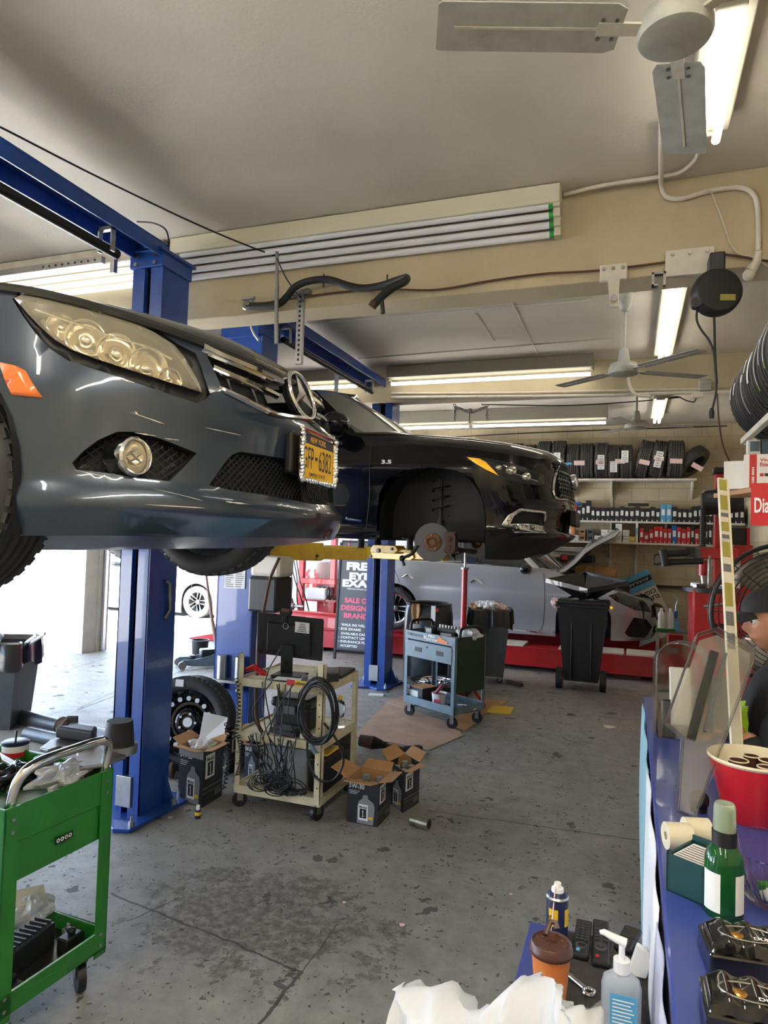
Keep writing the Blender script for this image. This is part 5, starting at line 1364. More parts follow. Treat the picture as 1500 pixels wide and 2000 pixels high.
st('WALK INS WELCOME', .06, yy(1224.5), .5, .036); st('EYE EXAMS', .06, yy(1232), .3, .036); st('AVAILABLE DAILY', .06, yy(1240), .42, .034); st('CONTACT LENSES', .06, yy(1247), .46, .034); st('INSURANCE PLANS', .06, yy(1254.5), .48, .034); st('ACCEPTED', .06, yy(1262), .26, .034)
for y in (1231, 1247, 1254): MB().box((.03, yy(y) + .012, .003), (.012, .012, .002), M=F).build('bullet', 'white', t, W=True)
MB().torus((0, 0, 0), .2, .008, 40, 6, F @ TR((.3, Hh - .02, .002)) @ DG((1, .55, .2, 1))).build('round_logo', 'sign_pink', t, W=True)
# ---------------------------------------------------------------- things standing on the middle of the floor
def caster(t, x, y, h, r=.05, ang=0, m='black_plastic', W=False, z0=None):
    M = TR((x, y, 0)) @ RO(ang, 4, 'Z'); z1 = z0 if z0 is not None else h
    f = MB().b2((-.03, -.02, z1 - .008), (.03, .02, z1), M).b2((-.015, -.02, r * .9), (.02, -.016, z1), M).b2((-.015, .016, r * .9), (.02, .02, z1), M)
    c = f.build('caster', 'dull_steel', t, W=W)
    MB().cyl(M @ V((0, -.014, r)), M @ V((0, .014, r)), r, 20).build('caster_wheel', m, c, W=W)
    return c
# --- cream cart with the monitor
CX0, CX1, CY0, CY1 = -2.3, -1.71, 3.74, 4.3
t = thing('utility_cart', 'cream metal cart loaded with a monitor and tangled cables', 'cart', (-2, 4.02, 0))
for x, y, z1 in ((CX0, CY0, .95), (CX1, CY0, .93), (CX1, CY1, .8), (CX0, CY1, .8)):
    sx = 1 if x == CX0 else -1; sy = 1 if y == CY0 else -1
    m = MB().b2((x, y, .1), (x + sx * .04, y + sy * .004, z1)).b2((x, y, .1), (x + sx * .004, y + sy * .04, z1)); lg = m.build('leg', 'cream_paint', t, W=True)
    q = MB()
    for k in range(9): q.cyl((x + sx * .02, y - sy * .001, .2 + k * .07), (x + sx * .02, y + sy * .001 - .0005, .2 + k * .07), .005, 8)
    q.build('bolt_hole', 'black', lg, W=True)
    caster(t, x + sx * .03, y + sy * .03, .1, .045, .5 if sx > 0 else 1.2, W=True)
for z, nm in ((.8, 'top_shelf'), (.47, 'middle_shelf'), (.14, 'bottom_shelf')):
    m = MB().b2((CX0 + .004, CY0 + .004, z - .045), (CX1 - .004, CY1 - .004, z - .038)).b2((CX0, CY0, z - .05), (CX1, CY0 + .01, z)).b2((CX0, CY1 - .01, z - .05), (CX1, CY1, z)).b2((CX0, CY0, z - .05), (CX0 + .01, CY1, z)).b2((CX1 - .01, CY0, z - .05), (CX1, CY1, z)).b2((CX0 + .01, CY0 + .01, z - .012), (CX1 - .01, CY1 - .01, z - .008))
    m.build(nm, 'cream_paint', t, W=True, bevel=.003)
p = at(560, 1333, Y=CY0 - .002); F = frame((p.x, CY0 - .001, p.z - .015), (1, 0, 0), (0, 0, 1))
MB().b2((0, 0, 0), (.055, .035, .002), F).build('red_tape', 'red', t, W=True); y_ = MB().b2((.055, 0, 0), (.155, .035, .002), F).build('yellow_tape', 'yellow', t, W=True)
q = MB(); random.seed(1)
for k in range(8): q.b2((.06 + k * .011, .008, .002), (.067 + k * .011, .02 + random.uniform(0, .008), .003), F)
q.build('tape_print', 'black', t, W=True)
# monitor seen from behind
Tm = TR((-2.0, 3.98, 0)) @ RO(math.radians(-9), 4, 'Z') @ RO(math.radians(-5), 4, 'X')
t = thing('monitor', 'black computer monitor seen from behind on the cream cart', 'monitor', (-2.0, 4.0, .8))
MM = TR((-2.06, 3.96, 1.045)) @ DG((1.07, 1, 1.07, 1)) @ RO(math.radians(8), 4, 'Z') @ RO(math.radians(10), 4, 'X') @ RO(math.radians(3), 4, 'Y')
MB().box((0, 0, 0), (.42, .022, .26), M=MM).box((0, -.018, -.01), (.28, .02, .18), M=MM).build('screen_housing', 'dark_plastic', t, W=True, bevel=.008)
MB().box((0, .0115, 0), (.41, .002, .25), M=MM).build('screen', 'dark_glass', t, W=True)
s = MB().box((.0, -.045, -.16), (.075, .014, .24), M=MM); s.build('stand_neck', 'dark_plastic', t, W=True, bevel=.004); MB().cyl(MM @ V((0, -.053, -.15)), MM @ V((0, -.0535, -.15)), .018, 20).build('cable_hole', 'black', t, W=True)
MB().box((-2.04, 3.94, .806), (.2, .16, .012), .1).build('stand_base', 'black_plastic', t, W=True, bevel=.004)
Fl = MM @ RO(PI / 2, 4, 'X')
MB().b2((.04, .04, .0285), (.13, .105, .0295), Fl).build('sticker', 'white_label', t, W=True)
q = MB()
for k in range(5): q.b2((.055 + .004 * k, .047 + k * .011, .0295), (.115 - .003 * k, .051 + k * .011, .03), Fl)
q.build('sticker_print', 'black', t, W=True); MB().torus((0, 0, 0), .017, .0018, 28, 5, Fl @ TR((-.02, .07, .0285))).build('round_logo', 'steel', t, W=True)
t = thing('webcam', 'small black webcam clipped on top of the monitor', 'webcam', MM @ V((-.03, 0, .14)))
MB().box((-.03, 0, .145), (.07, .05, .03), M=MM).box((-.03, -.02, .115), (.03, .01, .05), M=MM).build('camera_body', 'black_plastic', t, W=True, bevel=.008); MB().cyl(MM @ V((-.05, -.02, .165)), MM @ V((0, -.02, .165)), .012, 12).build('lens_barrel', 'brown', t, W=True)
# things on the cart
def simple(name, label, cat, c, d, m, rz=0, bevel=.006, r=None, group=None):
    return tag(MB().box(c, d, rz, r=r).build(name, m, bevel=bevel), label, cat, group)
t = thing('air_gun_plug', 'red plastic connector hanging at the left corner of the cart top', 'connector', (-2.24, 3.8, .83)); MB().tube([(-2.27, 3.78, .84), (-2.22, 3.8, .86), (-2.16, 3.8, .83), (-2.13, 3.82, .82)], .018, 8, rs=[.012, .02, .02, .012]).build('body', 'red', t, W=True)
t = thing('clipboard', 'dark clipboard with white papers on the cart top', 'clipboard', (-1.98, 3.9, .79)); MB().box((-1.95, 3.86, .797), (.34, .16, .008), .15).build('board', 'dark_plastic', t, W=True); MB().box((-1.95, 3.86, .803), (.26, .13, .004), .22).build('sheet', 'paper', t, W=True)
simple('scanner_case', 'black scanner with a cable on the right of the cart top', 'device', (-1.79, 3.98, .825), (.14, .2, .055), 'dark_plastic', .4)
simple('adapter', 'grey cable adapter beside the monitor stand', 'adapter', (-1.88, 3.83, .815), (.035, .07, .04), 'grey_plastic', .3, .01)
simple('marker_pen', 'teal marker pen on the cart top edge', 'pen', (-1.9, 3.77, .802), (.09, .014, .014), 'light_blue', .2, .005)
simple('keyboard', 'black keyboard lying at the right edge of the cart top', 'keyboard', (-1.78, 4.15, .807), (.12, .3, .02), 'black_plastic', .1)
t = thing('hard_case', 'black equipment case on the middle shelf of the cart', 'case', (-2.0, 4.02, .46)); MB().b2((-2.14, 3.9, .46), (-1.88, 4.14, .62)).build('body', 'black_plastic', t, W=True, bevel=.03); MB().b2((-2.15, 3.89, .6), (-1.87, 4.15, .665)).build('lid', 'dark_plastic', t, W=True, bevel=.025); MB().b2((-2.05, 3.885, .57), (-1.97, 3.9, .62)).build('latch', 'grey_plastic', t, W=True)
t = thing('router', 'flat black router with a grey top on the cart middle shelf', 'router', (-2.0, 3.82, .47)); MB().box((-1.98, 3.83, .487), (.2, .13, .028), -.2).build('body', 'black_plastic', t, W=True, bevel=.004); MB().box((-1.99, 3.83, .503), (.13, .09, .004), -.2).build('top_label', 'grey_plastic', t, W=True)
simple('power_strip', 'white power strip with a lit red switch on the cart', 'power strip', (-1.8, 3.765, .49), (.12, .04, .035), 'cream_plastic', .1, .01)
simple('switch_light', 'small red glowing switch of the power strip', 'switch', (-1.815, 3.742, .492), (.02, .004, .02), 'red')
bottle('spray_bottle', 'clear bottle with a yellow label on the cart middle shelf', 'bottle', (-1.76, 4.12, .464), .035, .2, 'clear_plastic', 'yellow')
t = thing('desktop_computer', 'light grey desktop computer lying on the cart bottom shelf', 'computer', (-2.05, 3.95, .13))
mat('grey_case', (.3, .32, .34), .45)
MB().b2((-2.17, 3.86, .13), (-1.86, 4.2, .37)).build('case', 'grey_case', t, W=True, bevel=.008); MB().b2((-2.02, 3.85, .2), (-2.0, 3.86, .3)).build('port_panel', 'dark_plastic', t, W=True)
t = thing('jump_starter', 'black and yellow battery pack on the right of the bottom shelf', 'battery pack', (-1.78, 4.0, .13)); MB().b2((-1.84, 3.84, .13), (-1.725, 4.14, .34)).build('body', 'black_plastic', t, W=True, bevel=.02); MB().b2((-1.83, 3.9, .34), (-1.74, 4.1, .35)).build('stripe', 'yellow', t, W=True)
# cables: a hanging coil and a tangle
random.seed(21)
t = thing('cable_coil', 'thick coil of black cable hanging from the front right post of the cart', 'cable', (-1.72, 3.7, .9))
for k in range(6):
    cx = -1.72 + random.uniform(-.012, .012); r = .118 + random.uniform(-.014, .014); cz = .66 + random.uniform(-.02, .02); y0 = 3.71 - .006 * k
    MB().tube([(cx + r * cos(a * PI / 12), y0 + .01 * sin(a * .5 + k), cz + r * 1.55 * sin(a * PI / 12)) for a in range(25)], .008 if k < 4 else .006, 7).build('loop', 'black_plastic', t, W=True)
MB().tube(spline([(-1.68, 3.7, .6), (-1.6, 3.72, .5), (-1.57, 3.75, .38), (-1.62, 3.73, .27), (-1.72, 3.71, .27), (-1.78, 3.7, .4), (-1.78, 3.7, .55)], 6), .008, 7).build('hanging_end', 'black_plastic', t, W=True)
MB().tube([(-1.72, 3.69, .42), (-1.76, 3.69, .47)], .014, 8).build('plug', 'slate_paint', t, W=True)
t = thing('loose_cables', 'tangle of thin black cables spilling down the front of the cream cart', 'cables', (-2.0, 3.72, .2)); t['kind'] = 'stuff'
cb = MB()
for k in range(24):
    x = random.uniform(-2.2, -1.88); z = random.choice((.79, .47, .47, .46)); pts = [(x, random.uniform(3.7, 3.74), z)]; xe = random.gauss(-2.0, .07)
    for j in range(1, 6):
        f = j / 5; pts.append((x + (xe - x) * f + random.uniform(-.02, .02), 3.71 + random.uniform(-.025, .02), z + (.17 - z) * f ** .8))
    pts += [(xe + random.uniform(-.1, .12), random.uniform(3.69, 3.76), random.uniform(.15, .2)), (xe + random.uniform(-.12, .12), random.uniform(3.7, 3.8), .15)]
    cb.tube(spline(pts, 6), random.choice((.0028, .0034, .004)), 5)
for k in range(16):
    x, z, r = random.gauss(-2.0, .07), random.uniform(.17, .25), random.uniform(.03, .07); p0 = random.uniform(0, 6)
    cb.tube([(x + r * 1.3 * cos(q * .35 + p0), 3.71 + .02 * sin(q * .3 + k) - .01, z + r * .7 * sin(q * .35 + p0)) for q in range(22)], .0035, 5)
cb.build('strands', 'black_plastic', t, W=True)['kind'] = 'stuff'
for k, (a, b, e) in enumerate((((-2.05, 3.73, .8), (-2.16, 3.7, .62), (-2.1, 3.72, .47)), ((-2.0, 3.72, 1.0), (-2.07, 3.68, .8), (-2.02, 3.7, .5)), ((-1.9, 3.72, .8), (-1.98, 3.68, .65), (-2.05, 3.7, .48)), ((-1.8, 3.8, .82), (-1.85, 3.7, .75), (-1.83, 3.7, .6)))):
    tag(MB().tube(spline([a, b, e], 8), .004, 6).build('cable', 'black_plastic'), ('thin cable looping under the cart top at its left', 'thin cable running down from the monitor to the middle shelf', 'thin cable crossing the case on the cart', 'short cable beside the scanner on the cart')[k], 'cable')
# thick hose that comes down from above behind the monitor
H_ = [at(x, y, Y=yy_) for x, y, yy_ in ((545, 1090, 4.5), (528, 1130, 4.4), (517, 1180, 4.2), (505, 1240, 4.0), (503, 1300, 3.9), (500, 1360, 3.85), (503, 1410, 3.82), (520, 1440, 3.8), (545, 1450, 3.78))]
tag(MB().tube(spline(H_, 6), .012, 8).build('taped_cable', 'brown'), 'thick brown taped cable hanging down to the monitor cart', 'cable')
# curly cords at the left side of the cart
t = thing('coiled_cord', 'black curly cord hanging at the left side of the cream cart', 'cord', (-2.32, 3.72, .3))
for x0, (za, zb_) in ((-2.36, (.52, .1)), (-2.3, (.8, .42)), (-2.27, (.45, .2))):
    n = 110; MB().tube([(x0 + .012 * cos(k * .9) + .03 * sin(k / n * 3), 3.72 + .012 * sin(k * .9), za + (zb_ - za) * k / n) for k in range(n)], .0035, 5).build('coil', 'black_plastic', t, W=True)

# --- oil cartons
def one(F, x, y, w, h):
    return MB().prism([(x + w * a, y + h * b) for a, b in ((.15, 0), (.85, 0), (.85, .09), (.62, .09), (.62, 1), (.42, 1), (.12, .84), (.12, .73), (.4, .84), (.4, .09), (.15, .09))], .003, .0035, F)
def oil_carton(A, B, C, h, label, grade, flaps=(1, 1, 1, 1), caps=4, closed=False):
    "floor corners: A left, B nearest, C right"
    A = V((A.x, A.y, 0)); B = V((B.x, B.y, 0)); C = V((C.x, C.y, 0)); u = (A - B); w = (C - B)
    w = w - u.normalized() * w.dot(u.normalized()) * .0
    D = A + w
    t = thing('oil_carton', label, 'box', B)
    m = MB(); P = [A, B, C, D]; Z = V((0, 0, h))
    for i in range(4): m.add([P[i], P[(i + 1) % 4], P[(i + 1) % 4] + Z, P[i] + Z], [(0, 1, 2, 3)])
    m.add(P, [(3, 2, 1, 0)]); m.build('carton', 'carton_black', t, W=True, solid=.004)
    inn = MB(); c = (A + C) / 2
    for i in range(4):
        a = P[i].lerp(c, .03); b = P[(i + 1) % 4].lerp(c, .03); inn.add([a + Z * .6, b + Z * .6, b + Z, a + Z], [(0, 1, 2, 3)])
    inn.build('inner_lining', 'cardboard', t, W=True)
    for i, f in enumerate(flaps):
        if not f: continue
        a = P[i] + Z; b = P[(i + 1) % 4] + Z; o = ((a + b) / 2 - c - Z); o.z = 0; o.normalize(); L = .1 * f
        tip = o * L * .8 + V((0, 0, L * (.15 if i in (0, 1) else .3)))
        MB().add([a, b, b.lerp(a, .06) + tip, a.lerp(b, .06) + tip], [(0, 1, 2, 3)]).build('flap', 'cardboard', t, W=True, solid=.004)
    def face(a, b, side):
        F = frame(a, (b - a), (0, 0, 1)); L = (b - a).length
        F = F @ TR((0, 0, .0015)); n = MB(); k = h / .28; 
        b_ = MB(); b_.prism([(L * .34, h * .02), (L * .86, h * .02), (L * .9, h * .42), (L * .86, h * .52), (L * .68, h * .6), (L * .66, h * .68), (L * .52, h * .68), (L * .5, h * .6), (L * .38, h * .52), (L * .34, h * .4)], 0, .001, F); b_.build('printed_bottle', 'carton_grey', t, W=True)
        MB().b2((L * .38, h * .1, .001), (L * .68, h * .46, .002), F).build('printed_label', 'white_label', t, W=True)
        MB().b2((L * .42, h * .15, .002), (L * .64, h * .36, .0025), F).build('printed_square', 'black', t, W=True)
        q = one(F, L * .49, h * .185, L * .08, h * .14); q.build('printed_numeral', 'white', t, W=True)
        q = MB(); put_text(q, 'Mobil', F, L * .41, h * .37, L * .24, h * .06, .03, .0025); q.build('printed_name', 'navy', t, W=True)
        q = MB(); put_text(q, grade, F, L * .05, h * .8, L * .5, h * .11, .02, .001)
        for j in range(3): q.b2((L * .06, h * (.74 - .035 * j), .001), (L * (.4 - .05 * j), h * (.75 - .035 * j), .0015), F)
        q.build('printed_grade', 'white_label', t, W=True)
        MB().b2((L * .7, h * .14, .001), (L * .84, h * .2, .002), F).build('printed_mark', 'yellow', t, W=True)
    face(A, B, 0)
    F = frame(B, (C - B), (0, 0, 1)) @ TR((0, 0, .0015)); L = (C - B).length
    MB().b2((L * .1, h * .48, 0), (L * .55, h * .9, .001), F).build('side_label', 'white_label', t, W=True)
    MB().b2((L * .2, h * .52, .001), (L * .46, h * .76, .002), F).build('side_square', 'black', t, W=True)
    q = one(F, L * .275, h * .55, L * .11, h * .18); q.build('side_numeral', 'white', t, W=True)
    q = MB(); put_text(q, 'Mobil', F, L * .16, h * .78, L * .34, h * .07, .03, .002); q.build('side_name', 'navy', t, W=True)
    q = MB(); q.b2((0, h * .3, 0), (L, h * .33, .001), F); q.b2((0, h * .22, 0), (L, h * .24, .001), F).b2((L * .6, h * .1, 0), (L * .92, h * .2, .001), F); q.build('printed_band', 'grey_plastic', t, W=True)
    c = (A + C) / 2
    for k in range(caps):
        px = c + (A - D) * 0 + u * (-.22 + .44 * (k % 2)) + w * (-.25 + .5 * (k // 2 / max(1, (caps + 1) // 2 - 1)))
        o = thing('oil_bottle', 'grey-capped oil bottle at the ' + ('left front', 'left back', 'right front', 'right back')[k] + ' inside the ' + ('front' if 'twin' in label else 'rear') + ' right-hand carton', 'bottle', px + V((0, 0, .006)), group='bottles in the ' + grade + ' carton' )
        MB().b2((-.035, -.025, 0), (.035, .025, h * .62)).lathe([(.03, h * .6), (.014, h * .74), (.014, h * .8)], 14).build('bottle_body', 'carton_grey', o, bevel=.008)
        MB().cyl((0, 0, h * .78), (0, 0, h * .9), .021, 16).build('cap', 'grey_case', o)
    return t
fl = lambda x, y: at(x, y, Z=0)
a, b, c_ = fl(347, 1562), fl(394, 1578), fl(433, 1554)
t = oil_carton(a, b, c_, .345, 'open black 5W-20 carton stuffed with crumpled paper', '5W-20', (1, .8, 1, 1), 0)
F = frame(a, b - a, (0, 0, 1)) @ TR((0, 0, .003)); MB().b2((0, .29, 0), ((b - a).length, .34, .001), F).build('tape_band', 'grey_case', t, W=True)
def crumple(mb, c, r, n=7, sq=(1, 1, .6), amp=.35, seed=0):
    random.seed(seed)
    def f(u, v):
        a = u * 2 * PI; b = (v - .5) * PI * .98
        k = 1 + amp * (sin(3 * a + seed) * cos(5 * b + seed) + .6 * sin(7 * a + 2 * b + seed * 2)) * cos(b)
        return V((c[0] + r * sq[0] * cos(a) * cos(b) * k, c[1] + r * sq[1] * sin(a) * cos(b) * k, c[2] + r * sq[2] * sin(b) * k))
    return mb.grid(f, 28, 16, smooth=False)
cc = (a + c_) / 2
pm = MB(); crumple(pm, (cc.x, cc.y, .33), .075, seed=2)
pm.add([(cc.x - .03, cc.y, .34), (cc.x + .15, cc.y + .02, .42), (cc.x + .12, cc.y + .1, .5), (cc.x - .05, cc.y + .08, .52)], [(0, 1, 2, 3)])
tag(pm.build('crumpled_paper', 'paper'), 'crumpled white paper sticking out of the left oil carton', 'paper')
oil_carton(fl(424, 1505), fl(447, 1512), fl(480, 1494), .3, 'black 5W-20 carton behind the paper-stuffed one', '5W-20', (0, .5, 0, .5), 0)
oil_carton(fl(476, 1525), fl(500, 1530), fl(545, 1508), .26, 'black carton half hidden behind the cream cart', '5W-20', (.6, .6, 1, 1), 0)
oil_carton(fl(677, 1604), fl(737, 1616), fl(761, 1590), .255, 'open black 5W-30 carton in front of its twin', '5W-30', (1.2, 1.0, 1.1, 1.5), 4)
oil_carton(fl(757, 1566), fl(787, 1588), fl(818, 1568), .255, 'open black oil carton behind the front 5W-30 one', '5W-30', (0, .9, 1.2, 1.4), 4)
# small bottle, filter, flange on the floor
p = at(386, 1598, Z=0); t = thing('small_bottle', 'tiny purple and yellow bottle standing before the left oil carton', 'bottle', (p.x, p.y, 0))
MB().cyl((0, 0, 0), (0, 0, .05), .018, 16).build('bottle_body', 'navy', t); MB().cyl((0, 0, .02), (0, 0, .04), .0185, 16).build('label_band', 'yellow', t); MB().cyl((0, 0, .05), (0, 0, .075), .011, 12).build('cap', 'white', t)
p = at(820, 1616, Z=0); t = thing('metal_sleeve', 'round metal sleeve lying on the floor right of the oil cartons', 'machine part', (p.x, p.y, .032), rz=math.radians(-12))
mat('brass_steel', (.36, .33, .24), .35, .9, dirt=(.1, .09, .07), dscale=30)
MB().cyl((-.012, 0, 0), (.06, 0, 0), .034, 24).build('body', 'brass_steel', t); MB().cyl((-.06, 0, 0), (-.012, 0, 0), .026, 24).build('neck', 'brass_steel', t); MB().cyl((.06, 0, 0), (.0605, 0, 0), .022, 20).build('bore', 'black', t)
p = at(322, 1510, Z=0); t = thing('wheel_hub', 'rusty round hub lying left of the oil cartons', 'machine part', (p.x, p.y, .05))
MB().cyl((-.06, .0, 0), (.03, 0, 0), .05, 20).build('body', 'dull_steel', t); M_ = TR((.1, -.05, 0)) @ RO(.5, 4, 'Z') @ RO(PI / 2, 4, 'Y')
MB().lathe([(.02, .02), (.035, .015), (.05, .01), (.055, 0), (.05, -.02), (.02, -.03), (.015, 0), (.02, .02)], 24, M_).build('flange', 'dark_rust', t)
p = at(102 + 0, 0 + 1640, Z=0)
# steel wheel leaning on the near blue post
t = thing('steel_wheel', 'tire on a black steel rim leaning against the blue post', 'wheel', (-3.0, 4.2, 0))
M = TR((-2.985, 4.22, .325)) @ RO(math.radians(14), 4, 'Z') @ RO(math.radians(-9), 4, 'X')
tr = tire_mb(.33, .2, .225, 64, 50, M).build('tire', 'tire', t, W=True)
T = M @ RO(PI / 2, 4, 'X')
MB().lathe([(.228, .085), (.222, .088), (.215, .075), (.2, .045), (.19, .04), (.165, .05), (.15, .035), (.14, .0), (.12, -.0), (.105, .03), (.08, .045), (.06, .045), (.045, .03), (.03, .03)], 48, T).build('rim', 'car2_paint', t, W=True)
for k in range(16):
    a = 2 * PI * k / 16
for k in range(16):
    a = 2 * PI * k / 16; MB().cyl(T @ V((.168 * cos(a), .168 * sin(a), .03)), T @ V((.168 * cos(a), .168 * sin(a), .0525)), .0165, 14).build('rim_hole_light', 'hole_light', t, W=True)  # pale discs paint the light seen through rim, lug and centre holes
for k in range(5):
    a = 2 * PI * k / 5; MB().cyl(T @ V((.062 * cos(a), .062 * sin(a), .044)), T @ V((.062 * cos(a), .062 * sin(a), .049)), .009, 10).build('lug_hole', 'hole_light', t, W=True)
MB().cyl(T @ V((0, 0, .028)), T @ V((0, 0, .034)), .034, 24).build('centre_bore', 'hole_light', t, W=True)
MB().box(T @ V((-.06, .275, .102)), (.06, .003, .05), r=(T.to_3x3() @ RO(PI / 2, 3, 'X'))).build('size_sticker', 'white_label', t, W=True)
# tire behind the cart, drive shaft
t = thing('tire', 'dark tire lying flat behind the right side of the cream cart', 'tire', (-1.78, 4.75, 0)); M = TR((-2.22, 4.78, .125)) @ RO(math.radians(90), 4, 'X'); tire_mb(.29, .24, .19, 48, 44, M).build('tread', 'tire', t, W=True)
A = at(715, 1448, Z=.06); B_ = at(838, 1472, Z=.03); t = thing('drive_shaft', 'rusty drive shaft with ribbed rubber boots on the cardboard', 'machine part', (A.x, A.y, 0)); d = (B_ - A)
def along(f): return A + d * f
MB().tube([along(-.1), along(.12)], .05, 14, rs=[.045, .052]).build('inner_joint', 'dark_rust', t, W=True)
for f0, f1, r0, r1 in ((.12, .34, .052, .022), (.6, .8, .022, .05)):
    n = 12; MB().tube([along(f0 + (f1 - f0) * i / (n * 2)) for i in range(n * 2 + 1)], .03, 16, rs=[(r0 + (r1 - r0) * i / (n * 2)) * (1 if i % 2 else .86) for i in range(n * 2 + 1)]).build('boot', 'rubber', t, W=True)
MB().tube([along(.3), along(.62)], .014, 12).build('shaft', 'dark_rust', t, W=True)
MB().tube([along(.8), along(.84), along(.88), along(.89)], .05, 16, rs=[.05, .052, .045, .02]).build('outer_joint', 'dark_rust', t, W=True); MB().tube([along(.88), along(1.0)], .014, 12).build('spline_end', 'dull_steel', t, W=True)
# cardboard on the floor
def sheet(name, label, pts, m, z=.004, cat='cardboard'):
    P = [fl(x, y) for x, y in pts]; return tag(MB().prism([(p.x, p.y) for p in P], .002, .002 + z).build(name, m), label, cat)
o = sheet('cardboard_sheet', 'flattened cardboard under the drive shaft and the grey cart', [(690, 1440), (752, 1376), (800, 1385), (876, 1412), (905, 1437), (838, 1466), (770, 1452)], 'floor_card')
o = sheet('cardboard_sheet', 'tan cardboard piece under the left casters of the grey cart', [(752, 1372), (795, 1358), (820, 1372), (795, 1386)], 'floor_card', .007)
o = sheet('cardboard_sheet', 'lighter cardboard piece poking out right of the grey cart', [(880, 1418), (900, 1362), (992, 1371), (942, 1398), (938, 1408), (908, 1428)], 'cardboard', .005)
o = sheet('yellow_bag', 'flat yellow plastic bag on the floor beside the cardboard', [(950, 1392), (962, 1380), (1004, 1383), (996, 1397)], 'yellow', .01, 'bag')
p = fl(1005, 1338); t = tag(MB().box((p.x, p.y, .02), (.22, .07, .04), math.radians(-35)).build('wood_block', 'dark_wood', bevel=.005), 'dark wood block on the floor between the two bins', 'block')
p = fl(725, 1350); tag(MB().box((fl(735, 1358).x, fl(735, 1358).y, .006), (.16, .07, .012), .2).build('litter_wrapper', 'white_label'), 'red and white wrapper on the floor near the far post', 'wrapper')

# --- grey-blue cart with the dark end panel
PA, PB, PC = fl(784, 1372), fl(876, 1408), fl(940, 1390)
u = V((PB.x - PA.x, PB.y - PA.y, 0)); w0 = V((PC.x - PB.x, PC.y - PB.y, 0)); 
o0 = V((-2.04, 6.32, 0)); ang = math.radians(-29); Lx = .66; Ly = .42
t = thing('tool_cart', 'blue-grey tool cart with a sticker-covered drawer and black handles', 'cart', o0, ang)
for x, y in ((0, 0), (Lx, 0), (Lx, Ly), (0, Ly)):
    sx = 1 if x == 0 else -1; sy = 1 if y == 0 else -1
    MB().b2((x, y, .13), (x + sx * .04, y + sy * .003, .82)).b2((x, y, .13), (x + sx * .003, y + sy * .04, .82)).build('leg', 'slate_paint', t)
    caster(t, x + sx * .05, y + sy * .04, .13, .05, .3)
MB().b2((0, 0, .74), (Lx, .01, .82)).b2((0, Ly - .01, .74), (Lx, Ly, .82)).b2((0, 0, .74), (.01, Ly, .82)).b2((Lx - .01, 0, .74), (Lx, Ly, .82)).b2((0, 0, .74), (Lx, Ly, .75)).build('top_tray', 'slate_paint', t, bevel=.003)
MB().b2((0, 0, .13), (Lx, .01, .2)).b2((0, Ly - .01, .13), (Lx, Ly, .2)).b2((0, 0, .13), (.01, Ly, .2)).b2((Lx - .01, 0, .13), (Lx, Ly, .2)).b2((0, 0, .13), (Lx, Ly, .14)).build('bottom_tray', 'slate_paint', t, bevel=.003)
dr = MB().b2((.035, -.006, .575), (Lx - .035, .3, .73)).build('drawer', 'slate_paint', t, bevel=.004)
for x in (.15, .43): MB().b2((x, -.009, .635), (x + .09, -.004, .675)).build('drawer_pull', 'black', dr)
MB().cyl((.31, -.01, .69), (.31, -.004, .69), .01, 12).build('lock', 'black', dr)
st_ = MB(); F = frame((0, -.003, .755), (1, 0, 0), (0, 0, 1)); put_text(st_, "IT'S MECHANICAL", F, .03, .02, .22, .024, .02); st_.build('sticker', 'black', t)
q = MB(); put_text(q, 'RZ', F, .26, .015, .04, .026, .04); put_text(q, 'PRO', F, .32, .03, .09, .025, .03); put_text(q, 'STETSOM', F, .3, .0, .13, .022, .02); q.build('sticker', 'white', t)
q = MB(); q.prism([(.42, .0), (.56, -.005), (.57, .02), (.5, .035), (.46, .06)], 0, .001, F); q.build('sticker', 'orange', t)
mat('dark_green', (.006, .03, .008), .22, coat=.6)
MB().b2((Lx, .03, .32), (Lx + .006, Ly - .02, .82)).build('end_panel', 'dark_green', t)
for x in (.015, Lx - .0):
    MB().tube(spline([(x, .06, .8), (x - .0, .07, .88), (x, .13, .905), (x, Ly - .13, .905), (x, Ly - .07, .88), (x, Ly - .06, .8)], 5), .014, 8).build('handle', 'black_plastic', t)
L0 = TR(o0) @ RO(ang, 4, 'Z')
def on(x, y, z): return L0 @ V((x, y, z))
t = thing('parts_box', 'black parts box with a white label on the cart lower tray', 'box', on(.13, .14, .14), ang); MB().b2((-.09, -.1, 0), (.09, .1, .14)).build('box_body', 'black_plastic', t, bevel=.003); MB().b2((-.085, -.102, .02), (.03, -.1, .11)).build('label', 'white_label', t); MB().b2((-.085, -.095, .135), (.085, .095, .145)).build('lining', 'cardboard', t)
t = thing('grease_tub', 'white tub smeared with red grease and a brush on the lower tray', 'tub', on(.36, .12, .14)); MB().lathe([(0, 0), (.055, 0), (.07, .12), (.073, .125), (.066, .12), (.05, .1), (0, .1)], 28).build('tub_body', 'white', t)
mat('grease_red', (.3, .02, .04), .35)
MB().lathe([(0, .108), (.062, .113)], 24).build('grease', 'grease_red', t); MB().box((.0, -.065, .06), (.06, .01, .03)).build('label_print', 'pink', t); MB().tube([(-.04, 0, .11), (.0, 0, .16), (.03, .01, .2)], .015, 8).build('brush', 'grease_red', t)
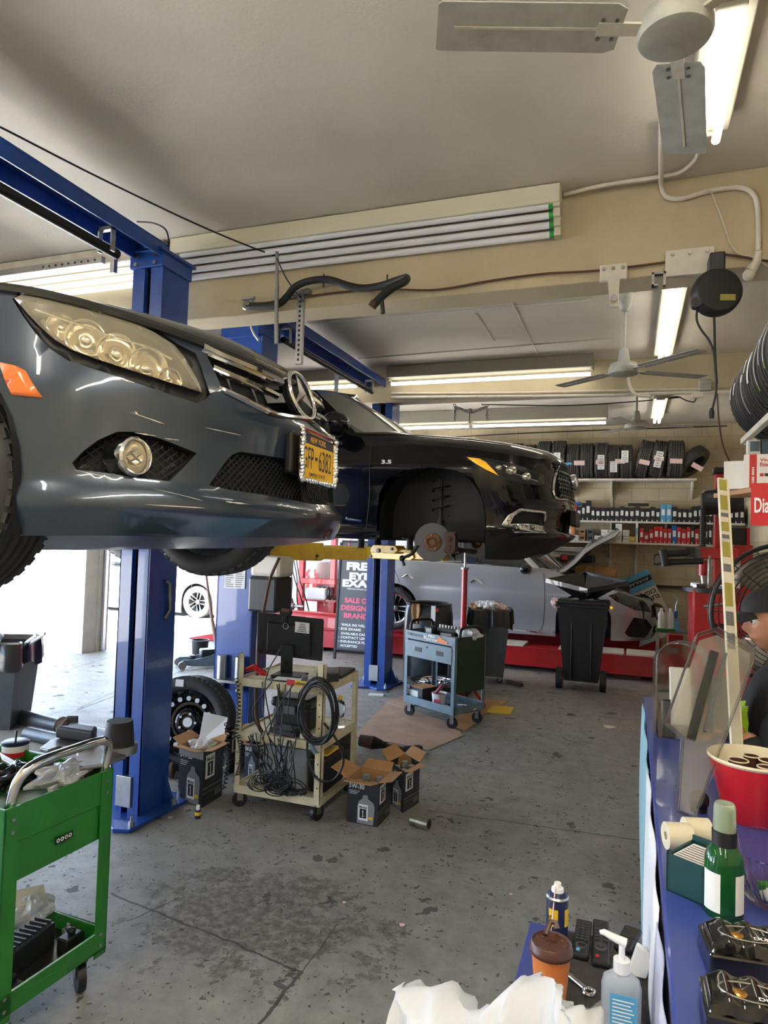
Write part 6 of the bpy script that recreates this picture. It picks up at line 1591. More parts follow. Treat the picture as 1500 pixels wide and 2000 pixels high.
for k, (x, y, s_, m, lb) in enumerate(((.5, .2, .12, 'blue', 'blue-handled pliers on the lower tray of the grey cart'), (.58, .25, .1, 'chrome', 'chrome sockets at the right of the lower tray'), (.48, .1, .09, 'brass_steel', 'brass fitting on the lower tray front'))):
    t = thing('hand_tool', lb, 'tool', on(x, y, .145), ang + .3); MB().tube([(-s_, 0, .015), (0, .01, .02), (s_ * .6, -.01, .015)], .012, 8).box((s_ * .7, 0, .012), (.05, .04, .02)).build('body', m, t)
for x, y, z, dx, dy, dz, m, lb in ((.2, .15, .82, .1, .08, .09, 'black_plastic', 'small black battery box with white label on the grey cart top'), (.34, .25, .79, .2, .1, .08, 'dark_plastic', 'dark power tool lying on the grey cart top'), (.48, .12, .79, .12, .12, .05, 'dull_steel', 'round metal part on the grey cart top')):
    t = thing('shop_tool', lb, 'tool', on(x, y, z - .04), ang + .2); MB().box((0, 0, dz / 2), (dx, dy, dz)).box((dx * .3, .02, dz * .8), (dx * .5, dy * .4, dz * .5)).build('body', m, t, bevel=.012); MB().box((0, -dy / 2 - .001, dz / 2), (dx * .6, .002, dz * .5)).build('label', 'white_label', t)
q = MB(); t = thing('socket_tray', 'row of chrome sockets along the back of the grey cart top', 'tool tray', on(.3, .37, .76), ang)
MB().b2((-.2, -.03, 0), (.2, .02, .07)).build('holder', 'black_plastic', t)
for k in range(10): MB().cyl((-.18 + k * .04, -.005, .07), (-.18 + k * .04, -.005, .1), .012, 12).build('socket', 'steel', t)
rag = MB(); P = on(Lx - .07, .26, .83)
crumple(rag, (P.x, P.y, P.z), .11, sq=(1.0, .9, .5), seed=4, amp=.2); tag(rag.build('shop_towel', 'paper'), 'stained white shop towel bunched on the right end of the grey cart', 'towel')
# flat tire behind it
p = fl(845, 1340); t = thing('alloy_wheel', 'tire with an alloy rim lying flat behind the grey cart', 'wheel', (-1.95, 7.0, 0))
for k, z in enumerate((.11,)):
    M = TR((-1.92, 7.02, z)) @ RO(-PI / 2, 4, 'X'); tr = tire_mb(.33, .22, .21, 56, 44, M).build('tire', 'tire', t, W=True); rim_mb(.21, .22, 6, M).build('rim', 'chrome', t, W=True)
# drum
p = at(838, 1180, Y=7.75); t = thing('oil_drum', 'black open drum with rags over its rim behind the grey cart', 'drum', (p.x, 7.75, 0))
mat('drum_black', (.02, .022, .024), .3, dirt=(.07, .08, .09), dscale=6)
MB().lathe([(0, 0), (.26, 0), (.275, .03), (.285, .3), (.29, .6), (.285, .8), (.272, .9), (.262, .93), (.275, .945), (.268, .955), (.25, .94), (.25, .5), (0, .5)], 40).build('drum_body', 'drum_black', t)
P = V((-.07, -.29, .86)); MB().grid(lambda u, v: P + V(((u - .5) * .09 * (1 + .3 * sin(v * 5)), -.012 * sin(u * 9), .1 - v * .23)), 8, 8).build('rag', 'wood', t, solid=.006)
MB().box((.13, -.27, .86), (.05, .012, .17)).build('tag', 'white_label', t); MB().box((.17, -.26, .9), (.03, .012, .04)).build('clip', 'red', t)
# grey waste bin with a liner
p = fl(950, 1318); bx, by = -1.62, 8.35
t = thing('waste_bin', 'dark grey square bin with a black liner overflowing with rags', 'bin', (bx, by, 0), math.radians(8))
def tapered(t, name, w0, d0, w1, d1, z0, z1, m, th=0, **k):
    r = [[V((s * w / 2, q * d / 2, z)) for s, q in ((-1, -1), (1, -1), (1, 1), (-1, 1))] for w, d, z in ((w0, d0, z0), (w1, d1, z1))]
    return MB().loft(r, cap=False, smooth=False).add(r[0], [(3, 2, 1, 0)]).build(name, m, t, solid=.006, **k)
mat('bin_grey', (.05, .055, .055), .5, dirt=(.09, .09, .085), dscale=5)
tapered(t, 'bin_body', .38, .38, .5, .5, .08, .86, 'bin_grey')
def liner(t, w, d, z, drop, m='black_bag', seed=0, name='liner'):
    random.seed(seed); N = 64; rings = []
    for k, (e, dz) in enumerate(((-.03, -.03), (.0, .012), (.02, .0), (.03, -drop * .5), (.025 + .01, -drop))):
        r = []
        for i in range(N):
            a = 2 * PI * i / N; c, s = cos(a), sin(a); q = max(abs(c), abs(s)) ** .85
            n = .012 * sin(9 * a + seed) + .008 * sin(17 * a) if k > 1 else 0
            r.append(V((c / q * (w / 2 + e + n), s / q * (d / 2 + e + n), z + dz + (.03 * sin(5 * a + seed) * (k == 4)))))
        rings.append(r)
    return MB().loft(rings, cap=False).build(name, m, t)
liner(t, .5, .5, .87, .2, seed=1)
for x in (-.15, .15):
    for y in (-.15, .15): caster(t, x, y, .08, .035)
random.seed(14)
for k in range(9):
    m = random.choice(('cardboard', 'paper', 'pink_label', 'orange', 'white_label', 'brown')); b = MB(); crumple(b, (bx + random.uniform(-.17, .17), by + random.uniform(-.17, .17), .87 + random.uniform(0, .05)), .085, seed=k, sq=(1, 1, .7), amp=.3)
    lab = {'cardboard': 'brown crumpled packaging in the grey bin', 'paper': 'white crumpled paper in the grey bin', 'pink_label': 'pinkish rag in the grey bin', 'orange': 'orange rag in the grey bin', 'white_label': 'off-white paper in the grey bin', 'brown': 'dark brown rag in the grey bin'}[m]
    tag(b.build('discarded_rag', m), lab.replace(' in the grey bin', '') + ', ' + nth(k + 1) + ' piece stuffed into the grey waste bin', 'rag', 'rags in the grey waste bin')
p = at(897, 1236, Y=7.3); bottle('spray_bottle', 'clear spray bottle standing between drum and red stand', 'bottle', (p.x, 7.4, .5), .05, .28, 'clear_plastic', 'red')
tag(MB().b2((p.x - .12, 7.3, 0), (p.x + .1, 7.55, .5)).build('storage_crate', 'black_plastic', bevel=.01), 'black crate holding the spray bottle behind the grey cart', 'crate')
# red under-hoist stand
A = at(908, 1112, Y=6.9); t = thing('support_stand', 'tall red stand pole reaching up under the black SUV', 'stand', (A.x, 6.9, 0))
MB().cyl((0, 0, .05), (0, 0, A.z), .03, 16).build('pole', 'red_paint', t); MB().cyl((0, 0, A.z), (0, 0, 1.57), .012, 12).build('screw_rod', 'steel', t); MB().cyl((0, 0, A.z), (0, 0, A.z + .02), .04, 16).build('collar', 'dull_steel', t)
for k in range(3):
    a = 2 * PI * k / 3 + .4; MB().tube([(0, 0, .35), (.24 * cos(a), .24 * sin(a), .01)], .016, 8).build('leg', 'red_paint', t)
# black wheeled bin with drain pan
bx, by = -.52, 8.5
t = thing('wheeled_bin', 'black two-wheeled bin under a square drain funnel', 'bin', (bx, by, 0))
tapered(t, 'bin_body', .38, .42, .56, .56, .1, .98, 'black_plastic')
MB().b2((-.3, -.3, .96), (.3, .3, 1.02)).b2((-.12, -.27, .12), (-.1, -.2, .8)).b2((.12, -.27, .12), (.1, -.2, .8)).build('rim', 'black_plastic', t, bevel=.015)
for s in (-1, 1): MB().cyl((s * .21, -.17, .12), (s * .28, -.17, .12), .12, 28).build('wheel', 'rubber', t)
MB().cyl((-.27, -.3, 1.02), (.27, -.3, 1.02), .03, 12).build('handle_bar', 'rubber', t)
t = thing('drain_pan', 'square black oil drain funnel sitting on the wheeled bin', 'funnel', (bx + .03, by, 1.03), math.radians(-40)); TP = RO(math.radians(40), 4, 'Z') @ RO(.17, 4, 'X') @ RO(math.radians(-40), 4, 'Z')
r = [[V((s * w, q * w, z)) for s, q in ((-1, -1), (1, -1), (1, 1), (-1, 1))] for w, z in ((.05, .0), (.1, .04), (.31, .22), (.32, .25), (.33, .25), (.335, .2), (.325, .2))]
MB().loft([[TP @ p for p in q] for q in r], cap=False, smooth=False).build('funnel', 'car2_paint', t, solid=.004); MB().b2((-.05, -.05, .02), (.05, .05, .04)).build('drain_screen', 'dull_steel', t)
random.seed(31)
for k, (m, lb) in enumerate((('steel', 'shiny wrench on the wheeled bin rim'), ('pink_label', 'pink rag hanging at the left corner of the wheeled bin'), ('dull_steel', 'metal parts heaped on the wheeled bin'), ('black_plastic', 'black hose end on the wheeled bin rim'))):
    x = bx + (-.12, -.3, .05, .22)[k]; b = MB()
    if k == 1: crumple(b, (x, by - .26, 1.0), .06, seed=3, sq=(.7, .6, 1))
    else: b.tube([(x - .05, by - .25, 1.035), (x, by - .22, 1.05), (x + .07, by - .2, 1.04)], .015, 7).box((x + .05, by - .2, 1.05), (.05, .04, .03))
    tag(b.build('loose_part', m), lb, 'part')
# ---------------------------------------------------------------- green tool cart, near left
L_ = at(10, 1590, Z=.79); R_ = at(222, 1505, Z=.79); e = (R_ - L_); W_ = e.length; ang = math.atan2(e.y, e.x)
# local frame: x along the end panel (L to R), y away from the viewer (out to the left)
t = thing('green_cart', 'bright green two-tray tool cart with a chrome push handle', 'cart', (L_.x, L_.y, 0), ang)
D = .78; t0 = t
for x, y in ((0, 0), (W_, 0), (W_, D), (0, D)):
    sx = 1 if x == 0 else -1; sy = 1 if y == 0 else -1
    b = MB().b2((x, y, .12), (x + sx * .055, y + sy * .004, .8)).b2((x, y, .12), (x + sx * .004, y + sy * .055, .8)).build('leg', 'green_paint', t)
    for z in (.16, .2, .72, .76): MB().cyl((x + sx * .03, y, z), (x + sx * .03, y - sy * .004, z), .006, 10).build('rivet', 'steel', b)
tr = MB().b2((.004, 0.004, .68), (W_ - .004, .012, .8)).b2((.03, .012, .55), (W_ - .03, .018, .7)).b2((0, D - .01, .7), (W_, D, .8)).b2((0, 0, .7), (.01, D, .8)).b2((W_ - .01, 0, .7), (W_, D, .8)).b2((0.01, .01, .7), (W_ - .01, D - .01, .71))
tr.build('top_tray', 'green_paint', t, bevel=.003)
MB().b2((.18, .3, .71), (.19, D - .02, .78)).b2((.02, .45, .71), (W_ - .02, .46, .78)).build('tray_divider', 'green_paint', t)
MB().b2((0, 0, .14), (W_, .01, .21)).b2((0, D - .01, .14), (W_, D, .21)).b2((0, 0, .14), (.01, D, .21)).b2((W_ - .01, 0, .14), (W_, D, .21)).b2((.01, .01, .14), (W_ - .01, D - .01, .15)).build('bottom_tray', 'green_paint', t, bevel=.003)
F = frame((W_ * .44, .002, .615), (1, 0, 0), (0, 0, 1))
bd = MB().b2((0, 0, 0), (.075, .02, .003), F).build('maker_badge', 'black', t); q = MB()
for k in range(4): q.torus((0, 0, 0), .0055, .0012, 14, 4, F @ TR((.011 + k * .017, .01, .003)))
q.build('badge_letters', 'white', bd)
P = [(W_ * .08, .03, .78), (W_ * .09, .0, .88), (W_ * .2, -.02, .925), (W_ * .5, -.02, .93), (W_ * .82, -.02, .925), (W_ * .93, .0, .88), (W_ * .95, .03, .78)]
MB().tube(spline(P, 8), .0165, 14).build('push_handle', 'chrome', t)
for x, y in ((.05, .06), (W_ - .06, .06), (.05, D - .06), (W_ - .06, D - .06)): caster(t, x, y, .12, .055, 1.0)
G = TR((L_.x, L_.y, 0)) @ RO(ang, 4, 'Z')
def gc(x, y, z): return G @ V((x, y, z))
def gp(px, py, z): return at(px, py, Z=z)
# contents of the top tray
p = gp(30, 1462, .8); t = thing('tub', 'small white tub with a red label and a dark lid on the green cart', 'tub', (p.x, p.y, .72)); MB().lathe([(0, 0), (.045, 0), (.05, .1), (.05, .105), (0, .105)], 28).build('tub_body', 'white', t); MB().lathe([(.0475, .015), (.0505, .075)], 28).build('label', 'red', t)
MB().lathe([(0, .112), (.046, .112), (.052, .108), (.052, .1)], 28).build('lid', 'navy', t); MB().tube([(.02, -.02, .11), (.022, -.018, .16)], .004, 6).build('brush_handle', 'black', t)
cl = MB(); p = gp(120, 1518, .79); crumple(cl, (p.x, p.y, .8), .075, sq=(.9, 1.5, .5), amp=.3, seed=5); tag(cl.build('work_glove', 'bag_plastic'), 'crumpled translucent glove on the green cart tray', 'glove')
cl = MB(); p = gp(158, 1505, .78); crumple(cl, (p.x, p.y, .78), .04, sq=(1, 1, .7), amp=.2, seed=9); tag(cl.build('rag_ball', 'cardboard'), 'small brown rag beside the translucent glove', 'rag')
cl = MB(); p = gp(28, 1512, .8); crumple(cl, (p.x, p.y, .79), .075, sq=(.9, 1.2, .6), amp=.35, seed=7); tag(cl.build('work_glove', 'black_bag'), 'black glove under the left end of the chrome handle', 'glove')
cl = MB(); p = gp(70, 1500, .8); crumple(cl, (p.x, p.y, .79), .06, sq=(.8, 1.0, .5), amp=.35, seed=17); tag(cl.build('work_glove', 'black_bag'), 'second black glove beside the translucent one', 'glove')
for k, (px, py) in enumerate(((174, 1492), (198, 1502))):
    p = gp(px, py, .75); t = thing('socket', ('socket nearer the glove in the green cart tray', 'socket nearest the right corner of the green cart tray')[k], 'socket', (p.x, p.y, .71)); MB().cyl((0, 0, 0), (0, 0, .05), .016, 18).build('socket_body', 'dark_plastic', t); MB().torus((0, 0, .05), .014, .003, 20, 6).build('rim', 'steel', t)
# stamped control arm lying over the far end of the cart, with its tall bushing
P = [gp(x, y, .85) for x, y in ((78, 1448), (100, 1432), (128, 1423), (160, 1424), (180, 1440), (212, 1452), (248, 1462), (205, 1478), (150, 1486), (90, 1490), (40, 1486), (5, 1468), (0, 1455), (30, 1472), (80, 1478), (130, 1474), (152, 1462), (148, 1448), (120, 1444), (95, 1452))]
t = thing('control_arm', 'large black stamped suspension arm lying across the green cart', 'machine part', gp(120, 1470, .82))
MB().prism([(p.x, p.y) for p in P], .81, .825).build('arm_plate', 'dull_steel', t, W=True, bevel=.004)
p = gp(232, 1455, .83); MB().lathe([(0, 0), (.06, 0), (.052, .09), (.05, .098), (.0, .098)], 28, TR((p.x, p.y, .83))).build('bushing', 'rubber', t, W=True); MB().cyl((p.x, p.y, .8), (p.x, p.y, .835), .072, 24).build('bushing_flange', 'dull_steel', t, W=True)
p = gp(150, 1443, .83); MB().prism([(p.x + a, p.y + b) for a, b in ((-.1, -.02), (-.04, .05), (.05, .06), (.1, -.02))], .825, .875).build('ball_joint_seat', 'black_plastic', t, W=True, bevel=.01)
p = gp(85, 1487, .83); MB().cyl((p.x, p.y, .81), (p.x, p.y, .845), .035, 20).cyl((p.x, p.y, .845), (p.x, p.y, .848), .015, 16).build('washer', 'grey_plastic', t, W=True)
p = gp(60, 1468, .8); t = thing('green_dish', 'small green plastic dish in the green cart tray', 'dish', (p.x, p.y, .72)); MB().loft([[V((s * w, q_ * w * .6, z)) for s, q_ in ((-1, -1), (1, -1), (1, 1), (-1, 1))] for w, z in ((.05, 0), (.065, .04), (.06, .04), (.045, .01))], cap=True, smooth=False).build('dish_body', 'green_paint', t)
# lower tray contents
MB().b2((.012, .012, .15), (W_ - .012, D - .012, .156)).build('dirty_liner', 'grease', t0)
t = thing('paper_package', 'torn paper package with clear wrap on the green cart lower tray', 'package', gc(.16, .25, .15)); cl = MB(); c = at(60, 1778, Z=.23); crumple(cl, c, .075, sq=(.9, 1.1, .8), amp=.25, seed=12); cl.build('wrap', 'bag_plastic', t, W=True)
PK = [at(28, 1775, Z=.27), at(88, 1758, Z=.27), at(86, 1728, Z=.3), at(30, 1740, Z=.3)]; MB().add(PK, [(0, 1, 2, 3)]).build('printed_flap', 'cream_plastic', t, W=True, solid=.003)
q = MB(); put_text(q, 'TouchFlex', frame(PK[0].lerp(PK[2], .25), PK[1] - PK[0], PK[3] - PK[0]), 0, 0, .06, .012, .01, .003); q.build('flap_text', 'grey_plastic', t, W=True)
t = thing('heater_core', 'black finned block lying on the green cart lower tray', 'machine part', gc(.2, .16, .15)); MB().box((.2, .16, .2), (.3, .07, .09), .15, M=G).build('block', 'black_plastic', t, W=True, bevel=.004)
for k in range(12): MB().box((.07 + k * .024, .15 + k * .0036, .25), (.006, .07, .012), .15, M=G).build('fin', 'black_plastic', t, W=True)
for k, (x, y, s, m) in enumerate(((.38, .1, .05, 'black_plastic'), (.33, .2, .04, 'dark_plastic'), (.42, .16, .03, 'dull_steel'), (.1, .06, .05, 'black'))):
    tag(MB().box((x, y, .15 + s * .5), (s * 1.6, s, s), k * .5, M=G).cyl(G @ V((x, y, .15 + s)), G @ V((x + .01, y, .17 + s)), s * .3, 10).build('small_part', m, bevel=.006), ('black bracket near the right leg in the green cart lower tray', 'dark clip in the middle of the green cart lower tray', 'steel nut block in the green cart lower tray', 'black lump at the left of the green cart lower tray')[k], 'part')
# ---------------------------------------------------------------- waste can, exhaust pipes, jack, bucket
p = at(-8, 1413, Z=0); t = thing('waste_can', 'tall black waste can with a liner at the left edge near the door', 'bin', (p.x, p.y, 0), math.radians(25))
tapered(t, 'can_body', .4, .4, .5, .5, .0, .7, 'bin_grey'); liner(t, .5, .5, .72, .2, seed=3)
for k, (x0, y0, x1, y1, m, lb) in enumerate(((36, 1266, 72, 1240, 'white', 'white roller blind stick poking out of the waste can'), (44, 1266, 88, 1238, 'paper', 'grey-white tube poking out of the waste can'))):
    tag(MB().tube([at(x0, y0, Y=p.y + .05 * k), at(x1, y1, Y=p.y + .05 * k)], .02, 10, flat=.5).build('long_scrap', m), lb, 'scrap')
cl = MB(); crumple(cl, (p.x - .05, p.y - .1, .74), .12, sq=(1, 1, .5), amp=.25, seed=20); tag(cl.build('plastic_bag', 'bag_plastic'), 'clear crumpled bag on top of the left waste can', 'bag')
t = thing('exhaust_pipe', 'long grey exhaust pipe with a flanged joint on the floor by the waste can', 'pipe', at(130, 1415, Z=0)); A = at(40, 1398, Z=.06); B_ = at(245, 1448, Z=.06)
mat('pipe_grey', (.1, .11, .12), .4, .5, dirt=(.05, .05, .05), dscale=10)
MB().tube([A, A.lerp(B_, .4)], .055, 18).tube([A.lerp(B_, .5), B_], .055, 18).build('pipe', 'pipe_grey', t, W=True); MB().tube([A.lerp(B_, f) for f in (.4, .42, .44, .46, .48, .5, .52)], .06, 18, rs=[.055, .075, .058, .06, .085, .085, .06]).build('flange', 'dark_rust', t, W=True)
c = A.lerp(B_, .5) + V((.02, 0, .07)); MB().box(c, (.09, .03, .06), .5).build('clamp', 'dark_rust', t, W=True, bevel=.01)
A = at(52, 1432, Z=.05); B_ = at(150, 1452, Z=.05); tag(MB().tube([A, B_], .05, 16).build('exhaust_pipe', 'pipe_grey'), 'shorter grey pipe lying in front of the flanged exhaust pipe', 'pipe')
t = thing('floor_jack', 'low grey-blue floor jack beside the black bucket', 'jack', at(390, 1298, Z=0)); A = at(352, 1296, Z=.05); B_ = at(428, 1292, Z=.05); d = (B_ - A).normalized(); n = V((-d.y, d.x, 0))
T = frame(A, d, n); Lg = (B_ - A).length
for s in (-.12, .12): MB().loft([[T @ V((x, s + w, z)) for w in (0, .012) for z in ((z0, z1) if w == 0 else (z1, z0))] for x, z0, z1 in ((0, .0, .06), (.15, -.02, .06), (.35, -.03, .1), (Lg, -.03, .16))], smooth=False).build('side_plate', 'slate_paint', t, W=True)
for x, s in ((0, -.13), (0, .13), (Lg, -.13), (Lg, .13)): MB().cyl(T @ V((x, s, 0)), T @ V((x, s + (.03 if s > 0 else -.03), 0)), .05, 16).build('wheel', 'dull_steel', t, W=True)
MB().box((Lg * .75, 0, .12), (.25, .16, .1), M=T).cyl(T @ V((Lg * .3, 0, .05)), T @ V((Lg * .3, 0, .1)), .05, 16).build('pump_block', 'dark_plastic', t, W=True, bevel=.02)
MB().tube([T @ V((Lg * .95, 0, .15)), at(415, 1215, Y=(T @ V((Lg, 0, 0))).y + .3), at(403, 1125, Y=(T @ V((Lg, 0, 0))).y + .6)], .02, 10, rs=[.026, .024, .016]).build('handle', 'brown', t, W=True)
p = at(390, 1280, Z=0); t = thing('bucket', 'small black bucket standing behind the floor jack', 'bucket', (p.x, p.y, 0)); MB().lathe([(0, 0), (.1, 0), (.115, .2), (.125, .2), (.125, .215), (.108, .215), (.095, .02), (0, .02)], 28).build('bucket_body', 'black_plastic', t)
# cars outside, seen through the doors
c = clone(c3.root, loc=(-9.55, 12.55, .0), rot=(0, 0, PI), label='sunlit pale car parked outside behind the second door opening')
c.location.z = c3.root.location.z - .365
c = clone(c3.root, loc=(-21.5, 27.5, c3.root.location.z - .365), rot=(0, 0, math.radians(8)), label='far pale car parked across the sunlit lot')
# ---------------------------------------------------------------- counter on the right
mat('counter_blue', (.035, .06, .28), .35, coat=.3, dirt=(.05, .07, .25), dscale=3)
mat('counter_side', (.5, .5, .6), .5); mat('teal_sheet', (.28, .5, .55), .5); mat('mat_dark', (.05, .045, .04), .9, dirt=(.1, .09, .08), dscale=30, bump=.5, bscale=120)
t = thing('counter', 'blue-topped service counter running along the right side', 'counter', (.6, 1.4, 0))
MB().prism([(.075, .25), (1.1, .25), (1.1, 2.2), (.36, 2.2), (.36, 3.37), (.075, 3.37)], 0, .97).build('base', 'counter_side', t, W=True); MB().prism([(.07, .22), (1.15, .22), (1.15, 2.25), (.38, 2.25), (.38, 3.42), (.07, 3.42)], .97, 1.0).build('worktop', 'counter_blue', t, W=True, bevel=.006)
for k, (y0, y1, z0, z1, m, lb) in enumerate(((2.35, 3.35, .3, .985, 'teal_sheet', 'pale teal sheet taped to the far end of the counter side'), (1.5, 2.4, .25, .98, 'paper', 'white poster taped to the counter side'), (.95, 1.5, .3, .95, 'counter_side', 'lavender paper taped to the near counter side'))):
    tag(MB().grid(lambda u, v: V((.066 - .012 * sin(v * 3.1) * (1 - u * .4) - .004 * sin(u * 14), y0 + (y1 - y0) * u, z0 + (z1 - z0) * v)), 20, 10).build('taped_sheet', m, solid=.002), lb, 'sheet')
# low side table
t = thing('side_table', 'low blue table with a dark ribbed mat at the bottom of the view', 'table', (-.08, 1.2, 0))
MB().b2((-.225, .45, .715), (.055, 1.8, .738)).build('table_top', 'counter_blue', t, W=True, bevel=.004)
for x, y in ((-.19, .5), (.03, .5), (-.19, 1.75), (.03, 1.75)): MB().b2((x - .02, y - .02, 0), (x + .02, y + .02, .715)).build('leg', 'dark_plastic', t, W=True)
m = MB().b2((-.18, .6, .738), (.05, 1.78, .743))
for k in range(46): m.b2((-.18 + k * .005, .6, .743), (-.178 + k * .005, 1.78, .7445))
tag(m.build('rubber_mat', 'mat_dark'), 'dark ribbed mat covering the low blue table', 'mat')
Z0 = .745
def tb(px, py, z=Z0): return at(px, py, Z=z)
p = tb(1087, 1838); t = thing('spray_can', 'blue and yellow spray can with a white nozzle and red straw', 'spray can', (p.x, p.y, Z0))
MB().lathe([(0, 0), (.0255, 0), (.026, .004), (.026, .1), (.024, .108), (.019, .116), (.015, .118)], 32).build('can_body', 'navy', t); MB().lathe([(.0262, .103), (.0268, .106), (.024, .11)], 32).build('rim', 'steel', t)
MB().lathe([(.0, .138), (.008, .138), (.009, .128), (.014, .126), (.015, .116)], 20).build('nozzle', 'white', t); MB().tube([(-.004, -.012, .133), (-.008, -.04, .06), (-.012, -.05, .02)], .0016, 6).build('straw', 'pink_label', t)
for a0 in (-2.3, -.75):
    MB().lathe([(.02635, .045), (.02635, .085)], 12, a0=a0, a1=a0 + .9).build('yellow_shield', 'yellow', t)
q = MB(); put_text(q, 'WD', frame((.0, -.0268, .06), (1, 0, .0), (0, 0, 1)), -.02, 0, .012, .012, .03); q.build('label_text', 'navy', t)
# coffee cup
p = at(1074, 1968, Z=Z0); t = thing('coffee_cup', 'orange paper coffee cup with a dark brown lid', 'cup', (p.x, p.y, Z0))
mat('cup_orange', (.62, .19, .045), .5, dirt=(.5, .13, .03), dscale=30); mat('lid_brown', (.08, .03, .02), .35)
MB().lathe([(0, 0), (.029, 0), (.04, .118), (.0, .118)], 40).build('cup_body', 'cup_orange', t)
ld = MB().lathe([(.043, .112), (.0445, .116), (.0445, .121), (.042, .125), (.041, .132), (.039, .134), (.036, .13), (.0, .13)], 44).build('lid', 'lid_brown', t)
MB().tube([(-.014, .02, .132), (-.01, .035, .142), (-.006, .042, .15), (.004, .042, .15), (.008, .035, .142)], .006, 8).box((0, .02, .131), (.02, .03, .004)).build('lid_tab', 'lid_brown', ld)
for k in range(8):
    a = 2 * PI * k / 8; MB().ball((.028 * cos(a), .028 * sin(a), .13), .004, 8, (1.3, 1.3, .4)).build('lid_dimple', 'lid_brown', ld)
# remotes
def remote(name, label, px0, px1, w, btn):
    a = tb(*px0); b = tb(*px1); d = (b - a); L = d.length; T = frame((a.x, a.y, Z0 + .0), d, V((-d.y, d.x, 0)))
    t = thing(name, label, 'remote control', (a.x, a.y, Z0)); MB().b2((0, -w / 2, 0), (L, w / 2, .014), T).build('case', 'black_plastic', t, W=True, bevel=.005); btn(t, T, L, w)
def rb(t, T, x, y, r, m='dark_plastic', h=.0175, sq=(1, 1)):
    MB().cyl((0, 0, .013), (0, 0, h), r, 14, M=T @ TR((x, y, 0)) @ DG((*sq, 1, 1))).build('button', m, t, W=True)
mat('button_grey', (.04, .04, .042), .5)
def b1(t, T, L, w):
    for i in range(7):
        for j in (-1, 0, 1): rb(t, T, L * (.16 + i * .075), j * w * .27, .0035, 'button_grey', sq=(1, 1.3))
    MB().torus((0, 0, .0145), .011, .0025, 24, 6, T @ TR((L * .76, 0, 0))).build('ring_button', 'button_grey', t, W=True); rb(t, T, L * .9, -w * .15, .0045, 'light_blue')
def b2_(t, T, L, w):
    for i in range(4):
        for j in (-1, 1): rb(t, T, L * (.3 + i * .075), j * w * .26, .005, 'button_grey', sq=(.6, 1.2))
    MB().torus((0, 0, .0145), .012, .004, 24, 6, T @ TR((L * .68, 0, 0))).build('ring_button', 'button_grey', t, W=True); rb(t, T, L * .68, 0, .005, 'button_grey')
    rb(t, T, L * .9, -w * .2, .004, 'red'); rb(t, T, L * .12, .0, .004, 'button_grey')
def b3(t, T, L, w):
    MB().b2((L * .1, -w * .36, .014), (L * .55, w * .36, .0155), T).build('screen', 'dark_glass', t, W=True)
    for i in range(3):
        for j in (-1, 1): rb(t, T, L * (.65 + i * .1), j * w * .2, .003, 'button_grey')
remote('tv_remote', 'black remote with a ring button and blue key, next to the spray can', (1141, 1806), (1133, 1876), .038, b1)
remote('tv_remote', 'black remote with a red key in the middle of the three', (1174, 1806), (1174, 1892), .04, b2_)
remote('handset', 'small black handset with a screen lying by the counter side', (1237, 1820), (1216, 1862), .042, b3)
# wrenches
def wrench(label, a, b, r, end=0):
    A = tb(*a); B_ = tb(*b); d = (B_ - A); T = frame((A.x, A.y, Z0 + .006), d, V((-d.y, d.x, 0))); L = d.length; t = thing('wrench', label, 'wrench', (A.x, A.y, Z0))
    MB().b2((0, -.006, -.003), (L - .01, .006, .003), T).build('shank', 'chrome', t, W=True, bevel=.002); MB().torus((0, 0, 0), .011, .004, 24, 8, T @ TR((L, 0, 0))).build('ring_end', 'chrome', t, W=True)
wrench('chrome ring wrench pointing right on the mat', (1110, 1908), (1150, 1942), .01); wrench('chrome wrench lying lower, towards the hand sanitizer', (1195, 1950), (1150, 1985), .01)
# hand sanitizer
mat('gel', (.5, .56, .62), .12, trans=.35, ior=1.33)
p = at(1212, 2010, Z=Z0); t = thing('sanitizer_bottle', 'clear pump bottle of hand sanitizer with a blue label', 'bottle', (p.x, p.y, Z0))
MB().loft([[V((w * cos(a) * (1 if abs(cos(a)) > .0 else 1), w * .62 * sin(a), z)) for a in [2 * PI * k / 28 for k in range(28)]] for w, z in ((.036, 0), (.038, .01), (.038, .085), (.034, .1), (.02, .11), (.014, .114))]).build('bottle_body', 'gel', t)
MB().b2((-.02, -.0245, .02), (.03, -.0235, .08)).build('label', 'light_blue', t)
q = MB()
for k in range(7): q.b2((-.016, -.0252, .026 + k * .007), (.024 - .003 * (k % 3), -.0246, .028 + k * .007))
q.build('label_text', 'white', t)
MB().cyl((0, 0, .112), (0, 0, .135), .016, 20).cyl((0, 0, .135), (0, 0, .165), .006, 12).build('pump_collar', 'white', t); MB().tube([(.008, 0, .168), (-.01, 0, .172), (-.035, 0, .18), (-.042, 0, .178)], .007, 10, rs=[.009, .008, .006, .004]).build('pump_spout', 'white', t)
p = tb(1243, 1905); t = thing('plastic_clip', 'white plastic trigger cap lying behind the sanitizer', 'cap', (p.x, p.y, Z0)); MB().loft([[V((x, -.008 + .016 * s, z)) for s, x, z in ((0, x0, z0), (1, x0, z0), (1, x1, z1), (0, x1, z1))] for x0, z0, x1, z1 in ((-.02, .0, .0, .07), (.0, 0.0, .025, .06), (.02, .0, .03, .03))], smooth=False).build('cap_body', 'white_plastic', t, bevel=.003)
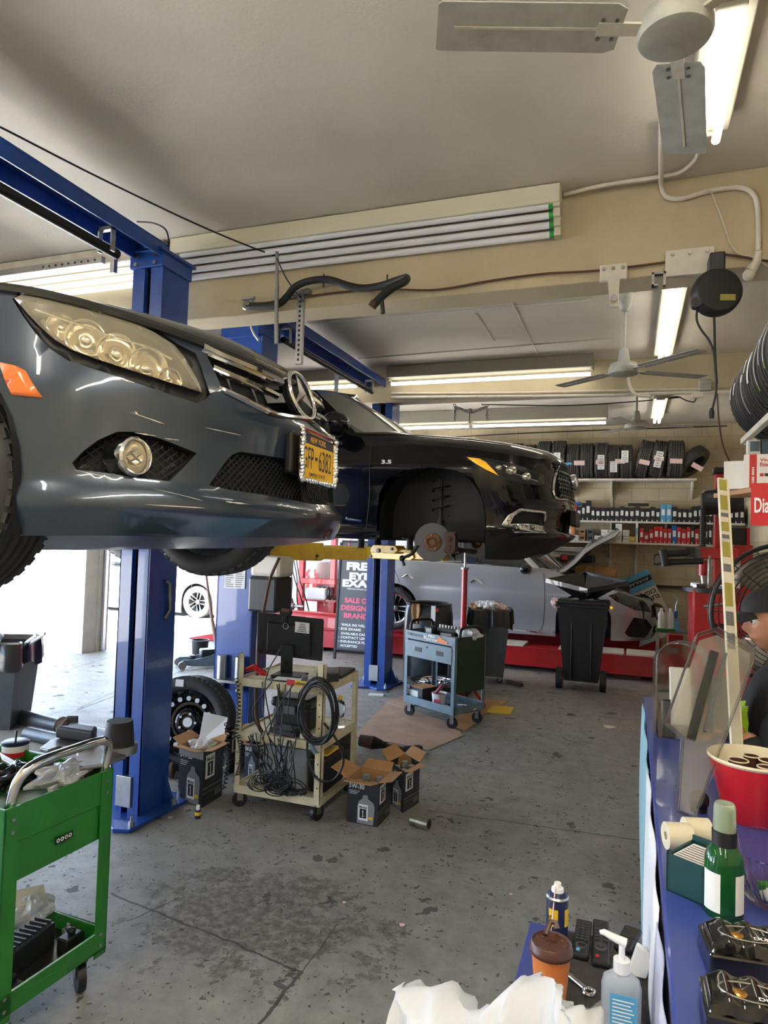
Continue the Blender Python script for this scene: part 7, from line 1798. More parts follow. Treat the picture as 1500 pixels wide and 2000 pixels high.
# white plastic bag in the foreground
t = thing('plastic_bag', 'white translucent plastic bag heaped at the bottom edge of the view', 'bag', (-.16, .8, .74))
random.seed(77)
def bag(u, v):
    pts = [at(x, y, Y=yy_) for x, y, yy_ in ((765, 1935, .98), (800, 1918, 1.0), (850, 1940, .98), (925, 1985, .96), (960, 1965, .97), (1000, 1925, .99), (1050, 1922, 1.0), (1100, 1945, .97), (1135, 1975, .95), (1180, 2030, .93), (1190, 2080, .9))]
    k = u * (len(pts) - 1); i = min(int(k), len(pts) - 2); p = pts[i].lerp(pts[i + 1], k - i)
    n = .012 * sin(19 * u + 6 * v) + .008 * sin(41 * u - 13 * v) + .006 * sin(67 * u + 23 * v)
    w = abs(v - .45) * 2
    return V((p.x + n * .5, p.y + (v - .45) * .3 + n, p.z - .16 * w ** 1.6 + n * .8 * w))
mat('bag_film', (.66, .69, .74), .38, trans=.25, ior=1.1, bump=.35, bscale=22)
MB().grid(bag, 70, 26).build('bag_film', 'bag_film', t, W=True, solid=.0015)

# ---------------------------------------------------------------- things on the counter
ZC = 1.0
def ct(px, py, z=ZC): return at(px, py, Z=z)
# two clear plastic display shells leaning against each other
def shell_pts(c4): return [at(x, y, Y=yv) for x, y, yv in c4]
t = thing('clear_case', 'rounded clear plastic display dome standing at the far end of the counter', 'display case', ct(1330, 1450))
Fm = frame(at(1285, 1440, Z=1.0), V((1, .12, .0)), V((.05, .25, 1)))
def dome(u, v):
    w = .19; h = .36; a = PI * u; x = w / 2 - w / 2 * cos(a); z = h - .085 + .085 * sin(a) if 0 < u < 1 else h - .085
    return V((x, z * 1, -.02 - .1 * v))
prof = [(0, 0), (0, .27)] + [(.095 - .095 * cos(PI * k / 16), .27 + .085 * sin(PI * k / 16)) for k in range(1, 16)] + [(.19, .27), (.19, 0)]
MB().loft([[Fm @ V((x, y, z)) for x, y in prof] for z in (0, -.09)], closed=False, cap=False, smooth=True).add([Fm @ V((x, y, 0)) for x, y in prof], [list(range(len(prof)))]).build('dome', 'clear_plastic', t, W=True, solid=.0015)
MB().tube([Fm @ V((x, y, .0)) for x, y in prof], .0025, 6).build('rolled_edge', 'clear_plastic', t, W=True)
MB().box((.09, .16, -.05), (.07, .2, .03), M=Fm).build('price_card', 'white_label', t, W=True); MB().box((.05, .08, -.06), (.05, .14, .03), M=Fm).build('contents', 'dark_plastic', t, W=True, bevel=.01)
t = thing('clear_case', 'long clear plastic tray propped up at a slant beside the dome', 'display case', ct(1350, 1590))
A, B_, C, D_ = at(1335, 1590, Y=1.32), at(1300, 1425, Y=1.72), at(1395, 1218, Y=2.0), at(1452, 1272, Y=1.95)
def frame_v(o, v, u):
    v = V(v).normalized(); u = V(u); u = (u - v * u.dot(v)).normalized(); return frame(o, u, v)
mb_ = at(1332, 1592, Z=1.01); mt_ = at(1424, 1243, Y=mb_.y + .22); Lq = (mt_ - mb_).length
Fq = frame_v(mb_, mt_ - mb_, at(1455, 1272, Y=mt_.y - .02) - at(1392, 1214, Y=mt_.y))
o_ = [(-.016, 0), (-.05, Lq * .36), (-.1, Lq * .4), (-.085, Lq * .93), (-.04, Lq), (.06, Lq * .96), (.068, Lq * .88), (.024, 0)]
b = MB(); n = len(o_); b.loft([[Fq @ V((x, y, z)) for x, y in o_] for z in (0, .035)], cap=False, smooth=False); b.add([Fq @ V((x, y, .035)) for x, y in o_], [list(range(n))]); b.build('tray_shell', 'clear_plastic', t, W=True, solid=.0015)
mat('film', (.85, .83, .78), .2, trans=.85, ior=1.05)
MB().add([Fq @ V((x * .9 + .004, y * .96 + .01, .006)) for x, y in o_], [list(range(n))]).build('backing_card', 'film', t, W=True, solid=.001)
MB().box((-.03, Lq * .62, .02), (.022, Lq * .5, .012), M=Fq).build('black_strip', 'black', t, W=True); MB().box((-.002, Lq * .66, .02), (.009, Lq * .45, .01), M=Fq).build('wiper_blade', 'grey_plastic', t, W=True)
MB().tube([Fq @ V((x, y, .036)) for x, y in o_ + o_[:1]], .002, 6).build('rolled_edge', 'clear_plastic', t, W=True)
# dark box behind, red cup, cloth, jug
t = thing('black_box', 'black box standing behind the slanted clear tray', 'box', ct(1430, 1400)); p = ct(1425, 1445); MB().b2((p.x - .05, p.y - .02, ZC), (p.x + .03, p.y + .15, ZC + .2)).build('box_body', 'black', t, W=True, bevel=.005)
cl = MB(); p = ct(1466, 1432)
def cloth(u, v):
    a = u * 2 * PI; r = .02 + .1 * v; f = .022 * sin(3 * a + 1) + .014 * sin(7 * a + 4 * v)
    return V((p.x + .03 + (r + f * v) * cos(a) * 1.15, p.y + .06 + (r + f * v) * .75 * sin(a), ZC + .005 + .085 * (1 - v ** 2.2) + .022 * sin(4 * a + 7 * v) * v + .018 * sin(2 * a + 11 * v)))
mat('lime', (.32, .55, .01), .8, bump=.6, bscale=90, sheen=.3)
tag(cl.grid(cloth, 90, 26).build('microfiber_cloth', 'lime', solid=.006), 'bunched lime green microfiber cloth on the counter', 'cloth')
p = ct(1490, 1380); t = thing('jug', 'milky plastic jug of orange cleaner behind the green cloth', 'jug', (p.x + .02, p.y + .0, ZC)); t.scale = (.75, .75, .75)
mat('jug_plastic', (.75, .55, .42), .3, trans=.3); MB().lathe([(0, 0), (.055, 0), (.058, .01), (.058, .13), (.05, .165), (.02, .18), (0, .18)], 32, DG((1, .7, 1, 1))).build('jug_body', 'jug_plastic', t); MB().loft([[V((x, -.0415, z)), V((x * .2, -.042, z))] for x, z in ((-.03, .03), (.03, .03))], closed=False, cap=False).prism([(-.03, .02), (.03, .02), (0, .12)], 0, .001, frame((0, -.042, 0), (1, 0, 0), (0, 0, 1))).build('label', 'orange', t)
mat('cup_red', (.52, .012, .018), .3, coat=.5); mat('cup_cream', (.68, .62, .45), .5)
RB = at(1472, 1600, Z=ZC); t = thing('red_bowl', 'large red tapered bowl with a cream rim holding small dark cups', 'bowl', RB)
MB().lathe([(0, 0), (.068, 0), (.072, .004), (.108, .15)], 48).build('outside', 'cup_red', t); MB().lathe([(.108, .15), (.113, .156), (.11, .161), (.105, .157), (.07, .01), (0, .008)], 48).build('inside', 'cup_cream', t)
for k, (x, y, r) in enumerate(((-.03, -.01, .024), (.03, .015, .026), (.0, .035, .02), (.015, -.035, .02))):
    b = thing('small_cup', ('dark plastic cup at the left inside the red bowl', 'dark cup with a pale rim at the right inside the red bowl', 'dark cup at the back of the red bowl', 'dark cup at the front of the red bowl')[k], 'cup', RB + V((x * 1.3, y * 1.3, .1))); MB().lathe([(0, 0), (r * .8, 0), (r, .05), (r * .92, .05), (r * .75, .008), (0, .008)], 20).build('cup_body', 'lid_brown', b); MB().torus((0, 0, .05), r, .002, 20, 6).build('rim', 'cup_cream', b)
# teal card box with papers, cream rolls
mat('teal_box', (.004, .045, .05), .4)
c0, c1_, c2_ = at(1302, 1665, Z=ZC + .075), at(1377, 1695, Z=ZC + .075), at(1385, 1625, Z=ZC + .075)
u = (c1_ - c0); wv = V((-u.y, u.x, 0)).normalized() * .11; F = frame((c0.x, c0.y, ZC), u, wv); Lu = u.length
t = thing('card_box', 'dark teal card box filled with printed slips', 'box', (c0.x, c0.y, ZC)); MB().b2((0, 0, 0), (Lu, .004, .075), F).b2((0, .106, 0), (Lu, .11, .085), F).b2((0, 0, 0), (.004, .11, .075), F).b2((Lu - .004, 0, 0), (Lu, .11, .075), F).b2((0, 0, 0), (Lu, .11, .004), F).build('box_body', 'teal_box', t, W=True)
MB().b2((.006, .008, .01), (Lu - .006, .1, .07), F).build('slips', 'paper', t, W=True); q = MB()
for k in range(7): q.b2((.01, .02 + k * .011, .07), (Lu - .012 - .004 * (k % 3), .023 + k * .011, .0705), F)
q.build('slip_print', 'brown', t, W=True)
for k, (x, y) in enumerate(((1325, 1640), (1362, 1630))):
    p = at(x, y, Z=ZC + .03); t = thing('receipt_roll', ('cream paper roll at the left behind the teal box', 'cream paper roll next to it, nearer the red bowl')[k], 'roll', (p.x, p.y + .02, ZC)); M = RO(.3, 4, 'Z') @ TR((0, 0, .03)) @ RO(PI / 2, 4, 'Y')
    MB().lathe([(.009, -.028), (.03, -.028), (.03, .028), (.009, .028), (.009, -.028)], 32, M).build('roll_body', 'cup_cream', t)
p = at(1365, 1562, Z=ZC + .03); t = thing('air_freshener', 'small round black gadget behind the paper rolls', 'gadget', (p.x, p.y, ZC)); MB().ball((0, 0, .03), .026, 20, (1, 1, 1)).lathe([(.0, .0), (.02, 0), (.022, .01), (.0, .012)], 20).build('gadget_body', 'black_plastic', t); MB().torus((0, -.0, .045), .014, .0015, 20, 6).build('ring', 'dark_plastic', t)
# green glass spray bottle
p = at(1415, 1800, Z=ZC); p = at(1413, 1785, Z=ZC); t = thing('glass_spray_bottle', 'green glass spray bottle with a clear cap and white label', 'bottle', (p.x, p.y, ZC))
MB().lathe([(0, 0), (.0175, 0), (.019, .003), (.019, .05), (.0185, .058), (.0165, .066), (.012, .072), (.0095, .076)], 36).build('glass', 'green_glass', t); MB().lathe([(.0098, .073), (.0118, .073), (.0122, .088), (.0095, .089)], 28).build('collar', 'black_plastic', t)
mat('cap_clear', (.72, .76, .6), .25, trans=.7, ior=1.15)
MB().lathe([(.0112, .088), (.0106, .113), (.009, .1165), (.0, .1165)], 28).build('clear_cap', 'cap_clear', t); MB().cyl((0, 0, .088), (0, 0, .11), .007, 16).build('spray_head', 'green_paint', t)
MB().lathe([(.01925, .008), (.01925, .048)], 14, a0=-2.9, a1=-1.85).build('label', 'white_label', t); MB().lathe([(.01925, .008), (.01925, .048)], 10, a0=-1.1, a1=-.4).build('back_label', 'white_label', t)
t.scale = (1.85, 1.85, 1.8)
# ridged clear bowl
GB = at(1512, 1765, Z=ZC); t = thing('glass_bowl', 'ribbed clear glass bowl at the right edge of the counter', 'bowl', GB)
b = MB(); rings = []
for r, z in ((.04, .0), (.055, .015), (.08, .06), (.095, .11), (.092, .11), (.077, .06), (.05, .02), (.0, .008)):
    rings.append([V(((r * (1 + (.04 if k % 2 else 0))) * cos(2 * PI * k / 72), (r * (1 + (.04 if k % 2 else 0))) * sin(2 * PI * k / 72), z)) for k in range(72)])
b.loft(rings, cap=False).build('bowl_body', 'clear_plastic', t)
for k in range(3): tag(MB().ball((GB.x + .02 * cos(k * 2.1), GB.y + .02 * sin(k * 2.1), ZC + .022), .016, 14, (1, 1, .7)).build('wrapped_sweet', ('red', 'green_paint', 'white_label')[k]), ('red wrapped sweet in the glass bowl', 'green wrapped sweet in the glass bowl', 'white wrapped sweet in the glass bowl')[k], 'sweet')
# glossy black battery packs
mat('gloss_black', (.01, .009, .008), .12, coat=1); mat('copper', (.45, .22, .06), .25, .8)
BP = (at(1425, 1850, Z=1.03), at(1430, 1965, Z=1.03))
for k, (rz, lb) in enumerate(((.12, 'glossy black battery pack under the green spray bottle'), (.02, 'glossy black battery pack nearest the bottom right corner'))):
    x, y, z = BP[k].x, BP[k].y, ZC
    t = thing('battery_pack', lb, 'battery pack', (x, y, z), rz)
    MB().b2((-.04, -.045, 0), (.08, .05, .038)).build('card', 'gloss_black', t, bevel=.004)
    def blister(u, v):
        a = (u - .5) * 2; c = (v - .5) * 2; e_ = max(0, 1 - abs(a) ** 6) * max(0, 1 - abs(c) ** 6)
        return V((.02 + a * .056, c * .042, .038 + .022 * e_ ** .35 + .003 * sin(a * 9)))
    MB().grid(blister, 40, 20).build('blister', 'gloss_black', t)
    MB().torus((0, 0, 0), 1, .04, 40, 6, TR((.025, -.012, .0615)) @ DG((.045, .022, .03, 1))).build('window_rim', 'steel', t)
    MB().ball((.005, -.012, .056), .012, 14, (1.3, .9, .5)).build('copper_top', 'copper', t)
    q = MB(); put_text(q, 'DURA', frame((.03, -.03, .0625), (1, 0, 0), (0, 1, 0)), 0, 0, .035, .008, .02); q.build('pack_text', 'white_label', t)
# striped tall panel
A = at(1413, 935, Y=2.35); B_ = at(1432, 1300, Y=2.2); d = (A - B_); F = frame_v(B_, d, V((.85, .5, 0))); L = d.length
t = thing('striped_panel', 'tall narrow panel with yellow and grey stripes standing on the counter', 'panel', (B_.x, B_.y, ZC)); MB().b2((-.02, -.28, -.004), (.012, L, .004), F).build('panel_body', 'fixture_paint', t, W=True)
MB().b2((.008, -.28, -.006), (.014, L - .01, .006), F).build('clear_edge', 'cup_cream', t, W=True)
for k, (f0, f1, m) in enumerate(((.93, .99, 'dull_yellow'), (.82, .9, 'dull_yellow'), (.78, .8, 'grey_plastic'), (.7, .75, 'dull_yellow'), (.66, .68, 'grey_plastic'), (.56, .64, 'dull_yellow'), (.48, .52, 'grey_plastic'), (.3, .42, 'dull_yellow'), (.2, .27, 'grey_plastic'), (.08, .16, 'grey_plastic'))):
    if 'dull_yellow' not in MT: mat('dull_yellow', (.3, .26, .05), .6)
    MB().b2((-.018, L * f0, .004), (.006, L * f1, .0055), F).build('stripe', m, t, W=True)
# wooden shelf with boxes and the red sign
t = thing('wood_shelf', 'plain wooden shelf board holding the glove cartons', 'shelf', (.75, 3.1, 1.94))
MB().prism([(.37, 3.62), (1.5, 3.3), (1.5, 2.75), (.56, 2.95)], 1.94, 1.962).build('board', 'wood', t, W=True, bevel=.003)
MB().b2((.72, 3.1, 1.6), (1.55, 3.13, 1.94)).build('backing', 'dark_wood', t, W=True)
p = at(1420, 958, Z=1.963); t = thing('carton', 'plain white carton at the left end of the wooden shelf', 'box', (.43, 3.36, 1.963), math.radians(-12)); MB().b2((-.045, 0, 0), (.1, .13, .125)).build('carton_body', 'white_label', t, bevel=.002)
GP = at(1452, 953, Z=1.963); t = thing('glove_carton', 'vinyl glove carton with a red stripe on the wooden shelf', 'box', GP, math.radians(-8)); MB().b2((0, 0, 0), (.3, .14, .145)).build('carton_body', 'paper', t, bevel=.002)
MB().b2((.022, -.002, 0), (.05, 0, .145)).build('red_stripe', 'red', t); F = frame((0, -.0025, 0), (1, 0, 0), (0, 0, 1)); q = MB(); put_text(q, 'Vinyl S', F, .062, .11, .06, .016, .02); put_text(q, 'Exam G', F, .062, .092, .06, .016, .02); q.build('carton_text', 'red', t)
q = MB(); put_text(q, 'SGBE 8004', F @ TR((.041, .01, .001)) @ RO(PI / 2, 4, 'Z'), 0, 0, .08, .01, .02); q.build('stripe_text', 'white', t); MB().b2((.062, -.003, .05), (.076, 0, .062)).build('size_mark', 'red', t); MB().b2((.08, -.003, .05), (.11, 0, .062)).build('name_mark', 'black', t)
t = thing('hanging_sign', 'red sign with white lettering under the wooden shelf', 'sign', (.9, 2.9, 1.7)); F = frame(at(1466, 1026, Y=2.9), (1, -.2, 0), (0, 0, 1)); MB().b2((0, 0, -.01), (.3, .16, 0), F).build('sign_board', 'red', t, W=True); q = MB(); put_text(q, 'Diagnostics', F, .012, .03, .17, .075, .02, .002); q.build('sign_text', 'white', t, W=True)
# clutter strip behind the sign: wall rack
for k, (px, py, w, h, m, lb) in enumerate(((1472, 880, .07, .12, 'white_label', 'white boxed part hanging below the tire rack'), (1492, 882, .05, .14, 'grey_plastic', 'grey part hanging right of the white boxed part'))):
    p = at(px, py, Y=4.6); t = thing('boxed_part', lb, 'box', p); MB().box(p, (w, .08, h)).build('carton_body', m, t, W=True); MB().box(p + V((0, -.042, .02)), (w * .7, .003, h * .5)).build('label', 'slate_paint', t, W=True)
# floor fan with a wire cage
C0 = at(1532, 1200, Y=4.0); t = thing('drum_fan', 'black floor fan with a round wire cage behind the counter', 'fan', (C0.x, 4.0, 0)); M = TR(C0) @ RO(math.radians(12), 4, 'Z') @ RO(PI / 2, 4, 'X')
g = MB()
for k in range(15): g.torus((0, 0, .09 - .0045 * (k / 3) ** 2 if k < 15 else 0), .05 + k * .021, .0022, 56, 5, M)
for k in range(16):
    a = 2 * PI * k / 16; g.tube([M @ V((r * cos(a), r * sin(a), .088 - .0045 * ((r - .05) / .063) ** 2)) for r in (.03, .1, .2, .3, .35)], .0025, 5)
g.build('front_cage', 'black_plastic', t, W=True); MB().torus((0, 0, 0), .355, .012, 56, 8, M).build('rim', 'black_plastic', t, W=True)
g = MB()
for k in range(12): g.torus((0, 0, -.08), .06 + k * .026, .0022, 48, 5, M)
g.build('rear_cage', 'black_plastic', t, W=True)
for k in range(3):
    a = 2 * PI * k / 3; MB().grid(lambda u, v: M @ V(((.06 + .26 * u) * cos(a + (v - .5) * .9), (.06 + .26 * u) * sin(a + (v - .5) * .9), .03 * (v - .5) * 2)), 8, 8).build('blade', 'dull_steel', t, W=True, solid=.003)
MB().cyl(M @ V((0, 0, -.05)), M @ V((0, 0, .05)), .06, 24).build('motor', 'black_plastic', t, W=True); MB().cyl((C0.x, 4.1, .02), (C0.x, 4.1, C0.z - .3), .02, 12).cyl((C0.x, 4.1, 0), (C0.x, 4.1, .03), .25, 32).tube([(C0.x, 4.1, C0.z - .33), (C0.x, 4.08, C0.z - .08)], .02, 8).build('stand', 'black_plastic', t, W=True)

# ---------------------------------------------------------------- red tire changer
Y = 7.4; t = thing('tire_changer', 'red tire changing machine with black arms before the back shelves', 'machine', (.9, Y, 0))
def P_(x, y, yy_=Y): return at(x, y, Y=yy_)
def pbox(name, a, b, m, d0, d1, bev=.01):
    A, B_ = P_(*a, d0), P_(*b, d0); return MB().b2((A.x, d0, min(A.z, B_.z)), (B_.x, d1, max(A.z, B_.z))).build(name, m, t, W=True, bevel=bev)
pbox('column', (1397, 925), (1418, 1150), 'red_paint', Y, Y + .12); pbox('column_cap', (1393, 912), (1420, 926), 'black_plastic', Y - .01, Y + .13, .02)
A, B_ = P_(1370, 982), P_(1450, 978); MB().tube([A, A.lerp(B_, .1), A.lerp(B_, .5), B_], .13, 20, rs=[.1, .125, .125, .11]).build('air_tank', 'dark_plastic', t, W=True)
A, B_ = P_(1374, 995, Y - .1), P_(1372, 1066, Y - .1); MB().cyl(A, B_, .028, 16).build('guide_shaft', 'dark_plastic', t, W=True)
q = MB()
for k in range(16): q.torus((0, 0, 0), .03, .005, 20, 5, TR(A.lerp(B_, k / 15)))
q.build('spring', 'black_plastic', t, W=True)
pbox('cross_arm', (1356, 1069), (1442, 1094), 'red_paint', Y - .16, Y - .02); pbox('arm_end', (1354, 1069), (1368, 1094), 'grey_plastic', Y - .17, Y - .0)
pbox('rear_column', (1433, 1064), (1470, 1190), 'red_paint', Y + .1, Y + .35); MB().b2((P_(1438, 1095).x, Y + .09, P_(1438, 1150).z), (P_(1449, 1095).x, Y + .1, P_(1449, 1093).z)).build('warning_label', 'white_label', t, W=True)
A, B_ = P_(1373, 1094, Y - .1), P_(1372, 1124, Y - .1); MB().cyl(A, B_, .038, 16).build('ram', 'red_paint', t, W=True); A, B_ = B_, P_(1375, 1150, Y - .1); MB().cyl(A, B_, .018, 12).ball(B_, .03, 12, (1.4, 1, .8)).build('mount_head', 'steel', t, W=True)
A, B_ = P_(1386, 1085, Y - .15), P_(1384, 1155, Y - .15); MB().cyl(A, B_, .014, 12).build('threaded_rod', 'dull_steel', t, W=True)
A, B_ = P_(1294, 1082, Y - .3), P_(1350, 1079, Y - .2); MB().cyl(A, B_, .035, 12).build('assist_arm_upper', 'black_plastic', t, W=True); A2, B2_ = P_(1300, 1098, Y - .3), P_(1372, 1096, Y - .2); MB().cyl(A2, B2_, .03, 14).cyl(A2.lerp(B2_, .1), A2.lerp(B2_, .22), .032, 14).build('assist_arm_lower', 'dark_plastic', t, W=True); MB().cyl(A + V((0, 0, .04)), A2 - V((0, 0, .04)), .04, 14).build('arm_pivot', 'black_plastic', t, W=True)
MB().tube(spline([A, A + V((-.07, 0, -.02)), A + V((-.07, 0, -.1)), A2], 6), .008, 6).build('air_hose', 'black_plastic', t, W=True)
A, B_ = P_(1346, 1075, Y - .2), P_(1352, 1089, Y - .2); MB().b2((A.x - .03, Y - .24, B_.z), (A.x + .05, Y - .16, A.z + .03)).build('control_block', 'black_plastic', t, W=True)
pbox('cabinet', (1353, 1150), (1425, 1480), 'red_paint', Y - .25, Y + .3, .02); pbox('side_cabinet', (1425, 1180), (1470, 1480), 'red_paint', Y - .1, Y + .3, .02)
C0 = P_(1385, 1148, Y - .05); MB().cyl(C0 + V((0, 0, -.04)), C0, .24, 32).build('turntable', 'black_plastic', t, W=True)
for k in range(4):
    a = PI / 4 + k * PI / 2; MB().box(C0 + V((.14 * cos(a), .14 * sin(a), .02)), (.12, .05, .04), a).build('clamp_jaw', 'dull_steel', t, W=True, bevel=.005)
A = P_(1375, 1185, Y - .27); MB().tube([A, A + V((.12, -.05, .03)), A + V((.2, 0, .05))], .014, 8).build('pedal_lever', 'dull_steel', t, W=True)
q = MB(); put_text(q, '07', frame(P_(1392, 1250, Y - .255), (1, 0, 0), (0, 0, 1)), 0, 0, .1, .16, .03); q.build('number_text', 'black', t, W=True)
p = P_(1456, 1048, Y); t = thing('balancer_screen', 'dark machine hood with a red edge behind the striped panel', 'machine', (p.x, Y + .5, 0)); MB().b2((p.x - .08, Y + .5, p.z - .1), (p.x + .08, Y + .7, p.z + .1)).build('hood', 'dark_plastic', t, W=True, bevel=.02); MB().b2((p.x + .08, Y + .49, p.z - .1), (p.x + .11, Y + .7, p.z + .1)).build('edge', 'red', t, W=True); MB().b2((p.x - .05, Y + .52, 0), (p.x + .05, Y + .68, p.z - .1)).build('pedestal', 'red_paint', t, W=True)

# ---------------------------------------------------------------- tire rack at the upper right
t = thing('tire_rack', 'cream steel rack high on the right wall carrying a row of new tires', 'rack', (1.1, 4.2, 2.42))
for x in (.7, 1.3): MB().b2((x - .018, 2.2, 2.4), (x + .018, 5.1, 2.44)).build('rail', 'off_white', t, W=True, bevel=.004)
for y in (2.3, 3.3, 4.2, 5.08): MB().b2((.7, y - .02, 2.395), (1.6, y + .02, 2.425)).build('cross_bar', 'off_white', t, W=True, bevel=.004)
MB().tube([(.72, 5.0, 2.4), (1.1, 5.0, 2.3), (1.58, 5.0, 2.0)], .015, 8).build('brace', 'off_white', t, W=True)
labs = ('farthest tire of the rack, hanging past the cream rail', 'second farthest rack tire with short white labels', 'rack tire with a long barcode sticker', 'rack tire with a white stripe ending in green', 'rack tire with two white stripes', 'rack tire with a white sticker near its top', 'nearest rack tire at the right edge')
for k, lb in enumerate(labs):
    y = 5.34 - k * .285; R = .335; x = .99 + .0 * k
    t = thing('rack_tire', lb, 'tire', (x, y, 2.44), group='new tires on the high rack'); M = TR((x, y, 2.775)) @ RO(.12, 4, 'Z'); tire_mb(R, .215, .22, 64, 50, M, 3).build('tread', 'tire', t, W=True)
    T = M @ RO(PI / 2, 4, 'X')
    for zz, a0, a1, w, m in {0: ((.03, 2.9, 3.15, .02, 'white_label'), (-.05, 2.95, 3.2, .018, 'white_label')), 1: ((.06, 2.95, 3.1, .03, 'white_label'), (.06, 3.1, 3.75, .01, 'white_label')), 2: ((.05, 2.7, 3.3, .035, 'white_label'), (-.03, 2.8, 3.05, .02, 'white_label')), 3: ((.02, 2.6, 3.5, .012, 'white_label'), (.02, 3.5, 3.62, .012, 'lime')), 4: ((.02, 2.4, 3.3, .012, 'white_label'), (.02, 3.3, 3.42, .012, 'lime'), (-.06, 2.4, 3.3, .01, 'white_label')), 5: ((.03, 2.5, 3.0, .03, 'white_label'),), 6: ((.03, 2.3, 3.1, .012, 'white_label'),)}[k]:
        n = 14; b = MB(); b.add([T @ V(((R + .005) * cos(a0 + (a1 - a0) * i / n), (R + .005) * sin(a0 + (a1 - a0) * i / n), zz + s)) for s in (-w / 2, w / 2) for i in range(n + 1)], [(i, i + 1, n + 2 + i, n + 1 + i) for i in range(n)], True); b.build('tread_label', m, t, W=True)
# ---------------------------------------------------------------- ceiling fans
def fan(name, label, c, rod_top, angs, R=.66, hub=.14, tilt=0, bw=.12):
    c = V(c); t = thing(name, label, 'ceiling fan', c)
    MB().lathe([(0, -.036), (hub * .72, -.033), (hub * .95, -.026), (hub, -.015), (hub, .01), (hub * .93, .03), (hub * .9, .032), (hub * .85, .05), (.03, .06), (0, .06)], 44).build('motor_housing', 'fan_white', t)
    MB().cyl((0, 0, .06), (0, 0, rod_top - c.z - .1), .012, 12).build('down_rod', 'fan_white', t)
    MB().lathe([(.02, -.13), (.05, -.08), (.06, -.02), (.055, 0), (0, 0)], 28, TR((0, 0, rod_top - c.z))).build('canopy', 'fan_white', t)
    MB().lathe([(.045, .05), (.04, .1), (.03, .16), (.012, .17)], 24).build('lower_cup', 'fan_white', t)
    for a in angs:
        T = RO(math.radians(a), 4, 'Z') @ RO(tilt, 4, 'X')
        P = [(hub + .05, -bw * .42), (hub + .08, -bw * .5), (R - .01, -bw * .5), (R, -bw * .47), (R, bw * .44), (R - .01, bw * .5), (hub + .08, bw * .5), (hub + .05, bw * .4)]
        b = MB().prism(P, -.002, .002, T).build('blade', 'fan_white', t); MB().b2((hub - .02, -.02, -.004), (hub + .12, .02, .004), T).build('blade_bracket', 'fixture_paint', b)
        for x, y in ((hub + .07, -.03), (hub + .07, .03), (hub + .11, -.03), (hub + .11, .03)): MB().cyl(T @ V((x, y, -.006)), T @ V((x, y, .004)), .006, 8).build('screw', 'dull_steel', b)
        MB().b2((hub + .12, -.004, -.004), (R - .05, .004, -.001), T).build('rib', 'fixture_paint', b)
    return t
c = at(1318, 58, Z=3.2); l_ = at(855, 52, Z=3.2); d = l_ - c; a0 = math.degrees(math.atan2(d.y, d.x)); d2 = at(1338, 300, Z=3.2) - c; a1 = math.degrees(math.atan2(d2.y, d2.x))
fan('ceiling_fan', 'large grey-white ceiling fan close overhead at the top', c, 3.6, (a0, a1, (a0 + a1) / 2 + (180 if abs(a0 - a1) < 180 else 0)), R=.69, hub=.105, tilt=.2, bw=.155)
c = at(1218, 724, Z=3.0); fan('ceiling_fan', 'cream ceiling fan hanging in the middle bay', c, 3.58, (math.degrees(math.atan2(-.5, .55)), 140, 30), R=.66, hub=.11)
c = at(1243, 832, Z=3.0); fan('ceiling_fan', 'small far ceiling fan above the tire shelf', c, 3.55, (12, 130, 250), R=.6, hub=.12)
# ---------------------------------------------------------------- cord reel and brackets on the near beam
C0 = at(1399, 572, Y=3.62); t = thing('cord_reel', 'round black cord reel hanging from the near beam', 'cord reel', C0); M = TR(C0) @ RO(math.radians(14), 4, 'Z') @ RO(PI / 2, 4, 'X')
MB().lathe([(0, .05), (.06, .05), (.1, .045), (.112, .03), (.116, .0), (.112, -.03), (.09, -.045), (0, -.05)], 44, M).build('reel_case', 'black_plastic', t, W=True)
MB().b2((C0.x - .035, 3.58, C0.z + .09), (C0.x + .035, 3.76, C0.z + .19)).build('mount', 'black_plastic', t, W=True, bevel=.008); MB().b2((.0, -.055, .05), (.07, -.025, .0515), M).build('label', 'dull_yellow', t, W=True)
p = at(1360, 592, Y=3.58); MB().cyl(p + V((0, -.02, 0)), p + V((0, .03, 0)), .026, 18).build('guide_port', 'black_plastic', t, W=True)
pts = [at(x, y, Y=3.6) for x, y in ((1362, 598), (1361, 625), (1370, 645), (1385, 665), (1394, 690), (1398, 730), (1399, 760), (1396, 780), (1391, 800))]
MB().tube(spline(pts, 5), .0055, 7).build('cord', 'black_plastic', t, W=True); A = at(1395, 620, Y=3.6); MB().tube(spline([A, at(1397, 700, Y=3.6), at(1400, 750, Y=3.6)], 4), .006, 7).build('cord', 'black_plastic', t, W=True)
p = at(1390, 805, Y=3.6); MB().tube([p + V((0, 0, .02)), p, p - V((0, 0, .03))], .012, 8, rs=[.007, .013, .011]).build('plug', 'black_plastic', t, W=True)
tag(MB().tube(spline([at(x, y, Y=yv) for x, y, yv in ((1401, 770, 7.1), (1404, 820, 7.1), (1412, 870, 7.15), (1430, 912, 7.2))], 6), .008, 7).build('orange_hose', 'brown'), 'thin reddish hose hanging beside the high tire rack', 'hose')
def on_beam(px, py): return at(px, py, Y=3.735)
def plate(label, a, b, m='off_white', d=.03, name='bracket'):
    A, B_ = on_beam(*a), on_beam(*b); t = thing(name, label, 'bracket', (A.x, 3.72, B_.z)); MB().b2((A.x, 3.735 - d, B_.z), (B_.x, 3.735, A.z)).build('plate', m, t, W=True, bevel=.004)
    for f in (.15, .5, .85): MB().cyl((A.x + (B_.x - A.x) * f, 3.735 - d - .008, A.z - .025), (A.x + (B_.x - A.x) * f, 3.735 - d, A.z - .025), .009, 8).build('bolt', 'dull_steel', t, W=True)
    return t, A, B_
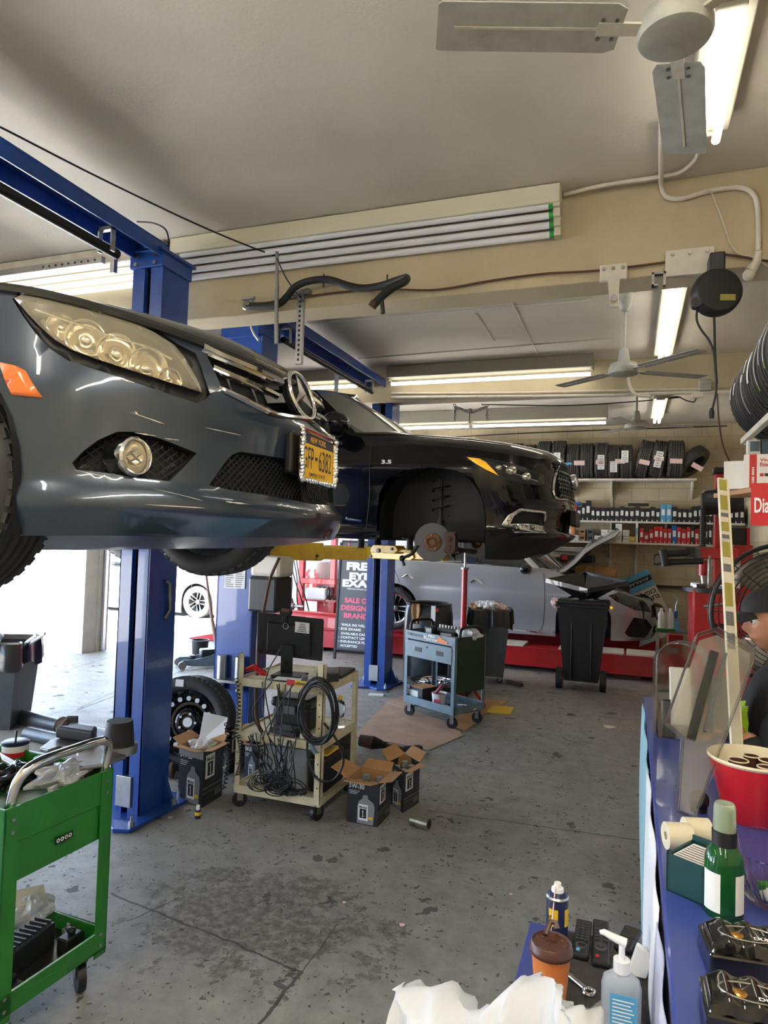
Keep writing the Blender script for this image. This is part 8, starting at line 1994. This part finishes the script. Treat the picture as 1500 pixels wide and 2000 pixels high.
t, A, B_ = plate('long cream rail bracket bolted on the near beam above the strip light', (1299, 494), (1394, 536))
t, A, B_ = plate('cream bracket with a tapered arm left of the long rail bracket', (1172, 522), (1225, 548))
P = [at(x, y, Y=3.7) for x, y in ((1186, 538), (1211, 538), (1207, 598), (1191, 598))]; MB().loft([[p + V((0, q, 0)) for p in P] for q in (0, .04)], smooth=False).build('arm', 'off_white', t, W=True)
p = at(1199, 583, Y=3.69); MB().cyl(p, p - V((0, .015, 0)), .018, 16).build('eye', 'galvanised', t, W=True)
t = thing('c_clamp', 'small metal hook bracket hanging left of the strip light', 'bracket', at(1285, 550, Y=3.75)); A = at(1273, 535, Y=3.72); MB().b2((A.x, 3.7, A.z - .07), (A.x + .012, 3.74, A.z)).b2((A.x + .055, 3.7, A.z - .07), (A.x + .067, 3.74, A.z)).b2((A.x, 3.7, A.z - .01), (A.x + .067, 3.74, A.z)).b2((A.x, 3.7, A.z - .07), (A.x + .03, 3.74, A.z - .062)).build('hook', 'dull_steel', t, W=True)
p = at(1468, 525, Y=3.7); t = thing('conduit_fitting', 'cream angled conduit fitting on the beam at the right', 'conduit', p); MB().tube([at(1482, 492, Y=3.69), at(1478, 512, Y=3.69), at(1465, 530, Y=3.69)], .03, 12, rs=[.018, .022, .028]).ball(at(1463, 537, Y=3.69), .03, 12).build('fitting', 'off_white', t, W=True)
# conduits
def conduit(label, pts, r=.012, m='off_white', name='conduit', cat='conduit'):
    return tag(MB().tube(spline(pts, 8), r, 10).build(name, m), label, cat)
conduit('pale conduit from the unlit fixture up to the twin tubes', [at(x, y, Z=3.58) for x, y in ((1102, 380), (1180, 362), (1290, 345), (1330, 335), (1358, 312), (1368, 285))], .011)
conduit('pale conduit that drops beside the fan, bends and ends on the beam', [at(1292, 240, Z=3.58), at(1291, 300, Z=3.58), at(1291, 335, Z=3.575), at(1292, 362, Y=3.715), at(1300, 383, Y=3.72), at(1330, 388, Y=3.72), at(1380, 374, Y=3.72), at(1440, 366, Y=3.72), at(1470, 378, Y=3.72), at(1480, 410, Y=3.72), at(1481, 490, Y=3.72)], .0125)
conduit('thin grey wire sagging down the beam at the upper right', [at(x, y, Y=3.71) for x, y in ((1372, 376), (1388, 375), (1400, 400), (1415, 440), (1428, 478), (1445, 496), (1470, 502), (1500, 520))], .004, 'fixture_paint', 'wire', 'wire')
conduit('brown wire running along the lower edge of the near beam', [at(x, y, Y=3.72) for x, y in ((480, 598), (560, 585), (650, 572), (750, 565), (850, 566), (960, 548), (1060, 535), (1170, 528), (1300, 512), (1400, 497), (1500, 510))], .006, 'brown', 'wire', 'wire')
conduit('cream conduit along the second beam', [at(x, y, Y=7.27) for x, y in ((765, 776), (900, 775), (1050, 774), (1200, 772), (1300, 768), (1400, 766), (1480, 765))], .018)
conduit('upper cream conduit along the second beam', [at(x, y, Y=7.27) for x, y in ((765, 768), (1000, 767), (1250, 762), (1365, 760))], .012)
p = at(1377, 753, Y=7.26); t = thing('junction_box', 'grey junction box on the second beam', 'junction box', p); MB().box(p, (.11, .05, .11)).build('box_body', 'galvanised', t, W=True, bevel=.004); MB().box(at(1362, 772, Y=7.24), (.1, .05, .05)).build('outlet_box', 'off_white', t, W=True, bevel=.004)
conduit('black wire sagging from the outlet on the second beam', [at(x, y, Y=7.2) for x, y in ((1310, 776), (1325, 775), (1340, 782), (1355, 785), (1360, 778))], .006, 'black', 'wire', 'wire')
conduit('black wire strung across the far wall above the tire shelf', [at(x, y, Y=11.36) for x, y in ((760, 862), (950, 850), (1100, 843), (1250, 838), (1420, 832))], .008, 'black', 'wire', 'wire')
conduit('black wire crossing below the far strip light', [at(x, y, Y=9.2) for x, y in ((940, 790), (1100, 792), (1230, 785), (1330, 776))], .008, 'black', 'wire', 'wire')
conduit('curved cream pipe beside the middle fan', [at(x, y, Y=7.2) for x, y in ((1228, 720), (1228, 745), (1236, 765), (1250, 773), (1270, 774))], .015)
# flexible exhaust hose along the beam
t = thing('black_hose', 'thick black hose tied along the near beam with its end drooping', 'hose', on_beam(650, 560)); pts = [at(x, y, Y=yv) for x, y, yv in ((490, 598, 3.66), (540, 595, 3.64), (560, 580, 3.64), (575, 562, 3.64), (600, 550, 3.64), (640, 546, 3.64), (680, 558, 3.64), (710, 563, 3.64), (745, 558, 3.62), (775, 548, 3.58), (793, 543, 3.5), (790, 550, 3.42), (770, 560, 3.4), (750, 575, 3.4), (730, 595, 3.4))]
MB().tube(spline(pts, 7), .022, 12).build('hose_body', 'rubber', t, W=True)
A = at(745, 580, Y=3.4); MB().tube([A, at(748, 612, Y=3.4)], .012, 8).build('tie_end', 'black_plastic', t, W=True); MB().tube([at(733, 590, Y=3.4), at(726, 600, Y=3.4)], .024, 12).build('open_end', 'dark_rust', t, W=True)
for x, y in ((632, 548), (756, 550)): p = at(x, y, Y=3.64); MB().tube([p + V((0, 0, -.04)), p + V((0, 0, .04))], .005, 6).build('cable_tie', 'black_plastic', t, W=True)
# hanging pipe, strut, door opener rail and brackets
conduit('thin steel pipe hanging from the ceiling in front of the beam', [at(541, 492, Y=3.6), at(541, 560, Y=3.6)], .011, 'dull_steel', 'hanging_pipe', 'pipe'); conduit('lower length of the hanging steel pipe, behind the grille', [at(541, 560, Y=3.6), at(540, 590, Y=3.6), at(540, 672, Y=3.6)], .013, 'dull_steel', 'hanging_pipe', 'pipe')
t = thing('perforated_strut', 'vertical perforated steel strut behind the grey hood', 'strut', at(592, 570, Y=3.9)); A = at(590, 568, Y=3.72); B_ = at(592, 712, Y=3.72); MB().b2((A.x - .022, 3.7, B_.z), (A.x + .022, 3.725, A.z)).b2((A.x - .06, 3.69, A.z - .03), (A.x + .06, 3.74, A.z)).build('channel', 'galvanised', t, W=True)
q = MB()
for k in range(14): q.b2((A.x - .006, 3.698, B_.z + .02 + k * .03), (A.x + .006, 3.7, B_.z + .035 + k * .03))
q.build('slot', 'black', t, W=True)
p = at(485, 595, Y=3.7); t = thing('pipe_clamp', 'twisted steel clamp at the left end of the black hose', 'clamp', p); MB().torus((0, 0, 0), .035, .008, 24, 6, TR(p) @ RO(1.2, 4, 'X')).box(p + V((0, .0, .04)), (.09, .02, .015)).build('clamp_body', 'galvanised', t, W=True)
conduit('white flexible conduit looping down behind the grille', [at(x, y, Y=4.4) for x, y in ((487, 605), (488, 630), (495, 650), (505, 665))], .008)
conduit('thin black cable slung across the near ceiling', [at(-60, 222, Z=3.5), at(0, 248, Z=3.5), at(200, 350, Z=3.48), at(400, 445, Z=3.46), at(540, 500, Z=3.45), at(597, 505, Z=3.5)], .005, 'black', 'cable', 'cable')
conduit('thin black cable dropping from the hanging pipe to the strut', [at(541, 505, Y=3.55), at(560, 545, Y=3.6), at(592, 590, Y=3.68)], .004, 'black', 'cable', 'cable')
conduit('thin black cable arching over the near blue post', [at(268, 433, Y=3.3), at(300, 436, Y=3.3), at(322, 447, Y=3.3), at(329, 465, Y=3.3), at(329, 482, Y=3.32)], .005, 'black', 'cable', 'cable')
t = thing('door_opener_rail', 'dark perforated rail with brackets above the grey hood at the left', 'rail', at(100, 515, Y=3.3)); A = at(-40, 541, Y=3.2); B_ = at(202, 508, Y=3.2); d = B_ - A; F = frame(A, d, (0, 0, 1)); MB().b2((0, -.02, -.015), (d.length, .02, .015), F).build('rail', 'dull_steel', t, W=True)
F2 = F; q = MB()
for k in range(9): q.cyl(F @ V((d.length * (.55 + k * .05), 0, .016)), F @ V((d.length * (.55 + k * .05), 0, -.016 + .033)), .008, 10)
q.build('hole', 'black', t, W=True); MB().b2((d.length * .0, .02, -.02), (d.length * .08, .1, .0), F).build('end_bracket', 'galvanised', t, W=True)
A = at(228, 470, Y=3.25); t = thing('hanger_bracket', 'galvanised angle bracket left of the near post top', 'bracket', A); MB().tube([at(200, 440, Y=3.25), at(232, 488, Y=3.25)], .008, 6).b2((A.x - .015, 3.22, at(228, 535, Y=3.25).z), (A.x + .015, 3.25, A.z)).build('bracket_body', 'galvanised', t, W=True)
A = at(670, 715, Y=6.6); t = thing('hanger_bracket', 'galvanised triangular bracket under the far blue beam', 'bracket', A); MB().tube([at(665, 717, Y=6.6), at(683, 740, Y=6.6)], .012, 6).b2((at(683, 0, Y=6.6).x - .02, 6.58, at(683, 770, Y=6.6).z), (at(683, 0, Y=6.6).x + .02, 6.6, at(683, 717, Y=6.6).z)).b2((at(663, 715, Y=6.6).x, 6.58, at(663, 718, Y=6.6).z), (at(684, 715, Y=6.6).x, 6.6, at(663, 714, Y=6.6).z)).build('bracket_body', 'galvanised', t, W=True)
t = thing('chain_hanger', 'curved steel hanger with two chains below the second beam', 'hanger', at(920, 800, Y=7.9)); pts = [at(x, y, Y=7.6) for x, y in ((888, 795), (898, 798), (910, 803), (918, 806), (928, 803), (940, 798), (950, 795))]; MB().tube(spline(pts, 5), .02, 8, flat=.6).ball(at(918, 803, Y=7.6), .03, 10).build('yoke', 'galvanised', t, W=True)
for x in (888, 951):
    a = at(x, 792, Y=7.6)
    for k in range(7): MB().torus((0, 0, 0), .016, .005, 12, 5, TR(a - V((0, 0, .026 * k))) @ RO((k % 2) * PI / 2, 4, 'Z') @ RO(PI / 2, 4, 'X')).build('chain_link', 'dull_steel', t, W=True)
for x, y, r, lb in ((785, 1807, .012, 'pale chip on the floor left of the spray can'), (907, 1945, .01, 'pale chip on the floor above the plastic bag'), (998, 1747, .008, 'tiny tan chip on the bare floor'), (672, 1763, .008, 'pale crumb beside the broken floor patch'), (332, 1597, .012, 'white stub on the floor by the near post base'), (1190, 1420, .05, 'pale flat paint flake near the wheeled bin')):
    p = at(x, y, Z=0); tag(MB().prism([(p.x + r * cos(a) * (1 + .3 * sin(3 * a)), p.y + r * sin(a)) for a in [PI * k / 6 for k in range(12)]], .0005, .003).build('debris_chip', 'pink_label' if r < .05 else 'off_white'), lb, 'chip')
mat('skin', (.42, .2, .12), .5); mat('jacket', (.008, .008, .009), .75, bump=.3, bscale=30); mat('jeans', (.03, .04, .07), .8); mat('hair', (.02, .012, .008), .6); mat('leather', (.12, .06, .04), .45, bump=.3, bscale=40)
H0 = at(1508, 1212, Y=2.95)                      # centre of the head
hx, hy, hz = H0
t = thing('person', 'person in a black cap and dark jacket seated behind the counter, looking left', 'person', (hx + .12, hy + .05, 0))
def skin_mesh(name, verts, edges, radii, m, root=0, sub=2, parent=None):
    me = bpy.data.meshes.new(name); inv = wmat(t).inverted(); me.from_pydata([tuple(inv @ V(v)) for v in verts], edges, []); me.materials.append(MT[m])
    o = bpy.data.objects.new(name, me); COL.objects.link(o); o.parent = t
    s = o.modifiers.new('skin', 'SKIN'); s.use_smooth_shade = True
    for i, r in enumerate(radii): me.skin_vertices[0].data[i].radius = (r, r) if not isinstance(r, tuple) else r; me.skin_vertices[0].data[i].use_root = (i == root)
    q = o.modifiers.new('sub', 'SUBSURF'); q.levels = sub; q.render_levels = sub
    return o
sx = hx + .05; sy = hy + .08
vb = [(sx, sy, .62), (sx, sy, .8), (sx - .01, sy, .98), (sx - .04, sy, 1.12), (hx + .06, hy + .02, 1.2), (hx + .04, hy + .01, hz - .12), (hx + .02, hy, hz - .04),
      (sx, sy - .2, 1.1), (sx - .1, sy - .26, .9), (sx - .16, sy - .2, 1.03), (sx, sy + .2, 1.1), (sx - .08, sy + .27, .9), (sx - .16, sy + .2, 1.03),
      (sx - .1, sy - .1, .6), (sx - .2, sy - .12, .58), (sx - .2, sy - .12, .1), (sx - .1, sy + .1, .6), (sx - .2, sy + .12, .58), (sx - .2, sy + .12, .1)]
eb = [(0, 1), (1, 2), (2, 3), (3, 4), (4, 5), (5, 6), (3, 7), (7, 8), (8, 9), (3, 10), (10, 11), (11, 12), (0, 13), (13, 14), (14, 15), (0, 16), (16, 17), (17, 18)]
rb_ = [.14, .13, .14, .13, .06, .055, .05, .075, .055, .04, .075, .055, .04, .09, .075, .05, .09, .075, .05]
skin_mesh('body', vb, eb, rb_, 'skin')
jb = [(sx, sy, .68), (sx, sy, .85), (sx - .01, sy, 1.0), (sx - .03, sy, 1.13), (hx + .07, hy + .02, 1.22), (sx, sy - .2, 1.12), (sx - .1, sy - .27, .9), (sx - .14, sy - .21, 1.02), (sx, sy + .2, 1.12), (sx - .08, sy + .28, .9), (sx - .14, sy + .21, 1.02)]
skin_mesh('jacket', jb, [(0, 1), (1, 2), (2, 3), (3, 4), (3, 5), (5, 6), (6, 7), (3, 8), (8, 9), (9, 10)], [.165, .16, .165, .155, .085, .095, .075, .055, .095, .075, .055], 'jacket')
jn = [(sx, sy, .64), (sx - .1, sy - .11, .61), (sx - .2, sy - .12, .59), (sx - .2, sy - .12, .12), (sx - .1, sy + .11, .61), (sx - .2, sy + .12, .59), (sx - .2, sy + .12, .12)]
skin_mesh('trousers', jn, [(0, 1), (1, 2), (2, 3), (0, 4), (4, 5), (5, 6)], [.17, .11, .09, .065, .11, .09, .065], 'jeans')
# head looking to the left and a little down
HM = TR(H0) @ RO(math.radians(200), 4, 'Z') @ RO(.15, 4, 'Y')
def head(u, v):
    a = u * 2 * PI; b = (v - .5) * PI; c = cos(b); x = cos(a) * c; y = sin(a) * c; z = sin(b)
    r = V((x * .098, y * .076, z * .12))
    if z < 0: r.x *= 1 - .12 * z * z; r.y *= 1 + .32 * z * (1 if z > -1 else 1)
    if x > 0:
        r.x += .022 * math.exp(-((y / .16) ** 2) - ((z + .12) / .16) ** 2)           # nose
        r.x += .006 * math.exp(-((y / .3) ** 2) - ((z + .48) / .09) ** 2) + .008 * math.exp(-((y / .35) ** 2) - ((z + .8) / .15) ** 2)
        r.x -= .008 * (math.exp(-(((abs(y) - .38) / .16) ** 2) - ((z - .08) / .1) ** 2))
    return HM @ r
MB().grid(head, 64, 48).build('head', 'skin', t, W=True)
for s in (-1, 1):
    MB().ball((.083, s * .03, .01), .011, 12, M=HM).build('eye', 'white', t, W=True); MB().ball((.0925, s * .03, .01), .005, 10, M=HM).build('pupil', 'hair', t, W=True)
    MB().torus((0, 0, 0), .02, .007, 16, 6, HM @ TR((0, s * .077, -.01)) @ RO(PI / 2, 4, 'X') @ DG((.7, 1.2, 1, 1))).build('ear', 'skin', t, W=True)
    MB().box((.093, s * .03, .032), (.006, .03, .006), M=HM).build('eyebrow', 'hair', t, W=True, bevel=.002)
MB().box((.1, 0, -.058), (.006, .038, .008), M=HM).build('lips', 'pink_label', t, W=True, bevel=.003)
MB().grid(lambda u, v: HM @ V(((-.012 + .1 * cos(2 * PI * u) * cos(v * 1.4)), .082 * sin(2 * PI * u) * cos(v * 1.4), .005 + .03 * (1 - v) * 0 + (.125 * sin(v * 1.4)) if cos(2 * PI * u) < .35 else .05 + .08 * sin(v * 1.4))), 40, 14).build('hair', 'hair', t, W=True)
MB().grid(lambda u, v: HM @ V((.104 * cos(2 * PI * u) * cos(v * 1.5), .086 * sin(2 * PI * u) * cos(v * 1.5), .045 + .085 * sin(v * 1.5))), 40, 14).build('cap', 'jacket', t, W=True)
MB().grid(lambda u, v: HM @ V((.09 + .085 * v * cos((u - .5) * 1.6), .08 * sin((u - .5) * 2.2) * (1 - .15 * v), .048 - .012 * v - .02 * (2 * u - 1) ** 2)), 16, 6).build('cap_brim', 'jacket', t, W=True, solid=.003)
# hands: palm, four fingers and a thumb, resting on the lap
for s, wr in ((-1, V((sx - .15, sy - .2, 1.03))), (1, V((sx - .15, sy + .2, 1.03)))):
    pv = [wr, wr + V((-.05, 0, .005)), wr + V((-.085, 0, .0))]; vs = [wr, wr + V((-.045, 0, 0))]; es = [(0, 1)]; rs = [.028, .03]
    for k in range(4):
        o = wr + V((-.075, (k - 1.5) * .02, .004)); L = (.07, .08, .075, .058)[k]
        b = len(vs); vs += [o, o + V((-L * .45, (k - 1.5) * .003, -.003)), o + V((-L * .8, (k - 1.5) * .004, -.016)), o + V((-L, (k - 1.5) * .004, -.03))]; es += [(1, b), (b, b + 1), (b + 1, b + 2), (b + 2, b + 3)]; rs += [.0125, .0095, .0085, .007]
    b = len(vs); vs += [wr + V((-.03, -s * .03, -.004)), wr + V((-.055, -s * .045, -.008)), wr + V((-.08, -s * .05, -.014))]; es += [(1, b), (b, b + 1), (b + 1, b + 2)]; rs += [.014, .011, .008]
    skin_mesh('hand', vs, es, rs, 'skin')
ch = thing('office_chair', 'brown leather chair behind the person at the counter', 'chair', (sx + .25, sy + .05, 0))
MB().grid(lambda u, v: V((sx + .2 + .05 * sin(u * PI), sy - .25 + .5 * u, .62 + .62 * v - .06 * (2 * u - 1) ** 2 * v)), 16, 12).build('backrest', 'leather', ch, W=True, solid=.07)
MB().b2((sx - .14, sy - .24, .44), (sx + .22, sy + .24, .5)).build('seat', 'leather', ch, W=True, bevel=.03); MB().cyl((sx, sy, .08), (sx, sy, .44), .03, 12).build('column', 'dull_steel', ch, W=True)
for k in range(5):
    a = 2 * PI * k / 5; MB().tube([(sx, sy, .1), (sx + .28 * cos(a), sy + .28 * sin(a), .06)], .018, 8).cyl((sx + .28 * cos(a), sy + .28 * sin(a) - .015, .03), (sx + .28 * cos(a), sy + .28 * sin(a) + .015, .03), .03, 14).build('leg', 'black_plastic', ch, W=True)
